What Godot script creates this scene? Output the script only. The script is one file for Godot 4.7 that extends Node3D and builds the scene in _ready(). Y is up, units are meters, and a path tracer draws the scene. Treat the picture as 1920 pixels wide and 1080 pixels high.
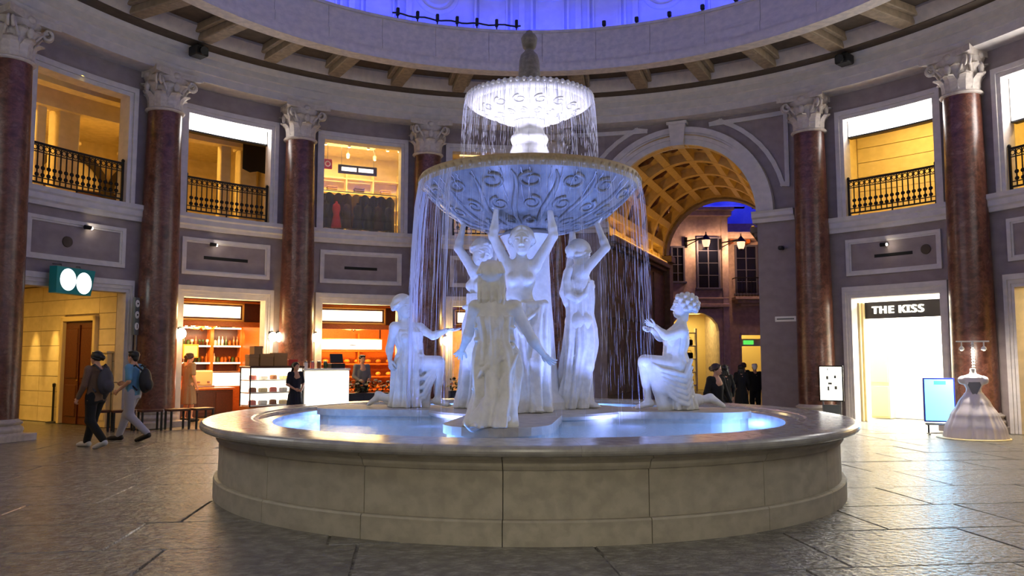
extends Node3D

# ---------------------------------------------------------------- constants
# The fountain stands at the origin; the rotunda is a circle about (CX, CZ). Angles run clockwise from the far side.
const CX := 0.307
const CZ := -1.577
const WALL := 11.2
var M := {}
var taken := {}


func _ready() -> void:
	set_camera()
	set_environment()
	set_large_lights()
	make_materials()
	build_floor()
	build_walls()
	build_ceiling()
	build_columns()
	build_arch_passage()
	build_street()
	build_rear_hall()
	build_rooms()
	build_fountain()
	build_statues()
	build_water()
	build_shop_things()
	build_plaza_things()
	build_people()


func set_camera() -> void:
	var cam := Camera3D.new()
	cam.name = "camera"
	cam.position = Vector3(-0.206, 1.6, 10.886)
	cam.rotation = Vector3(atan(130.9 / 1507.3), 0, 0)
	cam.fov = rad_to_deg(2.0 * atan(540.0 / 1507.3))
	cam.near = 0.05
	cam.far = 200.0
	cam.current = true
	add_child(cam)


func set_environment() -> void:
	var e := Environment.new()
	e.background_mode = Environment.BG_COLOR
	e.background_color = Color(0.0, 0.0, 0.0)
	e.tonemap_mode = Environment.TONE_MAPPER_LINEAR
	e.tonemap_exposure = 1.0
	e.sdfgi_enabled = true
	e.ssao_enabled = true
	e.ssil_enabled = true
	var w := WorldEnvironment.new()
	w.name = "environment"
	w.environment = e
	add_child(w)


# the general light of the place: two soft ceiling panels of the hall behind the camera, and the blue cove of the dome
func set_large_lights() -> void:
	area_light("hall_panel_light", Vector3(-0.2, 5.28, 13.4), Vector3(0, -1, 0), Vector2(3.0, 1.2), Color(1.0, 0.97, 0.88), 18.0)
	area_light("hall_panel_light", Vector3(-0.2, 5.28, 16.4), Vector3(0, -1, 0), Vector2(3.0, 1.2), Color(1.0, 0.97, 0.88), 18.0)
	# lit upper openings round the rear of the rotunda, like those in view
	for phi in [102.0, 121.0, 140.0, 220.0, 239.0, 258.0]:
		area_light("rear_window_light", at(phi, 11.05, 6.45), at(phi, 0, 0) - at(phi, 1, 0), Vector2(2.2, 2.3), Color(1.0, 1.0, 0.98), 5.0)
	for k in 14:
		var phi := k * 360.0 / 14.0
		var p := at(phi, 8.42, 10.36)
		var out := (at(phi, 9.4, 11.6) - p).normalized()
		area_light("cove_light", p, out, Vector2(3.4, 0.16), Color(0.20, 0.26, 1.0), 4.2)


# ---------------------------------------------------------------- lights
func area_light(called: String, p: Vector3, dir: Vector3, size: Vector2, color: Color, energy: float, parent: Node3D = null) -> void:
	var l := AreaLight3D.new()
	l.name = called
	l.area_size = size
	l.area_normalize_energy = true
	l.light_color = color
	l.light_energy = energy
	l.area_range = 60.0
	l.shadow_enabled = true
	l.position = p
	var up := Vector3.UP if absf(dir.y) < 0.95 else Vector3(0, 0, 1)
	l.basis = Basis.looking_at(dir, up)
	(parent if parent else self).add_child(l, true)


func omni(called: String, p: Vector3, color: Color, energy: float, size := 0.05, parent: Node3D = null) -> void:
	var l := OmniLight3D.new()
	l.name = called
	l.light_color = color
	l.light_energy = energy
	l.light_size = size
	l.omni_range = 60.0
	l.omni_attenuation = 2.0
	l.shadow_enabled = true
	l.position = p
	(parent if parent else self).add_child(l, true)


func spot(called: String, p: Vector3, dir: Vector3, angle: float, color: Color, energy: float, size := 0.05, parent: Node3D = null) -> void:
	var l := SpotLight3D.new()
	l.name = called
	l.light_color = color
	l.light_energy = energy
	l.light_size = size
	l.spot_range = 60.0
	l.spot_attenuation = 2.0
	l.spot_angle = angle
	l.spot_angle_attenuation = 0.8
	l.shadow_enabled = true
	l.position = p
	var up := Vector3.UP if absf(dir.normalized().y) < 0.95 else Vector3(0, 0, 1)
	l.basis = Basis.looking_at(dir, up)
	(parent if parent else self).add_child(l, true)


# ---------------------------------------------------------------- places
func at(phi: float, r: float, h: float) -> Vector3:
	var a := deg_to_rad(phi)
	return Vector3(CX + r * sin(a), h, CZ - r * cos(a))


# a frame on the rotunda: x runs along the wall to greater angles, z towards the middle
func frame(phi: float, r: float, h := 0.0) -> Transform3D:
	return Transform3D(Basis(Vector3.UP, -deg_to_rad(phi)), at(phi, r, h))


# ---------------------------------------------------------------- naming and tagging
func numbered(called: String) -> String:
	if not taken.has(called):
		taken[called] = 0
		return called
	taken[called] += 1
	return "%s_%03d" % [called, taken[called]]


func tag(o: Node3D, label: String, category: String, group := "", kind := "") -> Node3D:
	if label: o.set_meta("label", label)
	if category: o.set_meta("category", category)
	if group: o.set_meta("group", group)
	if kind: o.set_meta("kind", kind)
	return o


func thing(called: String, label: String, category: String, xf := Transform3D(), group := "") -> Node3D:
	var o := Node3D.new()
	o.name = numbered(called)
	add_child(o)
	o.transform = xf
	tag(o, label, category, group)
	return o


func put(mb: MB, called: String, mat: Material, parent: Node3D = null, xf := Transform3D()) -> MeshInstance3D:
	return put_mesh(mb.mesh(), called, mat, parent, xf)


func put_mesh(mesh: Mesh, called: String, mat: Material, parent: Node3D = null, xf := Transform3D()) -> MeshInstance3D:
	var o := MeshInstance3D.new()
	o.mesh = mesh
	o.material_override = mat
	o.transform = xf
	o.cast_shadow = GeometryInstance3D.SHADOW_CASTING_SETTING_DOUBLE_SIDED
	if parent:
		o.name = called
		parent.add_child(o, true)
	else:
		o.name = numbered(called)
		add_child(o)
	return o


func struct(mb: MB, called: String, mat: Material, label := "") -> MeshInstance3D:
	var o := put(mb, called, mat)
	o.set_meta("kind", "structure")
	if label: o.set_meta("label", label)
	return o


func struct_node(called: String, label := "") -> Node3D:
	var o := Node3D.new()
	o.name = numbered(called)
	add_child(o)
	o.set_meta("kind", "structure")
	if label: o.set_meta("label", label)
	return o


func copy_of(o: Node3D, xf: Transform3D, label := "") -> Node3D:
	var c: Node3D = o.duplicate()
	var base := String(o.name)
	if base.length() > 4 and base[base.length() - 4] == "_" and base.right(3).is_valid_int():
		base = base.left(base.length() - 4)
	c.name = numbered(base)
	add_child(c)
	c.transform = xf
	if label: c.set_meta("label", label)
	return c


# ---------------------------------------------------------------- mesh builder
class MB:
	var v := PackedVector3Array()
	var n := PackedVector3Array()
	var xf := Transform3D()
	var moved := false

	func at(t: Transform3D) -> MB:
		xf = t
		moved = true
		return self

	func tri(a: Vector3, b: Vector3, c: Vector3, na: Vector3, nb: Vector3, nc: Vector3) -> void:
		if moved:
			a = xf * a
			b = xf * b
			c = xf * c
			na = (xf.basis * na).normalized()
			nb = (xf.basis * nb).normalized()
			nc = (xf.basis * nc).normalized()
		if (b - a).cross(c - a).dot(na + nb + nc) > 0.0:
			v.append(a); v.append(c); v.append(b)
			n.append(na); n.append(nc); n.append(nb)
		else:
			v.append(a); v.append(b); v.append(c)
			n.append(na); n.append(nb); n.append(nc)

	func quad(a: Vector3, b: Vector3, c: Vector3, d: Vector3, nn: Vector3) -> void:
		tri(a, b, c, nn, nn, nn)
		tri(a, c, d, nn, nn, nn)

	func quad4(a: Vector3, b: Vector3, c: Vector3, d: Vector3, na: Vector3, nb: Vector3, nc: Vector3, nd: Vector3) -> void:
		tri(a, b, c, na, nb, nc)
		tri(a, c, d, na, nc, nd)

	# a box by its centre and size; bev cuts its edges
	func box(c: Vector3, s: Vector3, bev := 0.0) -> MB:
		var h := s * 0.5
		var b := minf(bev, minf(h.x, minf(h.y, h.z)) * 0.9)
		for ax in 3:
			var u := (ax + 1) % 3
			var w := (ax + 2) % 3
			for sg in [-1.0, 1.0]:
				var nn := Vector3.ZERO
				nn[ax] = sg
				var q: Array[Vector3] = []
				for k in [[-1.0, -1.0], [1.0, -1.0], [1.0, 1.0], [-1.0, 1.0]]:
					var p := Vector3.ZERO
					p[ax] = sg * h[ax]
					p[u] = k[0] * (h[u] - b)
					p[w] = k[1] * (h[w] - b)
					q.append(c + p)
				quad(q[0], q[1], q[2], q[3], nn)
		if b > 0.0:
			for ax in 3:
				var u := (ax + 1) % 3
				var w := (ax + 2) % 3
				for su in [-1.0, 1.0]:
					for sw in [-1.0, 1.0]:
						var nn := Vector3.ZERO
						nn[u] = su
						nn[w] = sw
						var p0 := Vector3.ZERO
						var p1 := Vector3.ZERO
						p0[u] = su * h[u]; p0[w] = sw * (h[w] - b)
						p1[u] = su * (h[u] - b); p1[w] = sw * h[w]
						var e := Vector3.ZERO
						e[ax] = h[ax] - b
						quad(c + p0 - e, c + p0 + e, c + p1 + e, c + p1 - e, nn.normalized())
			for sx in [-1.0, 1.0]:
				for sy in [-1.0, 1.0]:
					for sz in [-1.0, 1.0]:
						var s3 := Vector3(sx, sy, sz)
						var i := h - Vector3(b, b, b)
						var nn := s3.normalized()
						tri(c + s3 * Vector3(h.x, i.y, i.z), c + s3 * Vector3(i.x, h.y, i.z), c + s3 * Vector3(i.x, i.y, h.z), nn, nn, nn)
		return self

	# min and max corners
	func span(a: Vector3, b: Vector3, bev := 0.0) -> MB:
		return box((a + b) * 0.5, (b - a).abs(), bev)

	# a closed profile of (radius, height) swept round a vertical axis at o, from phi0 to phi1 degrees
	func sweep(o: Vector3, prof: Array, phi0: float, phi1: float, steps: int, caps := true, smooth := false) -> MB:
		var np := prof.size()
		var area := 0.0
		for i in np:
			var p: Vector2 = prof[i]
			var q: Vector2 = prof[(i + 1) % np]
			area += p.x * q.y - q.x * p.y
		var sg := 1.0 if area > 0.0 else -1.0
		var fn: Array[Vector2] = []
		for i in np:
			var d: Vector2 = prof[(i + 1) % np] - prof[i]
			fn.append(Vector2(d.y, -d.x).normalized() * sg)
		for k in steps:
			var a0 := deg_to_rad(lerpf(phi0, phi1, float(k) / steps))
			var a1 := deg_to_rad(lerpf(phi0, phi1, float(k + 1) / steps))
			var d0 := Vector3(sin(a0), 0, -cos(a0))
			var d1 := Vector3(sin(a1), 0, -cos(a1))
			for i in np:
				var p: Vector2 = prof[i]
				var q: Vector2 = prof[(i + 1) % np]
				var n0 := fn[i]
				var n1 := fn[i]
				if smooth:
					n0 = (fn[i] + fn[(i + np - 1) % np]).normalized()
					n1 = (fn[i] + fn[(i + 1) % np]).normalized()
				quad4(o + d0 * p.x + Vector3.UP * p.y, o + d1 * p.x + Vector3.UP * p.y, o + d1 * q.x + Vector3.UP * q.y, o + d0 * q.x + Vector3.UP * q.y,
					d0 * n0.x + Vector3.UP * n0.y, d1 * n0.x + Vector3.UP * n0.y, d1 * n1.x + Vector3.UP * n1.y, d0 * n1.x + Vector3.UP * n1.y)
		if caps:
			var pts := PackedVector2Array(prof)
			var ix := Geometry2D.triangulate_polygon(pts)
			for e in [[phi0, -1.0], [phi1, 1.0]]:
				var a := deg_to_rad(e[0])
				var d := Vector3(sin(a), 0, -cos(a))
				var nn := Vector3(cos(a), 0, sin(a)) * float(e[1])
				for t in range(0, ix.size(), 3):
					var f: Array[Vector3] = []
					for m in 3:
						var p := pts[ix[t + m]]
						f.append(o + d * p.x + Vector3.UP * p.y)
					tri(f[0], f[1], f[2], nn, nn, nn)
		return self

	# a curved box on the rotunda
	func arc(phi0: float, phi1: float, h0: float, h1: float, r0: float, r1: float, step := 2.5) -> MB:
		return sweep(Vector3(0.307, 0, -1.577), [Vector2(r0, h0), Vector2(r1, h0), Vector2(r1, h1), Vector2(r0, h1)], phi0, phi1, maxi(1, int(ceil(absf(phi1 - phi0) / step))))

	# an open profile of (radius, height) turned about the y axis at o
	func lathe(o: Vector3, prof: Array, sides := 24, crease := 0.7) -> MB:
		var np := prof.size()
		var fn: Array[Vector2] = []
		for i in np - 1:
			var d: Vector2 = prof[i + 1] - prof[i]
			fn.append(Vector2(d.y, -d.x).normalized())
		for i in np - 1:
			var p: Vector2 = prof[i]
			var q: Vector2 = prof[i + 1]
			var n0 := fn[i]
			var n1 := fn[i]
			if i > 0 and fn[i].dot(fn[i - 1]) > crease: n0 = (fn[i] + fn[i - 1]).normalized()
			if i < np - 2 and fn[i].dot(fn[i + 1]) > crease: n1 = (fn[i] + fn[i + 1]).normalized()
			for k in sides:
				var a0 := TAU * k / sides
				var a1 := TAU * (k + 1) / sides
				var d0 := Vector3(cos(a0), 0, sin(a0))
				var d1 := Vector3(cos(a1), 0, sin(a1))
				var na := d0 * n0.x + Vector3.UP * n0.y
				var nb := d1 * n0.x + Vector3.UP * n0.y
				var nc := d1 * n1.x + Vector3.UP * n1.y
				var nd := d0 * n1.x + Vector3.UP * n1.y
				if p.x > 0.0001: tri(o + d0 * p.x + Vector3.UP * p.y, o + d1 * p.x + Vector3.UP * p.y, o + d1 * q.x + Vector3.UP * q.y, na, nb, nc)
				if q.x > 0.0001: tri(o + d0 * p.x + Vector3.UP * p.y, o + d1 * q.x + Vector3.UP * q.y, o + d0 * q.x + Vector3.UP * q.y, na, nc, nd)
		return self

	# a round tube along a path; rad may be one number or one for each point
	func tube(path: Array, rad, sides := 6, closed := false) -> MB:
		var np := path.size()
		var rings := []
		var norms := []
		var side := Vector3.ZERO
		for i in np:
			var a: Vector3 = path[(i - 1 + np) % np] if (closed or i > 0) else path[i]
			var b: Vector3 = path[(i + 1) % np] if (closed or i < np - 1) else path[i]
			var t := (b - a).normalized()
			if side == Vector3.ZERO:
				side = t.cross(Vector3.UP if absf(t.y) < 0.9 else Vector3.RIGHT).normalized()
			side = (side - t * side.dot(t)).normalized()
			var up := side.cross(t)
			var r: float = rad[i] if rad is Array else rad
			var ring := PackedVector3Array()
			var norm := PackedVector3Array()
			for k in sides:
				var d := side * cos(TAU * k / sides) + up * sin(TAU * k / sides)
				ring.append(path[i] + d * r)
				norm.append(d)
			rings.append(ring)
			norms.append(norm)
		var segs := np if closed else np - 1
		for i in segs:
			var j := (i + 1) % np
			for k in sides:
				var m := (k + 1) % sides
				quad4(rings[i][k], rings[i][m], rings[j][m], rings[j][k], norms[i][k], norms[i][m], norms[j][m], norms[j][k])
		if not closed:
			for e in [0, np - 1]:
				var nn: Vector3 = (path[0] - path[1]).normalized() if e == 0 else (path[np - 1] - path[np - 2]).normalized()
				for k in range(1, sides - 1):
					tri(rings[e][0], rings[e][k], rings[e][k + 1], nn, nn, nn)
		return self

	func ball(c: Vector3, r: Vector3, sides := 8, rows := 6) -> MB:
		for i in rows:
			var t0 := PI * i / rows - PI / 2
			var t1 := PI * (i + 1) / rows - PI / 2
			for k in sides:
				var a0 := TAU * k / sides
				var a1 := TAU * (k + 1) / sides
				var p := [Vector3(cos(t0) * cos(a0), sin(t0), cos(t0) * sin(a0)), Vector3(cos(t0) * cos(a1), sin(t0), cos(t0) * sin(a1)),
					Vector3(cos(t1) * cos(a1), sin(t1), cos(t1) * sin(a1)), Vector3(cos(t1) * cos(a0), sin(t1), cos(t1) * sin(a0))]
				var w := []
				for q in p: w.append((q / r).normalized())
				if i > 0: tri(c + p[0] * r, c + p[1] * r, c + p[2] * r, w[0], w[1], w[2])
				if i < rows - 1: tri(c + p[0] * r, c + p[2] * r, c + p[3] * r, w[0], w[2], w[3])
		return self

	# a flat polygon (x, y) given thickness along z: from z0 to z1
	func prism(pts: PackedVector2Array, z0: float, z1: float) -> MB:
		var ix := Geometry2D.triangulate_polygon(pts)
		for t in range(0, ix.size(), 3):
			for e in [[z0, -1.0], [z1, 1.0]]:
				var nn := Vector3(0, 0, (1.0 if z1 > z0 else -1.0) * float(e[1]))
				var f: Array[Vector3] = []
				for m in 3: f.append(Vector3(pts[ix[t + m]].x, pts[ix[t + m]].y, e[0]))
				tri(f[0], f[1], f[2], nn, nn, nn)
		var area := 0.0
		for i in pts.size():
			area += pts[i].cross(pts[(i + 1) % pts.size()])
		for i in pts.size():
			var p := pts[i]
			var q := pts[(i + 1) % pts.size()]
			var d := (q - p).normalized()
			var nn := Vector3(d.y, -d.x, 0) * signf(area)
			quad(Vector3(p.x, p.y, z0), Vector3(q.x, q.y, z0), Vector3(q.x, q.y, z1), Vector3(p.x, p.y, z1), nn)
		return self

	func mesh() -> ArrayMesh:
		var m := ArrayMesh.new()
		if v.is_empty(): return m
		var arr := []
		arr.resize(Mesh.ARRAY_MAX)
		arr[Mesh.ARRAY_VERTEX] = v
		arr[Mesh.ARRAY_NORMAL] = n
		m.add_surface_from_arrays(Mesh.PRIMITIVE_TRIANGLES, arr)
		return m


# ---------------------------------------------------------------- materials
func plain(called: String, c: Color, rough := 0.7, metal := 0.0) -> StandardMaterial3D:
	var m := StandardMaterial3D.new()
	m.resource_name = called
	m.albedo_color = c
	m.roughness = rough
	m.metallic = metal
	M[called] = m
	return m


func noise_tex(freq: float, octaves: int, ramp: Array, seed_ := 1, warp := 0.0, size := 512, kind := FastNoiseLite.TYPE_SIMPLEX_SMOOTH) -> NoiseTexture2D:
	var f := FastNoiseLite.new()
	f.seed = seed_
	f.noise_type = kind
	f.frequency = freq
	f.fractal_octaves = octaves
	if warp > 0.0:
		f.domain_warp_enabled = true
		f.domain_warp_amplitude = warp
		f.domain_warp_frequency = freq * 1.5
	var t := NoiseTexture2D.new()
	t.width = size
	t.height = size
	t.seamless = true
	t.noise = f
	if ramp.size():
		var g := Gradient.new()
		var offs := PackedFloat32Array()
		var cols := PackedColorArray()
		for e in ramp:
			offs.append(e[0])
			cols.append(e[1])
		g.offsets = offs
		g.colors = cols
		t.color_ramp = g
	return t


# a stone or plaster: two tones that wander, and a fine relief; per is the width of one repeat in metres
func stone(called: String, a: Color, b: Color, rough: float, per: float, relief := 0.0, freq := 0.012, seed_ := 1, warp := 20.0) -> StandardMaterial3D:
	var m := plain(called, Color.WHITE, rough)
	m.albedo_texture = noise_tex(freq, 5, [[0.25, a], [0.75, b]], seed_, warp)
	m.uv1_triplanar = true
	m.uv1_world_triplanar = true
	m.uv1_scale = Vector3.ONE / per
	if relief > 0.0:
		m.heightmap_enabled = true
		m.heightmap_texture = noise_tex(freq * 3.0, 4, [], seed_ + 7)
		m.heightmap_scale = relief
	return m


func glow(called: String, c: Color, energy: float) -> StandardMaterial3D:
	var m := plain(called, c, 0.6)
	m.emission_enabled = true
	m.emission = c
	m.emission_energy_multiplier = energy
	return m


func make_materials() -> void:
	stone("wall_plaster", Color(0.52, 0.47, 0.47), Color(0.57, 0.52, 0.51), 0.8, 2.0, 0.0)
	stone("trim_stone", Color(0.74, 0.72, 0.71), Color(0.80, 0.77, 0.75), 0.65, 1.5, 0.0)
	stone("capital_stone", Color(0.70, 0.66, 0.63), Color(0.78, 0.74, 0.70), 0.7, 0.8, 0.0)
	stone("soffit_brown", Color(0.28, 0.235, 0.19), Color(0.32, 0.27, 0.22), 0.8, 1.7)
	stone("drum_stone", Color(0.68, 0.65, 0.63), Color(0.76, 0.72, 0.68), 0.7, 1.3, 0.0)
	stone("bracket_tan", Color(0.48, 0.42, 0.34), Color(0.56, 0.49, 0.40), 0.8, 1.3)
	stone("dome_plaster", Color(0.80, 0.80, 0.84), Color(0.84, 0.84, 0.87), 0.8, 2.5)
	stone("statue_marble", Color(0.83, 0.83, 0.82), Color(0.90, 0.90, 0.89), 0.5, 0.7, 0.12, 0.01, 5)
	stone("bowl_stone", Color(0.47, 0.47, 0.48), Color(0.57, 0.57, 0.57), 0.35, 0.6, 0.0, 0.012, 15)
	stone("rim_tan", Color(0.62, 0.53, 0.36), Color(0.70, 0.60, 0.42), 0.5, 0.4)
	stone("finial_stone", Color(0.40, 0.38, 0.34), Color(0.50, 0.47, 0.42), 0.6, 0.4)
	stone("basin_stone", Color(0.64, 0.61, 0.55), Color(0.72, 0.69, 0.62), 0.55, 1.1, 0.0, 0.01, 9, 40.0)
	stone("coping_marble", Color(0.57, 0.56, 0.55), Color(0.66, 0.65, 0.63), 0.2, 0.9, 0.0, 0.01, 12)
	stone("cream_stone", Color(0.86, 0.80, 0.64), Color(0.91, 0.85, 0.70), 0.75, 1.6, 0.0)
	stone("passage_stone", Color(0.44, 0.38, 0.33), Color(0.52, 0.45, 0.39), 0.8, 1.4, 0.0)
	stone("vault_plaster", Color(0.74, 0.63, 0.40), Color(0.80, 0.69, 0.46), 0.7, 1.2)
	stone("facade_plaster", Color(0.74, 0.68, 0.64), Color(0.82, 0.76, 0.71), 0.85, 1.8, 0.0)
	stone("orange_wood", Color(0.62, 0.33, 0.10), Color(0.72, 0.40, 0.13), 0.45, 0.6, 0.0, 0.02, 21, 60.0)
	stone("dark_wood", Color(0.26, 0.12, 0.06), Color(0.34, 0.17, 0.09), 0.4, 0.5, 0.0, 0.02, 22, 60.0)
	stone("door_wood", Color(0.33, 0.15, 0.06), Color(0.44, 0.22, 0.10), 0.4, 0.4, 0.0, 0.02, 23, 60.0)
	stone("pool_floor", Color(0.42, 0.68, 0.86), Color(0.55, 0.78, 0.92), 0.5, 0.5, 0.0, 0.02, 31)
	stone("tweed", Color(0.30, 0.23, 0.18), Color(0.52, 0.40, 0.32), 0.9, 0.12, 0.0, 0.03, 33)
	var mar := plain("column_marble", Color.WHITE, 0.3)
	mar.albedo_texture = noise_tex(0.008, 6, [[0.2, Color(0.27, 0.15, 0.12)], [0.42, Color(0.40, 0.24, 0.19)], [0.55, Color(0.46, 0.30, 0.24)], [0.66, Color(0.33, 0.20, 0.17)], [0.85, Color(0.52, 0.39, 0.33)]], 41, 45.0, 1024)
	mar.uv1_triplanar = true
	mar.uv1_world_triplanar = true
	mar.uv1_scale = Vector3.ONE / 2.2
	# stamped slate: tones of brown and grey, strong relief, a sealed gloss
	for k in 3:
		var f := plain("slate_%d" % k, Color.WHITE, 0.17)
		f.metallic_specular = 0.68
		var t := 0.02 * k
		f.albedo_texture = noise_tex(0.012, 5, [[0.2, Color(0.37 + t, 0.36 + t, 0.335 + t)], [0.5, Color(0.45 + t, 0.44 + t, 0.41 + t)], [0.8, Color(0.53 + t, 0.52 + t, 0.48 + t)]], 51 + k, 30.0)
		f.heightmap_enabled = true
		f.heightmap_texture = noise_tex(0.014, 5, [], 61, 35.0, 1024)
		f.heightmap_scale = 3.6
		f.uv1_triplanar = true
		f.uv1_world_triplanar = true
		f.uv1_scale = Vector3.ONE / 1.25
		f.uv1_offset = Vector3(0.37, 0, 0.21) * k
	plain("joint_dark", Color(0.20, 0.17, 0.14), 0.9)
	plain("iron_black", Color(0.06, 0.055, 0.05), 0.5, 0.5)
	plain("vent_black", Color(0.03, 0.03, 0.03), 0.8)
	plain("brass", Color(0.62, 0.47, 0.22), 0.35, 0.9)
	plain("steel", Color(0.55, 0.55, 0.56), 0.35, 0.9)
	plain("white_paint", Color(0.90, 0.89, 0.86), 0.5)
	plain("black_plastic", Color(0.04, 0.04, 0.045), 0.5)
	plain("cream_paint", Color(0.90, 0.82, 0.60), 0.6)
	plain("gold_paint", Color(0.78, 0.58, 0.26), 0.4, 0.3)
	plain("shop_white", Color(0.93, 0.93, 0.92), 0.5)
	var g := plain("clear_glass", Color(1, 1, 1, 0.04), 0.03)
	g.transparency = BaseMaterial3D.TRANSPARENCY_ALPHA
	var dg := plain("dark_glass", Color(0.08, 0.10, 0.16), 0.08)
	dg.metallic_specular = 0.6
	var wat := plain("water", Color(0.75, 0.88, 1.0, 0.05), 0.04)
	wat.metallic_specular = 0.36
	wat.transparency = BaseMaterial3D.TRANSPARENCY_ALPHA
	wat.heightmap_enabled = true
	wat.heightmap_texture = noise_tex(0.03, 3, [], 71, 15.0)
	wat.heightmap_scale = 1.2
	wat.uv1_triplanar = true
	wat.uv1_world_triplanar = true
	wat.uv1_scale = Vector3.ONE / 1.4
	var st := plain("water_stream", Color(0.90, 0.92, 1.0), 0.25)
	st.backlight_enabled = true
	st.backlight = Color(0.8, 0.8, 0.8)


# ---------------------------------------------------------------- floor
func build_floor() -> void:
	var f := struct_node("floor", "stamped slate floor with glossy brown and grey flagstones")
	var mb := MB.new()
	mb.box(Vector3(0, -0.16, -8), Vector3(70, 0.3, 70))
	put(mb, "floor_bed", M.slate_0, f)
	# flagstones in staggered rows, turned a little, each with worn edges; joints show the bed
	var rng := RandomNumberGenerator.new()
	rng.seed = 11
	var turn := Basis(Vector3.UP, 0.12)
	var rows := []
	var count := 0
	var z := 9.6
	while z > -11.5 and count < 290:
		var d := rng.randf_range(1.0, 1.35)
		var x := -15.0 + rng.randf_range(0.0, 1.2)
		while x < 15.0:
			var w := rng.randf_range(1.3, 2.0)
			var c := turn * Vector3(x + w * 0.5, 0, z - d * 0.5)
			var cam_x := c.x + 0.206
			var cam_z := 10.886 - c.z
			var from_c := Vector2(c.x - CX, c.z - CZ).length()
			var in_view := cam_z > 2.5 and absf(cam_x) < cam_z * 0.66 + 1.3
			if in_view and Vector2(c.x, c.z).length() > 3.2 and (from_c < 10.3 or c.z > 3.0) and count < 290 and not (Vector2(c.x, c.z).length() < 9.0 and c.z < -3.6 and absf(c.x) < 5.0):
				rows.append([c, w, d])
				count += 1
			x += w
		z -= d
	for e in rows:
		var s := MB.new()
		slab_shape(s, e[1] - 0.008, e[2] - 0.008, rng)
		put(s, "flagstone", M["slate_%d" % rng.randi_range(0, 2)], f, Transform3D(turn, e[0] + Vector3(0, rng.randf_range(-0.003, 0.0), 0)))


# a flagstone: eight-sided outline with slightly wandering edges and a chamfer
func slab_shape(mb: MB, w: float, d: float, rng: RandomNumberGenerator) -> void:
	var pts := PackedVector2Array()
	var hw := w * 0.5
	var hd := d * 0.5
	for p in [Vector2(-hw, -hd), Vector2(0, -hd), Vector2(hw, -hd), Vector2(hw, 0), Vector2(hw, hd), Vector2(0, hd), Vector2(-hw, hd), Vector2(-hw, 0)]:
		pts.append(p - Vector2(signf(p.x), signf(p.y)) * rng.randf_range(0.0, 0.014))
	var c := Vector3(0, 0.008, 0)
	for i in 8:
		var p := pts[i]
		var q := pts[(i + 1) % 8]
		var pi := p * 0.994
		var qi := q * 0.994
		mb.tri(c, Vector3(pi.x, 0.008, pi.y), Vector3(qi.x, 0.008, qi.y), Vector3.UP, Vector3.UP, Vector3.UP)
		var o := (p + q).normalized()
		var nn := Vector3(o.x, 0.9, o.y).normalized()
		mb.quad(Vector3(pi.x, 0.008, pi.y), Vector3(qi.x, 0.008, qi.y), Vector3(q.x, -0.008, q.y), Vector3(p.x, -0.008, p.y), nn)


# ---------------------------------------------------------------- walls
const COLS := [-93.0, -73.5, -54.0, -34.9, -15.7, 3.6, 41.6, 61.5, 81.0]
const BAYS := [[-93.0, -73.5], [-73.5, -54.0], [-54.0, -34.9], [-34.9, -15.7], [-15.7, 3.6], [41.6, 61.5], [61.5, 81.0]]


func frame_arc(mb: MB, c: float, half_out: float, half_in: float, h0: float, h_in: float, h_out: float, r0: float, r1: float, sill := false) -> void:
	mb.arc(c - half_out, c - half_in, h0, h_out, r0, r1)
	mb.arc(c + half_in, c + half_out, h0, h_out, r0, r1)
	mb.arc(c - half_in, c + half_in, h_in, h_out, r0, r1)
	if sill: mb.arc(c - half_in, c + half_in, h0, h0 + (h_out - h_in), r0, r1)


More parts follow.
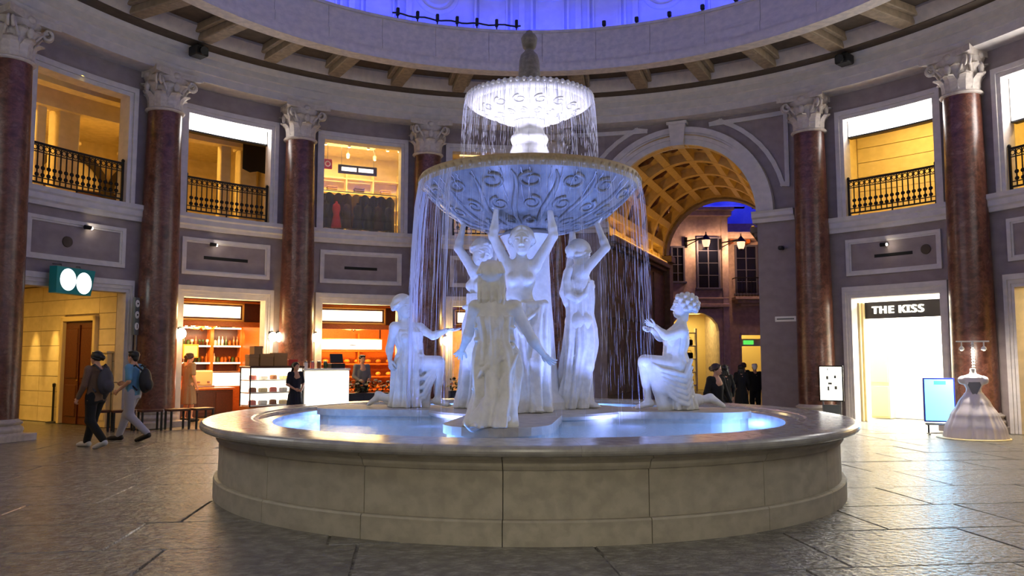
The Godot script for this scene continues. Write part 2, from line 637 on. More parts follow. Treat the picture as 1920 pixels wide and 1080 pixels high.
func build_walls() -> void:
	for b in BAYS:
		var a0: float = b[0]
		var a1: float = b[1]
		var c := (a0 + a1) * 0.5
		var first: bool = c < -55.0 and c > -70.0
		var door_in := 6.4 if first else 5.6
		var door_out := 7.2 if first else 6.6
		var mb := MB.new()
		var hd := 3.12
		mb.arc(a0, c - door_in, 0, hd, WALL, 11.55)
		mb.arc(c + door_in, a1, 0, hd, WALL, 11.55)
		mb.arc(a0, a1, hd, 5.16, WALL, 11.55)
		mb.arc(a0, c - 5.8, 5.16, 7.74, WALL, 11.55)
		mb.arc(c + 5.8, a1, 5.16, 7.74, WALL, 11.55)
		mb.arc(a0, a1, 7.74, 8.45, WALL, 11.55)
		var w := struct(mb, "wall_bay", M.wall_plaster, "taupe plaster wall bay between two marble columns")
		# door surround of three steps
		mb = MB.new()
		frame_arc(mb, c, door_out, door_in + 0.55, 0, hd + 0.14, hd + 0.26, WALL - 0.09, WALL + 0.02)
		frame_arc(mb, c, door_in + 0.55, door_in + 0.25, 0, hd + 0.06, hd + 0.14, WALL - 0.06, WALL + 0.02)
		frame_arc(mb, c, door_in + 0.25, door_in - 0.08, 0, hd - 0.02, hd + 0.06, WALL - 0.035, WALL + 0.3)
		put(mb, "door_surround", M.trim_stone, w)
		# sunk panel: a raised rectangular moulding
		mb = MB.new()
		frame_arc(mb, c, 6.0, 5.55, 3.66, 4.50, 4.58, WALL - 0.05, WALL + 0.01, true)
		frame_arc(mb, c, 5.55, 5.35, 3.74, 4.46, 4.50, WALL - 0.025, WALL + 0.01, true)
		put(mb, "panel_moulding", M.trim_stone, w)
		if not first:
			mb = MB.new()
			var half := 3.0 if c < -40.0 else 2.4
			mb.arc(c - half, c + half, 4.07, 4.15, WALL - 0.004, WALL + 0.01)
			put(mb, "vent_slot", M.vent_black, w)
		# ledge under the window
		mb = MB.new()
		mb.sweep(Vector3(CX, 0, CZ), [Vector2(WALL + 0.3, 4.78), Vector2(WALL - 0.10, 4.78), Vector2(WALL - 0.12, 4.86), Vector2(WALL - 0.16, 4.90), Vector2(WALL - 0.16, 5.02), Vector2(WALL - 0.20, 5.06), Vector2(WALL - 0.20, 5.16), Vector2(WALL + 0.3, 5.16)], a0 + 1.9, a1 - 1.9, 8)
		put(mb, "ledge", M.trim_stone, w)
		# window surround
		mb = MB.new()
		frame_arc(mb, c, 6.75, 6.2, 5.16, 7.80, 7.92, WALL - 0.10, WALL + 0.02)
		frame_arc(mb, c, 6.2, 5.72, 5.16, 7.70, 7.80, WALL - 0.06, WALL + 0.32)
		put(mb, "window_surround", M.trim_stone, w)
	# the plain rear of the rotunda, with the opening of the hall where the camera stands
	var mb := MB.new()
	mb.arc(81, 165, 0, 8.45, WALL, 11.55, 4.0)
	mb.arc(195, 267, 0, 8.45, WALL, 11.55, 4.0)
	mb.arc(165, 195, 5.3, 8.45, WALL, 11.55, 3.0)
	struct(mb, "wall_rear", M.wall_plaster, "rear taupe wall of the round hall around the entrance")
	# entablature of three fasciae
	var prof := [Vector2(11.6, 8.39), Vector2(10.62, 8.39), Vector2(10.62, 8.58), Vector2(10.58, 8.60), Vector2(10.58, 8.79), Vector2(10.53, 8.81), Vector2(10.53, 8.96), Vector2(10.46, 9.00), Vector2(10.42, 9.10), Vector2(11.6, 9.10)]
	mb = MB.new()
	mb.sweep(Vector3(CX, 0, CZ), prof, 0, 360, 144, false)
	struct(mb, "trim_entablature", M.trim_stone, "pale stepped stone entablature ring above the columns")


func build_ceiling() -> void:
	var o := Vector3(CX, 0, CZ)
	var mb := MB.new()
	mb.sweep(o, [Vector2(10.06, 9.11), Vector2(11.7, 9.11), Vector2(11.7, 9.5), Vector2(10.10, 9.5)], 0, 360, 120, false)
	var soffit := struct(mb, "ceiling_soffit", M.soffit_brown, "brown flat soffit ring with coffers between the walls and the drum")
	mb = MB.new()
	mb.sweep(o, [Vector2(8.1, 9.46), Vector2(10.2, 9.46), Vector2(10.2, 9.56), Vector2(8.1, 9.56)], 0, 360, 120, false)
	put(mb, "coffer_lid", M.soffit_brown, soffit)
	mb = MB.new()
	mb.sweep(o, [Vector2(10.05, 9.13), Vector2(10.12, 9.11), Vector2(10.12, 9.47), Vector2(9.86, 9.47), Vector2(9.86, 9.40)], 0, 360, 120, false)
	put(mb, "coffer_edge", M.drum_stone, soffit)
	mb = MB.new()
	mb.sweep(o, [Vector2(8.0, 9.11), Vector2(8.32, 9.11), Vector2(8.36, 9.2), Vector2(8.52, 9.40), Vector2(8.52, 9.47), Vector2(8.0, 9.47)], 0, 360, 120, false)
	put(mb, "coffer_moulding", M.bracket_tan, soffit)
	for k in 36:
		var phi := -1.8 + 10.0 * k
		var a := frame(phi, 8.0)
		mb = MB.new().at(a)
		# a bracket: body with a scrolled end towards the wall, and a moulding on both sides
		mb.box(Vector3(0, 9.29, -1.06), Vector3(0.34, 0.36, 1.94), 0.02)
		for s in [-1.0, 1.0]:
			mb.box(Vector3(s * 0.23, 9.37, -1.06), Vector3(0.12, 0.2, 1.94), 0.02)
		mb.box(Vector3(0, 9.14, -0.5), Vector3(0.26, 0.08, 0.7), 0.02)
		put(mb, "bracket", M.bracket_tan, soffit)
	# the drum: a lip and curved stone panels with open joints
	mb = MB.new()
	mb.sweep(o, [Vector2(7.92, 9.04), Vector2(8.30, 9.04), Vector2(8.30, 9.47), Vector2(8.04, 9.47), Vector2(8.04, 9.31), Vector2(7.98, 9.31), Vector2(7.98, 9.28), Vector2(7.92, 9.26)], 0, 360, 144, false)
	var drum := struct(mb, "trim_drum", M.drum_stone, "pale curved stone drum under the blue dome")
	mb = MB.new()
	mb.sweep(o, [Vector2(8.06, 9.3), Vector2(8.3, 9.3), Vector2(8.3, 10.14), Vector2(8.06, 10.14)], 0, 360, 120, false)
	put(mb, "drum_core", M.joint_dark, drum)
	for k in 36:
		var p0 := k * 10.0 + 2.0
		mb = MB.new()
		mb.sweep(o, [Vector2(7.99, 9.31), Vector2(8.2, 9.31), Vector2(8.2, 9.55), Vector2(7.99, 9.55)], p0 + 0.03, p0 + 9.97, 4)
		put(mb, "lower_panel", M.drum_stone, drum)
		mb = MB.new()
		mb.sweep(o, [Vector2(8.03, 9.56), Vector2(8.2, 9.56), Vector2(8.2, 10.1), Vector2(8.02, 10.1), Vector2(8.03, 10.08)], p0 + 0.03, p0 + 9.97, 4)
		put(mb, "drum_panel", M.drum_stone, drum)
	mb = MB.new()
	mb.sweep(o, [Vector2(7.98, 10.10), Vector2(9.1, 10.10), Vector2(9.1, 10.17), Vector2(7.98, 10.17)], 0, 360, 144, false)
	put(mb, "drum_cap", M.drum_stone, drum)
	# dome
	var prof := [Vector2(8.95, 10.12), Vector2(8.95, 12.0)]
	for k in range(1, 13):
		var a := PI / 2 * k / 12.0
		prof.append(Vector2(8.95 * cos(a), 12.0 + 4.6 * sin(a)))
	prof.append(Vector2(0.0, 16.9))
	for k in range(12, 0, -1):
		var a := PI / 2 * k / 12.0
		prof.append(Vector2(9.3 * cos(a) + 0.001, 12.0 + 4.9 * sin(a)))
	prof.append(Vector2(9.3, 12.0))
	prof.append(Vector2(9.3, 10.12))
	mb = MB.new()
	mb.sweep(o, prof, 0, 360, 96, false, true)
	var dome := struct(mb, "ceiling_dome", M.dome_plaster, "plaster dome lit blue above the drum")
	for k in 36:
		var c := -6.6 + 10.0 * k
		mb = MB.new()
		if k % 4 == 3:
			var t := Transform3D(Basis(Vector3.UP, -deg_to_rad(c)) * Basis(Vector3.RIGHT, PI / 2), at(c, 8.95, 11.45))
			mb.at(t)
			mb.lathe(Vector3.ZERO, [Vector2(0.62, -0.02), Vector2(0.62, 0.05), Vector2(0.58, 0.09), Vector2(0.5, 0.09), Vector2(0.46, 0.04), Vector2(0.40, 0.04), Vector2(0.36, 0.10), Vector2(0.28, 0.10), Vector2(0.0, 0.05)], 32)
			put(mb, "medallion", M.dome_plaster, dome)
			continue
		frame_arc(mb, c, 3.4, 3.0, 10.32, 11.55, 11.62, 8.86, 8.97, true)
		frame_arc(mb, c, 2.5, 2.2, 10.45, 11.38, 11.44, 8.88, 8.97, true)
		mb.arc(c - 2.2, c + 2.2, 10.5, 11.38, 8.92, 8.97)
		mb.arc(c + 4.5, c + 5.5, 10.17, 12.0, 8.85, 8.97)
		put(mb, "wall_panel", M.dome_plaster, dome)
	# cove lamps: long blue strips on the ledge behind the drum
	var blue := glow("cove_light_glow", Color(0.25, 0.25, 1.0), 2.0)
	var lamp: Node3D = null
	for k in 14:
		var phi := k * 360.0 / 14.0
		var xf := Transform3D(Basis(Vector3.UP, -deg_to_rad(phi)), at(phi, 8.42, 10.17))
		if lamp:
			copy_of(lamp, xf)
			continue
		lamp = thing("cove_lamp", "blue strip lamp lying on the ledge of the drum", "lamp", xf, "blue cove lamps on the drum ledge")
		put(MB.new().box(Vector3(0, 0.07, 0), Vector3(3.5, 0.14, 0.2), 0.01), "housing", M.black_plastic, lamp)
		put(MB.new().box(Vector3(0, 0.155, 0), Vector3(3.4, 0.03, 0.16)), "light_strip", blue, lamp)


# ---------------------------------------------------------------- columns
func leaf_shape(mb: MB, w: float, h: float, curl: float, base_out: float, flare: float) -> void:
	# an acanthus leaf: a tongue that rises, bends out and curls over; the rim is lobed
	var rows := []
	var n := 7
	for i in n + 1:
		var t := float(i) / n
		var y := h * (t if t < 0.8 else 0.8 + (t - 0.8) * 0.35 - (t - 0.9) * 0.35 * (1.0 if t > 0.9 else 0.0))
		var z := base_out + flare * t * t + (curl * pow(maxf(0.0, (t - 0.55) / 0.45), 1.6))
		var half := w * 0.5 * (0.8 + 0.3 * sin(PI * t)) * (1.0 if i % 2 == 0 else 0.86) * (0.55 if i == n else 1.0)
		rows.append([Vector3(-half, y, z - 0.02), Vector3(0, y, z + 0.022), Vector3(half, y, z - 0.02)])
	for i in n:
		for k in 2:
			var a: Vector3 = rows[i][k]
			var b: Vector3 = rows[i][k + 1]
			var c: Vector3 = rows[i + 1][k + 1]
			var d: Vector3 = rows[i + 1][k]
			var nn := (b - a).cross(d - a).normalized()
			if nn.z < 0.0 and i < n - 2: nn = -nn
			mb.quad(a, b, c, d, nn)
			var o := nn * -0.022
			mb.quad(a + o, b + o, c + o, d + o, -nn)
			if k == 0: mb.quad(a, d, d + o, a + o, Vector3.LEFT)
			else: mb.quad(b, c, c + o, b + o, Vector3.RIGHT)


func build_columns() -> void:
	var shaft := MB.new()
	var prof := []
	for i in 13:
		var t := i / 12.0
		prof.append(Vector2(0.455 - 0.075 * pow(t, 1.6), 0.42 + 7.03 * t))
	shaft.lathe(Vector3.ZERO, prof, 40)
	var base := MB.new()
	base.lathe(Vector3.ZERO, [Vector2(0.0, 0.0), Vector2(0.54, 0.0), Vector2(0.54, 0.16), Vector2(0.53, 0.17), Vector2(0.55, 0.21), Vector2(0.54, 0.26), Vector2(0.51, 0.28), Vector2(0.49, 0.31), Vector2(0.53, 0.34), Vector2(0.53, 0.37), Vector2(0.47, 0.40), Vector2(0.455, 0.43)], 40, 0.5)
	base.box(Vector3(0, 0.07, 0), Vector3(1.10, 0.14, 1.10), 0.01)
	var cap := MB.new()
	cap.lathe(Vector3.ZERO, [Vector2(0.38, 7.43), Vector2(0.43, 7.44), Vector2(0.45, 7.47), Vector2(0.43, 7.50), Vector2(0.38, 7.51), Vector2(0.38, 7.9), Vector2(0.42, 8.1), Vector2(0.5, 8.25), Vector2(0.0, 8.25)], 28)
	var leaves := MB.new()
	for k in 8:
		var t := Transform3D(Basis(Vector3.UP, TAU * k / 8.0), Vector3(0, 7.5, 0))
		leaf_shape(leaves.at(t), 0.28, 0.42, 0.13, 0.38, 0.05)
		t = Transform3D(Basis(Vector3.UP, TAU * (k + 0.5) / 8.0), Vector3(0, 7.55, 0))
		leaf_shape(leaves.at(t), 0.27, 0.62, 0.15, 0.37, 0.06)
	var vol := MB.new()
	for k in 4:
		var a := TAU * (k + 0.5) / 4.0
		for s in [-1.0, 1.0]:
			var path := []
			for i in 16:
				var t := i / 15.0
				var ang := t * 2.2 * PI
				var rr := 0.115 * (1.0 - 0.72 * t)
				path.append(Vector3(s * (0.035 + 0.02 * t), 8.10 + rr * cos(ang), 0.60 + rr * sin(ang)))
			path.push_front(Vector3(s * 0.12, 7.92, 0.40))
			vol.at(Transform3D(Basis(Vector3.UP, a), Vector3.ZERO)).tube(path, 0.032, 6)
		vol.at(Transform3D(Basis(Vector3.UP, TAU * k / 4.0), Vector3.ZERO))
		vol.ball(Vector3(0, 8.28, 0.47), Vector3(0.10, 0.08, 0.06), 8, 6)
		vol.ball(Vector3(0, 8.0, 0.47), Vector3(0.08, 0.13, 0.06), 8, 6)
	var aba := MB.new()
	var pts := PackedVector2Array()
	for k in 4:
		var a := TAU * k / 4.0
		for i in 7:
			var u := -0.60 + 1.2 * i / 6.0
			var dep := 0.60 - 0.13 * (1.0 - pow(u / 0.60, 2.0))
			if i < 6: pts.append(Vector2(u, dep).rotated(-a))
	aba.at(Transform3D(Basis(Vector3.RIGHT, PI / 2), Vector3(0, 8.30, 0))).prism(pts, -0.10, 0.05)
	var names := ["out at the edge of the picture beside the gallery opening", "between the teal sign and the lit sign of the cafe", "behind the glass cake counter", "behind the falling water and the kneeling statue",
		"hidden by the standing statues", "beside the tall arch and the plaque", "behind the white wedding dress", "past the wedding dress by the cream opening"]
	var which := [-73.5, -54.0, -34.9, -15.7, 3.6, 41.6, 61.5, 81.0]
	var proto: Node3D = null
	for i in which.size():
		var xf := frame(which[i], 10.95)
		var label: String = "red-brown marble column with pale leafy capital " + names[i]
		if proto:
			copy_of(proto, xf, label)
			continue
		proto = thing("marble_column", label, "column", xf, "marble columns of the rotunda")
		put(shaft, "shaft", M.column_marble, proto)
		put(base, "plinth", M.capital_stone, proto)
		var cp := put(cap, "capital", M.capital_stone, proto)
		put(leaves, "acanthus_leaves", M.capital_stone, cp)
		put(vol, "volutes", M.capital_stone, cp)
		put(aba, "abacus", M.capital_stone, cp)


# ---------------------------------------------------------------- the arch and its vaulted passage
const ARCH := 22.6
const AR := 2.16
const SPRING := 5.55
const DEEP := 8.2


func on_wall(u: float, h: float, out := 0.0) -> Vector3:
	return at(ARCH + rad_to_deg(u / WALL), WALL - out, h)


func build_arch_passage() -> void:
	var mb := MB.new()
	var half := deg_to_rad(19.0) * WALL
	# wall round the opening, in strips from the arch line to the top
	var line := []
	for k in 33:
		var a := PI - PI * k / 32.0
		line.append(Vector2(AR * cos(a), SPRING + AR * sin(a)))
	var top := 8.45
	for s in 2:
		var out := 0.0 if s == 0 else -0.35
		var sg := 1.0 if s == 0 else -1.0
		for k in 32:
			var p: Vector2 = line[k]
			var q: Vector2 = line[k + 1]
			var nn := (at(ARCH, 0, 0) - at(ARCH, 1, 0)) * sg
			mb.quad(on_wall(p.x, p.y, out), on_wall(q.x, q.y, out), on_wall(q.x, top, out), on_wall(p.x, top, out), nn)
	mb.arc(3.6, ARCH - rad_to_deg(AR / WALL), 0, top, WALL, 11.55)
	mb.arc(ARCH + rad_to_deg(AR / WALL), 41.6, 0, top, WALL, 11.55)
	var w := struct(mb, "wall_arch", M.wall_plaster, "taupe plaster wall around the tall arched passage")
	# archivolt: three steps
	for e in [[0.0, 0.16, 0.10], [0.16, 0.34, 0.14], [0.34, 0.50, 0.18]]:
		mb = MB.new()
		arch_band(mb, AR + e[0], AR + e[1], e[2])
		put(mb, "archivolt", M.trim_stone, w)
	mb = MB.new().at(frame(ARCH, WALL, SPRING + AR))
	mb.prism(PackedVector2Array([Vector2(-0.17, -0.05), Vector2(0.17, -0.05), Vector2(0.24, 0.58), Vector2(-0.24, 0.58)]), -0.05, 0.26)
	mb.box(Vector3(0, 0.61, 0.12), Vector3(0.58, 0.09, 0.36), 0.01)
	put(mb, "keystone", M.trim_stone, w)
	# spandrel mouldings
	for s in [-1.0, 1.0]:
		mb = MB.new()
		var pts := [Vector2(s * 0.95, 8.22), Vector2(s * 3.02, 8.22), Vector2(s * 3.02, 6.25)]
		for k in 9:
			var a := deg_to_rad(lerpf(14.0, 66.0, k / 8.0))
			pts.append(Vector2(s * (AR + 0.82) * cos(a) , SPRING + (AR + 0.82) * sin(a)))
		for i in pts.size():
			var p: Vector2 = pts[i]
			var q: Vector2 = pts[(i + 1) % pts.size()]
			var d := (q - p)
			if d.length() < 0.01: continue
			d = d.normalized()
			var o := Vector2(-d.y, d.x) * 0.06
			p -= d * 0.06
			q += d * 0.06
			wall_bar(mb, p, q, o, 0.05)
		put(mb, "spandrel_moulding", M.trim_stone, w)
	# impost blocks on the piers
	for s in [-1.0, 1.0]:
		mb = MB.new()
		var a0: float = ARCH + s * rad_to_deg((AR - 0.1) / WALL)
		var a1: float = ARCH + s * 16.4
		mb.sweep(Vector3(CX, 0, CZ), [Vector2(WALL + 0.3, 5.26), Vector2(WALL - 0.10, 5.26), Vector2(WALL - 0.14, 5.36), Vector2(WALL - 0.20, 5.40), Vector2(WALL - 0.20, 5.50), Vector2(WALL - 0.24, 5.56), Vector2(WALL + 0.3, 5.56)], minf(a0, a1), maxf(a0, a1), 6)
		put(mb, "impost", M.trim_stone, w)
	# side walls of the passage
	var xf := frame(ARCH, WALL)
	for s in [-1.0, 1.0]:
		mb = MB.new().at(xf)
		var x: float = s * (AR + 0.2)
		mb.box(Vector3(s * (AR + 0.35), 2.65, -DEEP * 0.5 + 0.05), Vector3(0.6, 5.3, DEEP + 0.3))
		var sw := struct(mb, "wall_passage", M.passage_stone, "brown stone side wall of the vaulted passage")
		mb = MB.new().at(xf)
		for k in 4:
			var z := -(k + 0.5) * DEEP / 4.0
			for h in [[0.5, 2.5], [2.8, 4.75]]:
				mb.box(Vector3(s * (AR + 0.03), (h[0] + h[1]) * 0.5, z), Vector3(0.06, h[1] - h[0], DEEP / 4.0 - 0.22), 0.02)
		put(mb, "stone_panel", M.passage_stone, sw)
		mb = MB.new().at(xf)
		mb.box(Vector3(s * (AR - 0.08), 5.12, -DEEP * 0.5), Vector3(0.3, 0.16, DEEP), 0.02)
		mb.box(Vector3(s * (AR - 0.02), 4.98, -DEEP * 0.5), Vector3(0.2, 0.12, DEEP), 0.02)
		put(mb, "string_course", M.passage_stone, sw)
	# barrel vault with coffers: shell, ribs across, ribs along
	mb = MB.new().at(xf)
	var n := 28
	for k in n:
		var a0 := PI * k / n
		var a1 := PI * (k + 1) / n
		var r := AR + 0.26
		var p0 := Vector3(r * cos(a0), SPRING + r * sin(a0), 0.25)
		var p1 := Vector3(r * cos(a1), SPRING + r * sin(a1), 0.25)
		var back := Vector3(0, 0, -DEEP - 0.4)
		mb.quad4(p0, p1, p1 + back, p0 + back, -Vector3(cos(a0), sin(a0), 0), -Vector3(cos(a1), sin(a1), 0), -Vector3(cos(a1), sin(a1), 0), -Vector3(cos(a0), sin(a0), 0))
	var vault := struct(mb, "ceiling_vault", M.vault_plaster, "golden coffered barrel vault of the passage")
	for k in 5:
		mb = MB.new().at(xf)
		var z := -0.12 - k * (DEEP - 0.4) / 4.0
		for j in n:
			vault_block(mb, PI * j / n, PI * (j + 1) / n, AR, AR + 0.28, z - 0.14, z + 0.14)
		put(mb, "cross_rib", M.vault_plaster, vault)
	for k in 9:
		mb = MB.new().at(xf)
		var a := PI * (0.06 + 0.88 * k / 8.0)
		vault_block(mb, a - 0.05, a + 0.05, AR + 0.01, AR + 0.28, -DEEP, 0.0)
		put(mb, "long_rib", M.vault_plaster, vault)
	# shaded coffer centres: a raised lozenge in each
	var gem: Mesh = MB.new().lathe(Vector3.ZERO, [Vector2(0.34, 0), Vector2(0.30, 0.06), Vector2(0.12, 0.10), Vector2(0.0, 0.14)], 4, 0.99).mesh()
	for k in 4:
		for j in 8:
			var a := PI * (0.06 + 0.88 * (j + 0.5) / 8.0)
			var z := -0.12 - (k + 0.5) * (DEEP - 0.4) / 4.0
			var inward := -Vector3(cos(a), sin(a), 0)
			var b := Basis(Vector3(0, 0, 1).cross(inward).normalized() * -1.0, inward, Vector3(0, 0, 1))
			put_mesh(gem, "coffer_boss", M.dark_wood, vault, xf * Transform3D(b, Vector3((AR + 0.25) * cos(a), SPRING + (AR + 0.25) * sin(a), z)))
	# lit parapet of small panels at the springing on the left
	for s in [-1.0, 1.0]:
		mb = MB.new().at(xf)
		mb.box(Vector3(s * (AR + 0.12), 5.36, -DEEP * 0.5), Vector3(0.12, 0.38, DEEP))
		for k in 9:
			mb.box(Vector3(s * (AR + 0.04), 5.36, -k * DEEP / 8.0), Vector3(0.08, 0.4, 0.10), 0.01)
		put(mb, "parapet", M.vault_plaster, vault)
	# cove lamps on the string course, lighting the vault from below
	var warm := glow("passage_light_glow", Color(1.0, 0.76, 0.34), 3.0)
	for s in [-1.0, 1.0]:
		for k in 2:
			var z: float = -1.9 - k * 4.0
			var t := thing("passage_cove_lamp", "warm strip lamp on the ledge of the vaulted passage", "lamp", xf * Transform3D(Basis(), Vector3(s * (AR - 0.17), 5.20, z)), "cove lamps of the passage")
			put(MB.new().box(Vector3(0, 0.025, 0), Vector3(0.09, 0.05, 3.6), 0.005), "housing", M.brass, t)
			put(MB.new().box(Vector3(0, 0.055, 0), Vector3(0.06, 0.015, 3.5)), "light_strip", warm, t)
			var l := AreaLight3D.new()
			l.name = "passage_cove_light"
			l.area_size = Vector2(0.08, 3.5)
			l.light_color = Color(1.0, 0.76, 0.34)
			l.light_energy = 1.5
			l.area_range = 40.0
			l.shadow_enabled = true
			l.transform = Transform3D(Basis(Vector3(1, 0, 0), Vector3(0, 0, -1), Vector3(0, 1, 0)), Vector3(0, 0.08, 0))
			l.transform.basis = Basis(Vector3.RIGHT, PI / 2)
			t.add_child(l)
	# inner arch at the street end
	mb = MB.new().at(xf)
	for k in n:
		vault_block(mb, PI * k / n, PI * (k + 1) / n, AR - 0.06, AR + 0.6, -DEEP - 0.5, -DEEP + 0.02)
		vault_block(mb, PI * k / n, PI * (k + 1) / n, AR + 0.02, AR + 0.6, -DEEP, -DEEP + 0.14)
	for s in [-1.0, 1.0]:
		mb.box(Vector3(s * (AR + 0.15), 2.77, -DEEP - 0.18), Vector3(0.72, 5.56, 0.64), 0.01)
		mb.box(Vector3(s * (AR + 0.12), 5.42, -DEEP - 0.18), Vector3(0.86, 0.26, 0.74), 0.02)
		mb.box(Vector3(s * (AR + 1.2), 5.0, -DEEP - 0.2), Vector3(1.6, 10.0, 0.5))
	struct(mb, "wall_street_arch", M.passage_stone, "brown stone arch at the street end of the passage")


func vault_block(mb: MB, a0: float, a1: float, r0: float, r1: float, z0: float, z1: float) -> void:
	var p := []
	for a in [a0, a1]:
		for r in [r0, r1]:
			p.append(Vector3(r * cos(a), SPRING + r * sin(a), 0))
	var f := Vector3(0, 0, z1)
	var b := Vector3(0, 0, z0)
	var m := (a0 + a1) * 0.5
	var inw := -Vector3(cos(m), sin(m), 0)
	mb.quad(p[0] + f, p[2] + f, p[2] + b, p[0] + b, inw)
	mb.quad(p[0] + f, p[1] + f, p[3] + f, p[2] + f, Vector3(0, 0, 1))
	mb.quad(p[0] + b, p[1] + b, p[3] + b, p[2] + b, Vector3(0, 0, -1))
	mb.quad(p[0] + f, p[1] + f, p[1] + b, p[0] + b, Vector3(sin(a0), -cos(a0), 0))
	mb.quad(p[2] + f, p[3] + f, p[3] + b, p[2] + b, Vector3(-sin(a1), cos(a1), 0))


func arch_band(mb: MB, r0: float, r1: float, out: float) -> void:
	for k in 40:
		var a0 := PI * k / 40.0
		var a1 := PI * (k + 1) / 40.0
		var p := []
		for a in [a0, a1]:
			for r in [r0, r1]:
				p.append(Vector2(r * cos(a), SPRING + r * sin(a)))
		var nn := at(ARCH, 0, 0) - at(ARCH, 1, 0)
		mb.quad(on_wall(p[0].x, p[0].y, out), on_wall(p[1].x, p[1].y, out), on_wall(p[3].x, p[3].y, out), on_wall(p[2].x, p[2].y, out), nn)
		var m := (a0 + a1) * 0.5
		var side := (on_wall(cos(m), sin(m)) - on_wall(0, 0)).normalized()
		mb.quad(on_wall(p[0].x, p[0].y, out), on_wall(p[2].x, p[2].y, out), on_wall(p[2].x, p[2].y, -0.36), on_wall(p[0].x, p[0].y, -0.36), -side)
		mb.quad(on_wall(p[1].x, p[1].y, out), on_wall(p[3].x, p[3].y, out), on_wall(p[3].x, p[3].y, 0.0), on_wall(p[1].x, p[1].y, 0.0), side)


# a raised bar on the curved wall from p to q (arc metres, height)
func wall_bar(mb: MB, p: Vector2, q: Vector2, o: Vector2, out: float) -> void:
	var steps := maxi(1, int((q - p).length() / 0.4))
	for i in steps:
		var a := p.lerp(q, float(i) / steps)
		var b := p.lerp(q, float(i + 1) / steps)
		var nn := at(ARCH, 0, 0) - at(ARCH, 1, 0)
		mb.quad(on_wall((a + o).x, (a + o).y, out), on_wall((b + o).x, (b + o).y, out), on_wall((b - o).x, (b - o).y, out), on_wall((a - o).x, (a - o).y, out), nn)
		for s in [-1.0, 1.0]:
			var e: Vector2 = o * float(s)
			var side := (on_wall(e.x, e.y) - on_wall(0, 0)).normalized()
			mb.quad(on_wall((a + e).x, (a + e).y, out), on_wall((b + e).x, (b + e).y, out), on_wall((b + e).x, (b + e).y, 0), on_wall((a + e).x, (a + e).y, 0), side)


# ---------------------------------------------------------------- the hall behind the camera
func build_rear_hall() -> void:
	var mb := MB.new()
	mb.box(Vector3(-3.35, 2.7, 14.6), Vector3(0.3, 5.4, 11))
	struct(mb, "wall_hall", M.white_paint, "cream wall of the hall behind the camera")
	mb = MB.new()
	mb.box(Vector3(3.95, 2.7, 14.6), Vector3(0.3, 5.4, 11))
	struct(mb, "wall_hall", M.white_paint, "cream wall of the hall behind the camera")
	mb = MB.new()
	mb.box(Vector3(0.3, 2.7, 20.2), Vector3(8, 5.4, 0.3))
	struct(mb, "wall_hall", M.white_paint, "cream end wall of the hall behind the camera")
	mb = MB.new()
	mb.box(Vector3(0.3, 5.5, 14.6), Vector3(8, 0.3, 11))
	struct(mb, "ceiling_hall", M.white_paint, "cream ceiling of the hall behind the camera")
	var pane := glow("rear_window_light_glow", Color(1.0, 1.0, 0.98), 0.6)
	for phi in [102.0, 121.0, 140.0, 220.0, 239.0, 258.0]:
		var o := struct_node("window_rear", "lit upper opening in the rear of the rotunda")
		mb = MB.new()
		frame_arc(mb, phi, 6.75, 5.8, 5.16, 7.74, 7.92, WALL - 0.10, WALL + 0.02)
		put(mb, "window_surround", M.trim_stone, o)
		put(MB.new().arc(phi - 5.8, phi + 5.8, 5.16, 7.74, WALL - 0.03, WALL), "light_pane", pane, o)
	var panel := glow("hall_panel_light_glow", Color(1.0, 0.97, 0.88), 3.0)
	for z in [13.4, 16.4]:
		var t := thing("ceiling_panel_lamp", "warm ceiling panel lamp of the hall behind the camera", "lamp", Transform3D(Basis(), Vector3(-0.2, 5.30, z)), "ceiling panel lamps of the hall")
		put(MB.new().box(Vector3(0, 0.025, 0), Vector3(3.1, 0.05, 1.3)), "lamp_frame", M.white_paint, t)
		put(MB.new().box(Vector3(0, -0.003, 0), Vector3(3.0, 0.01, 1.2)), "diffuser", panel, t)


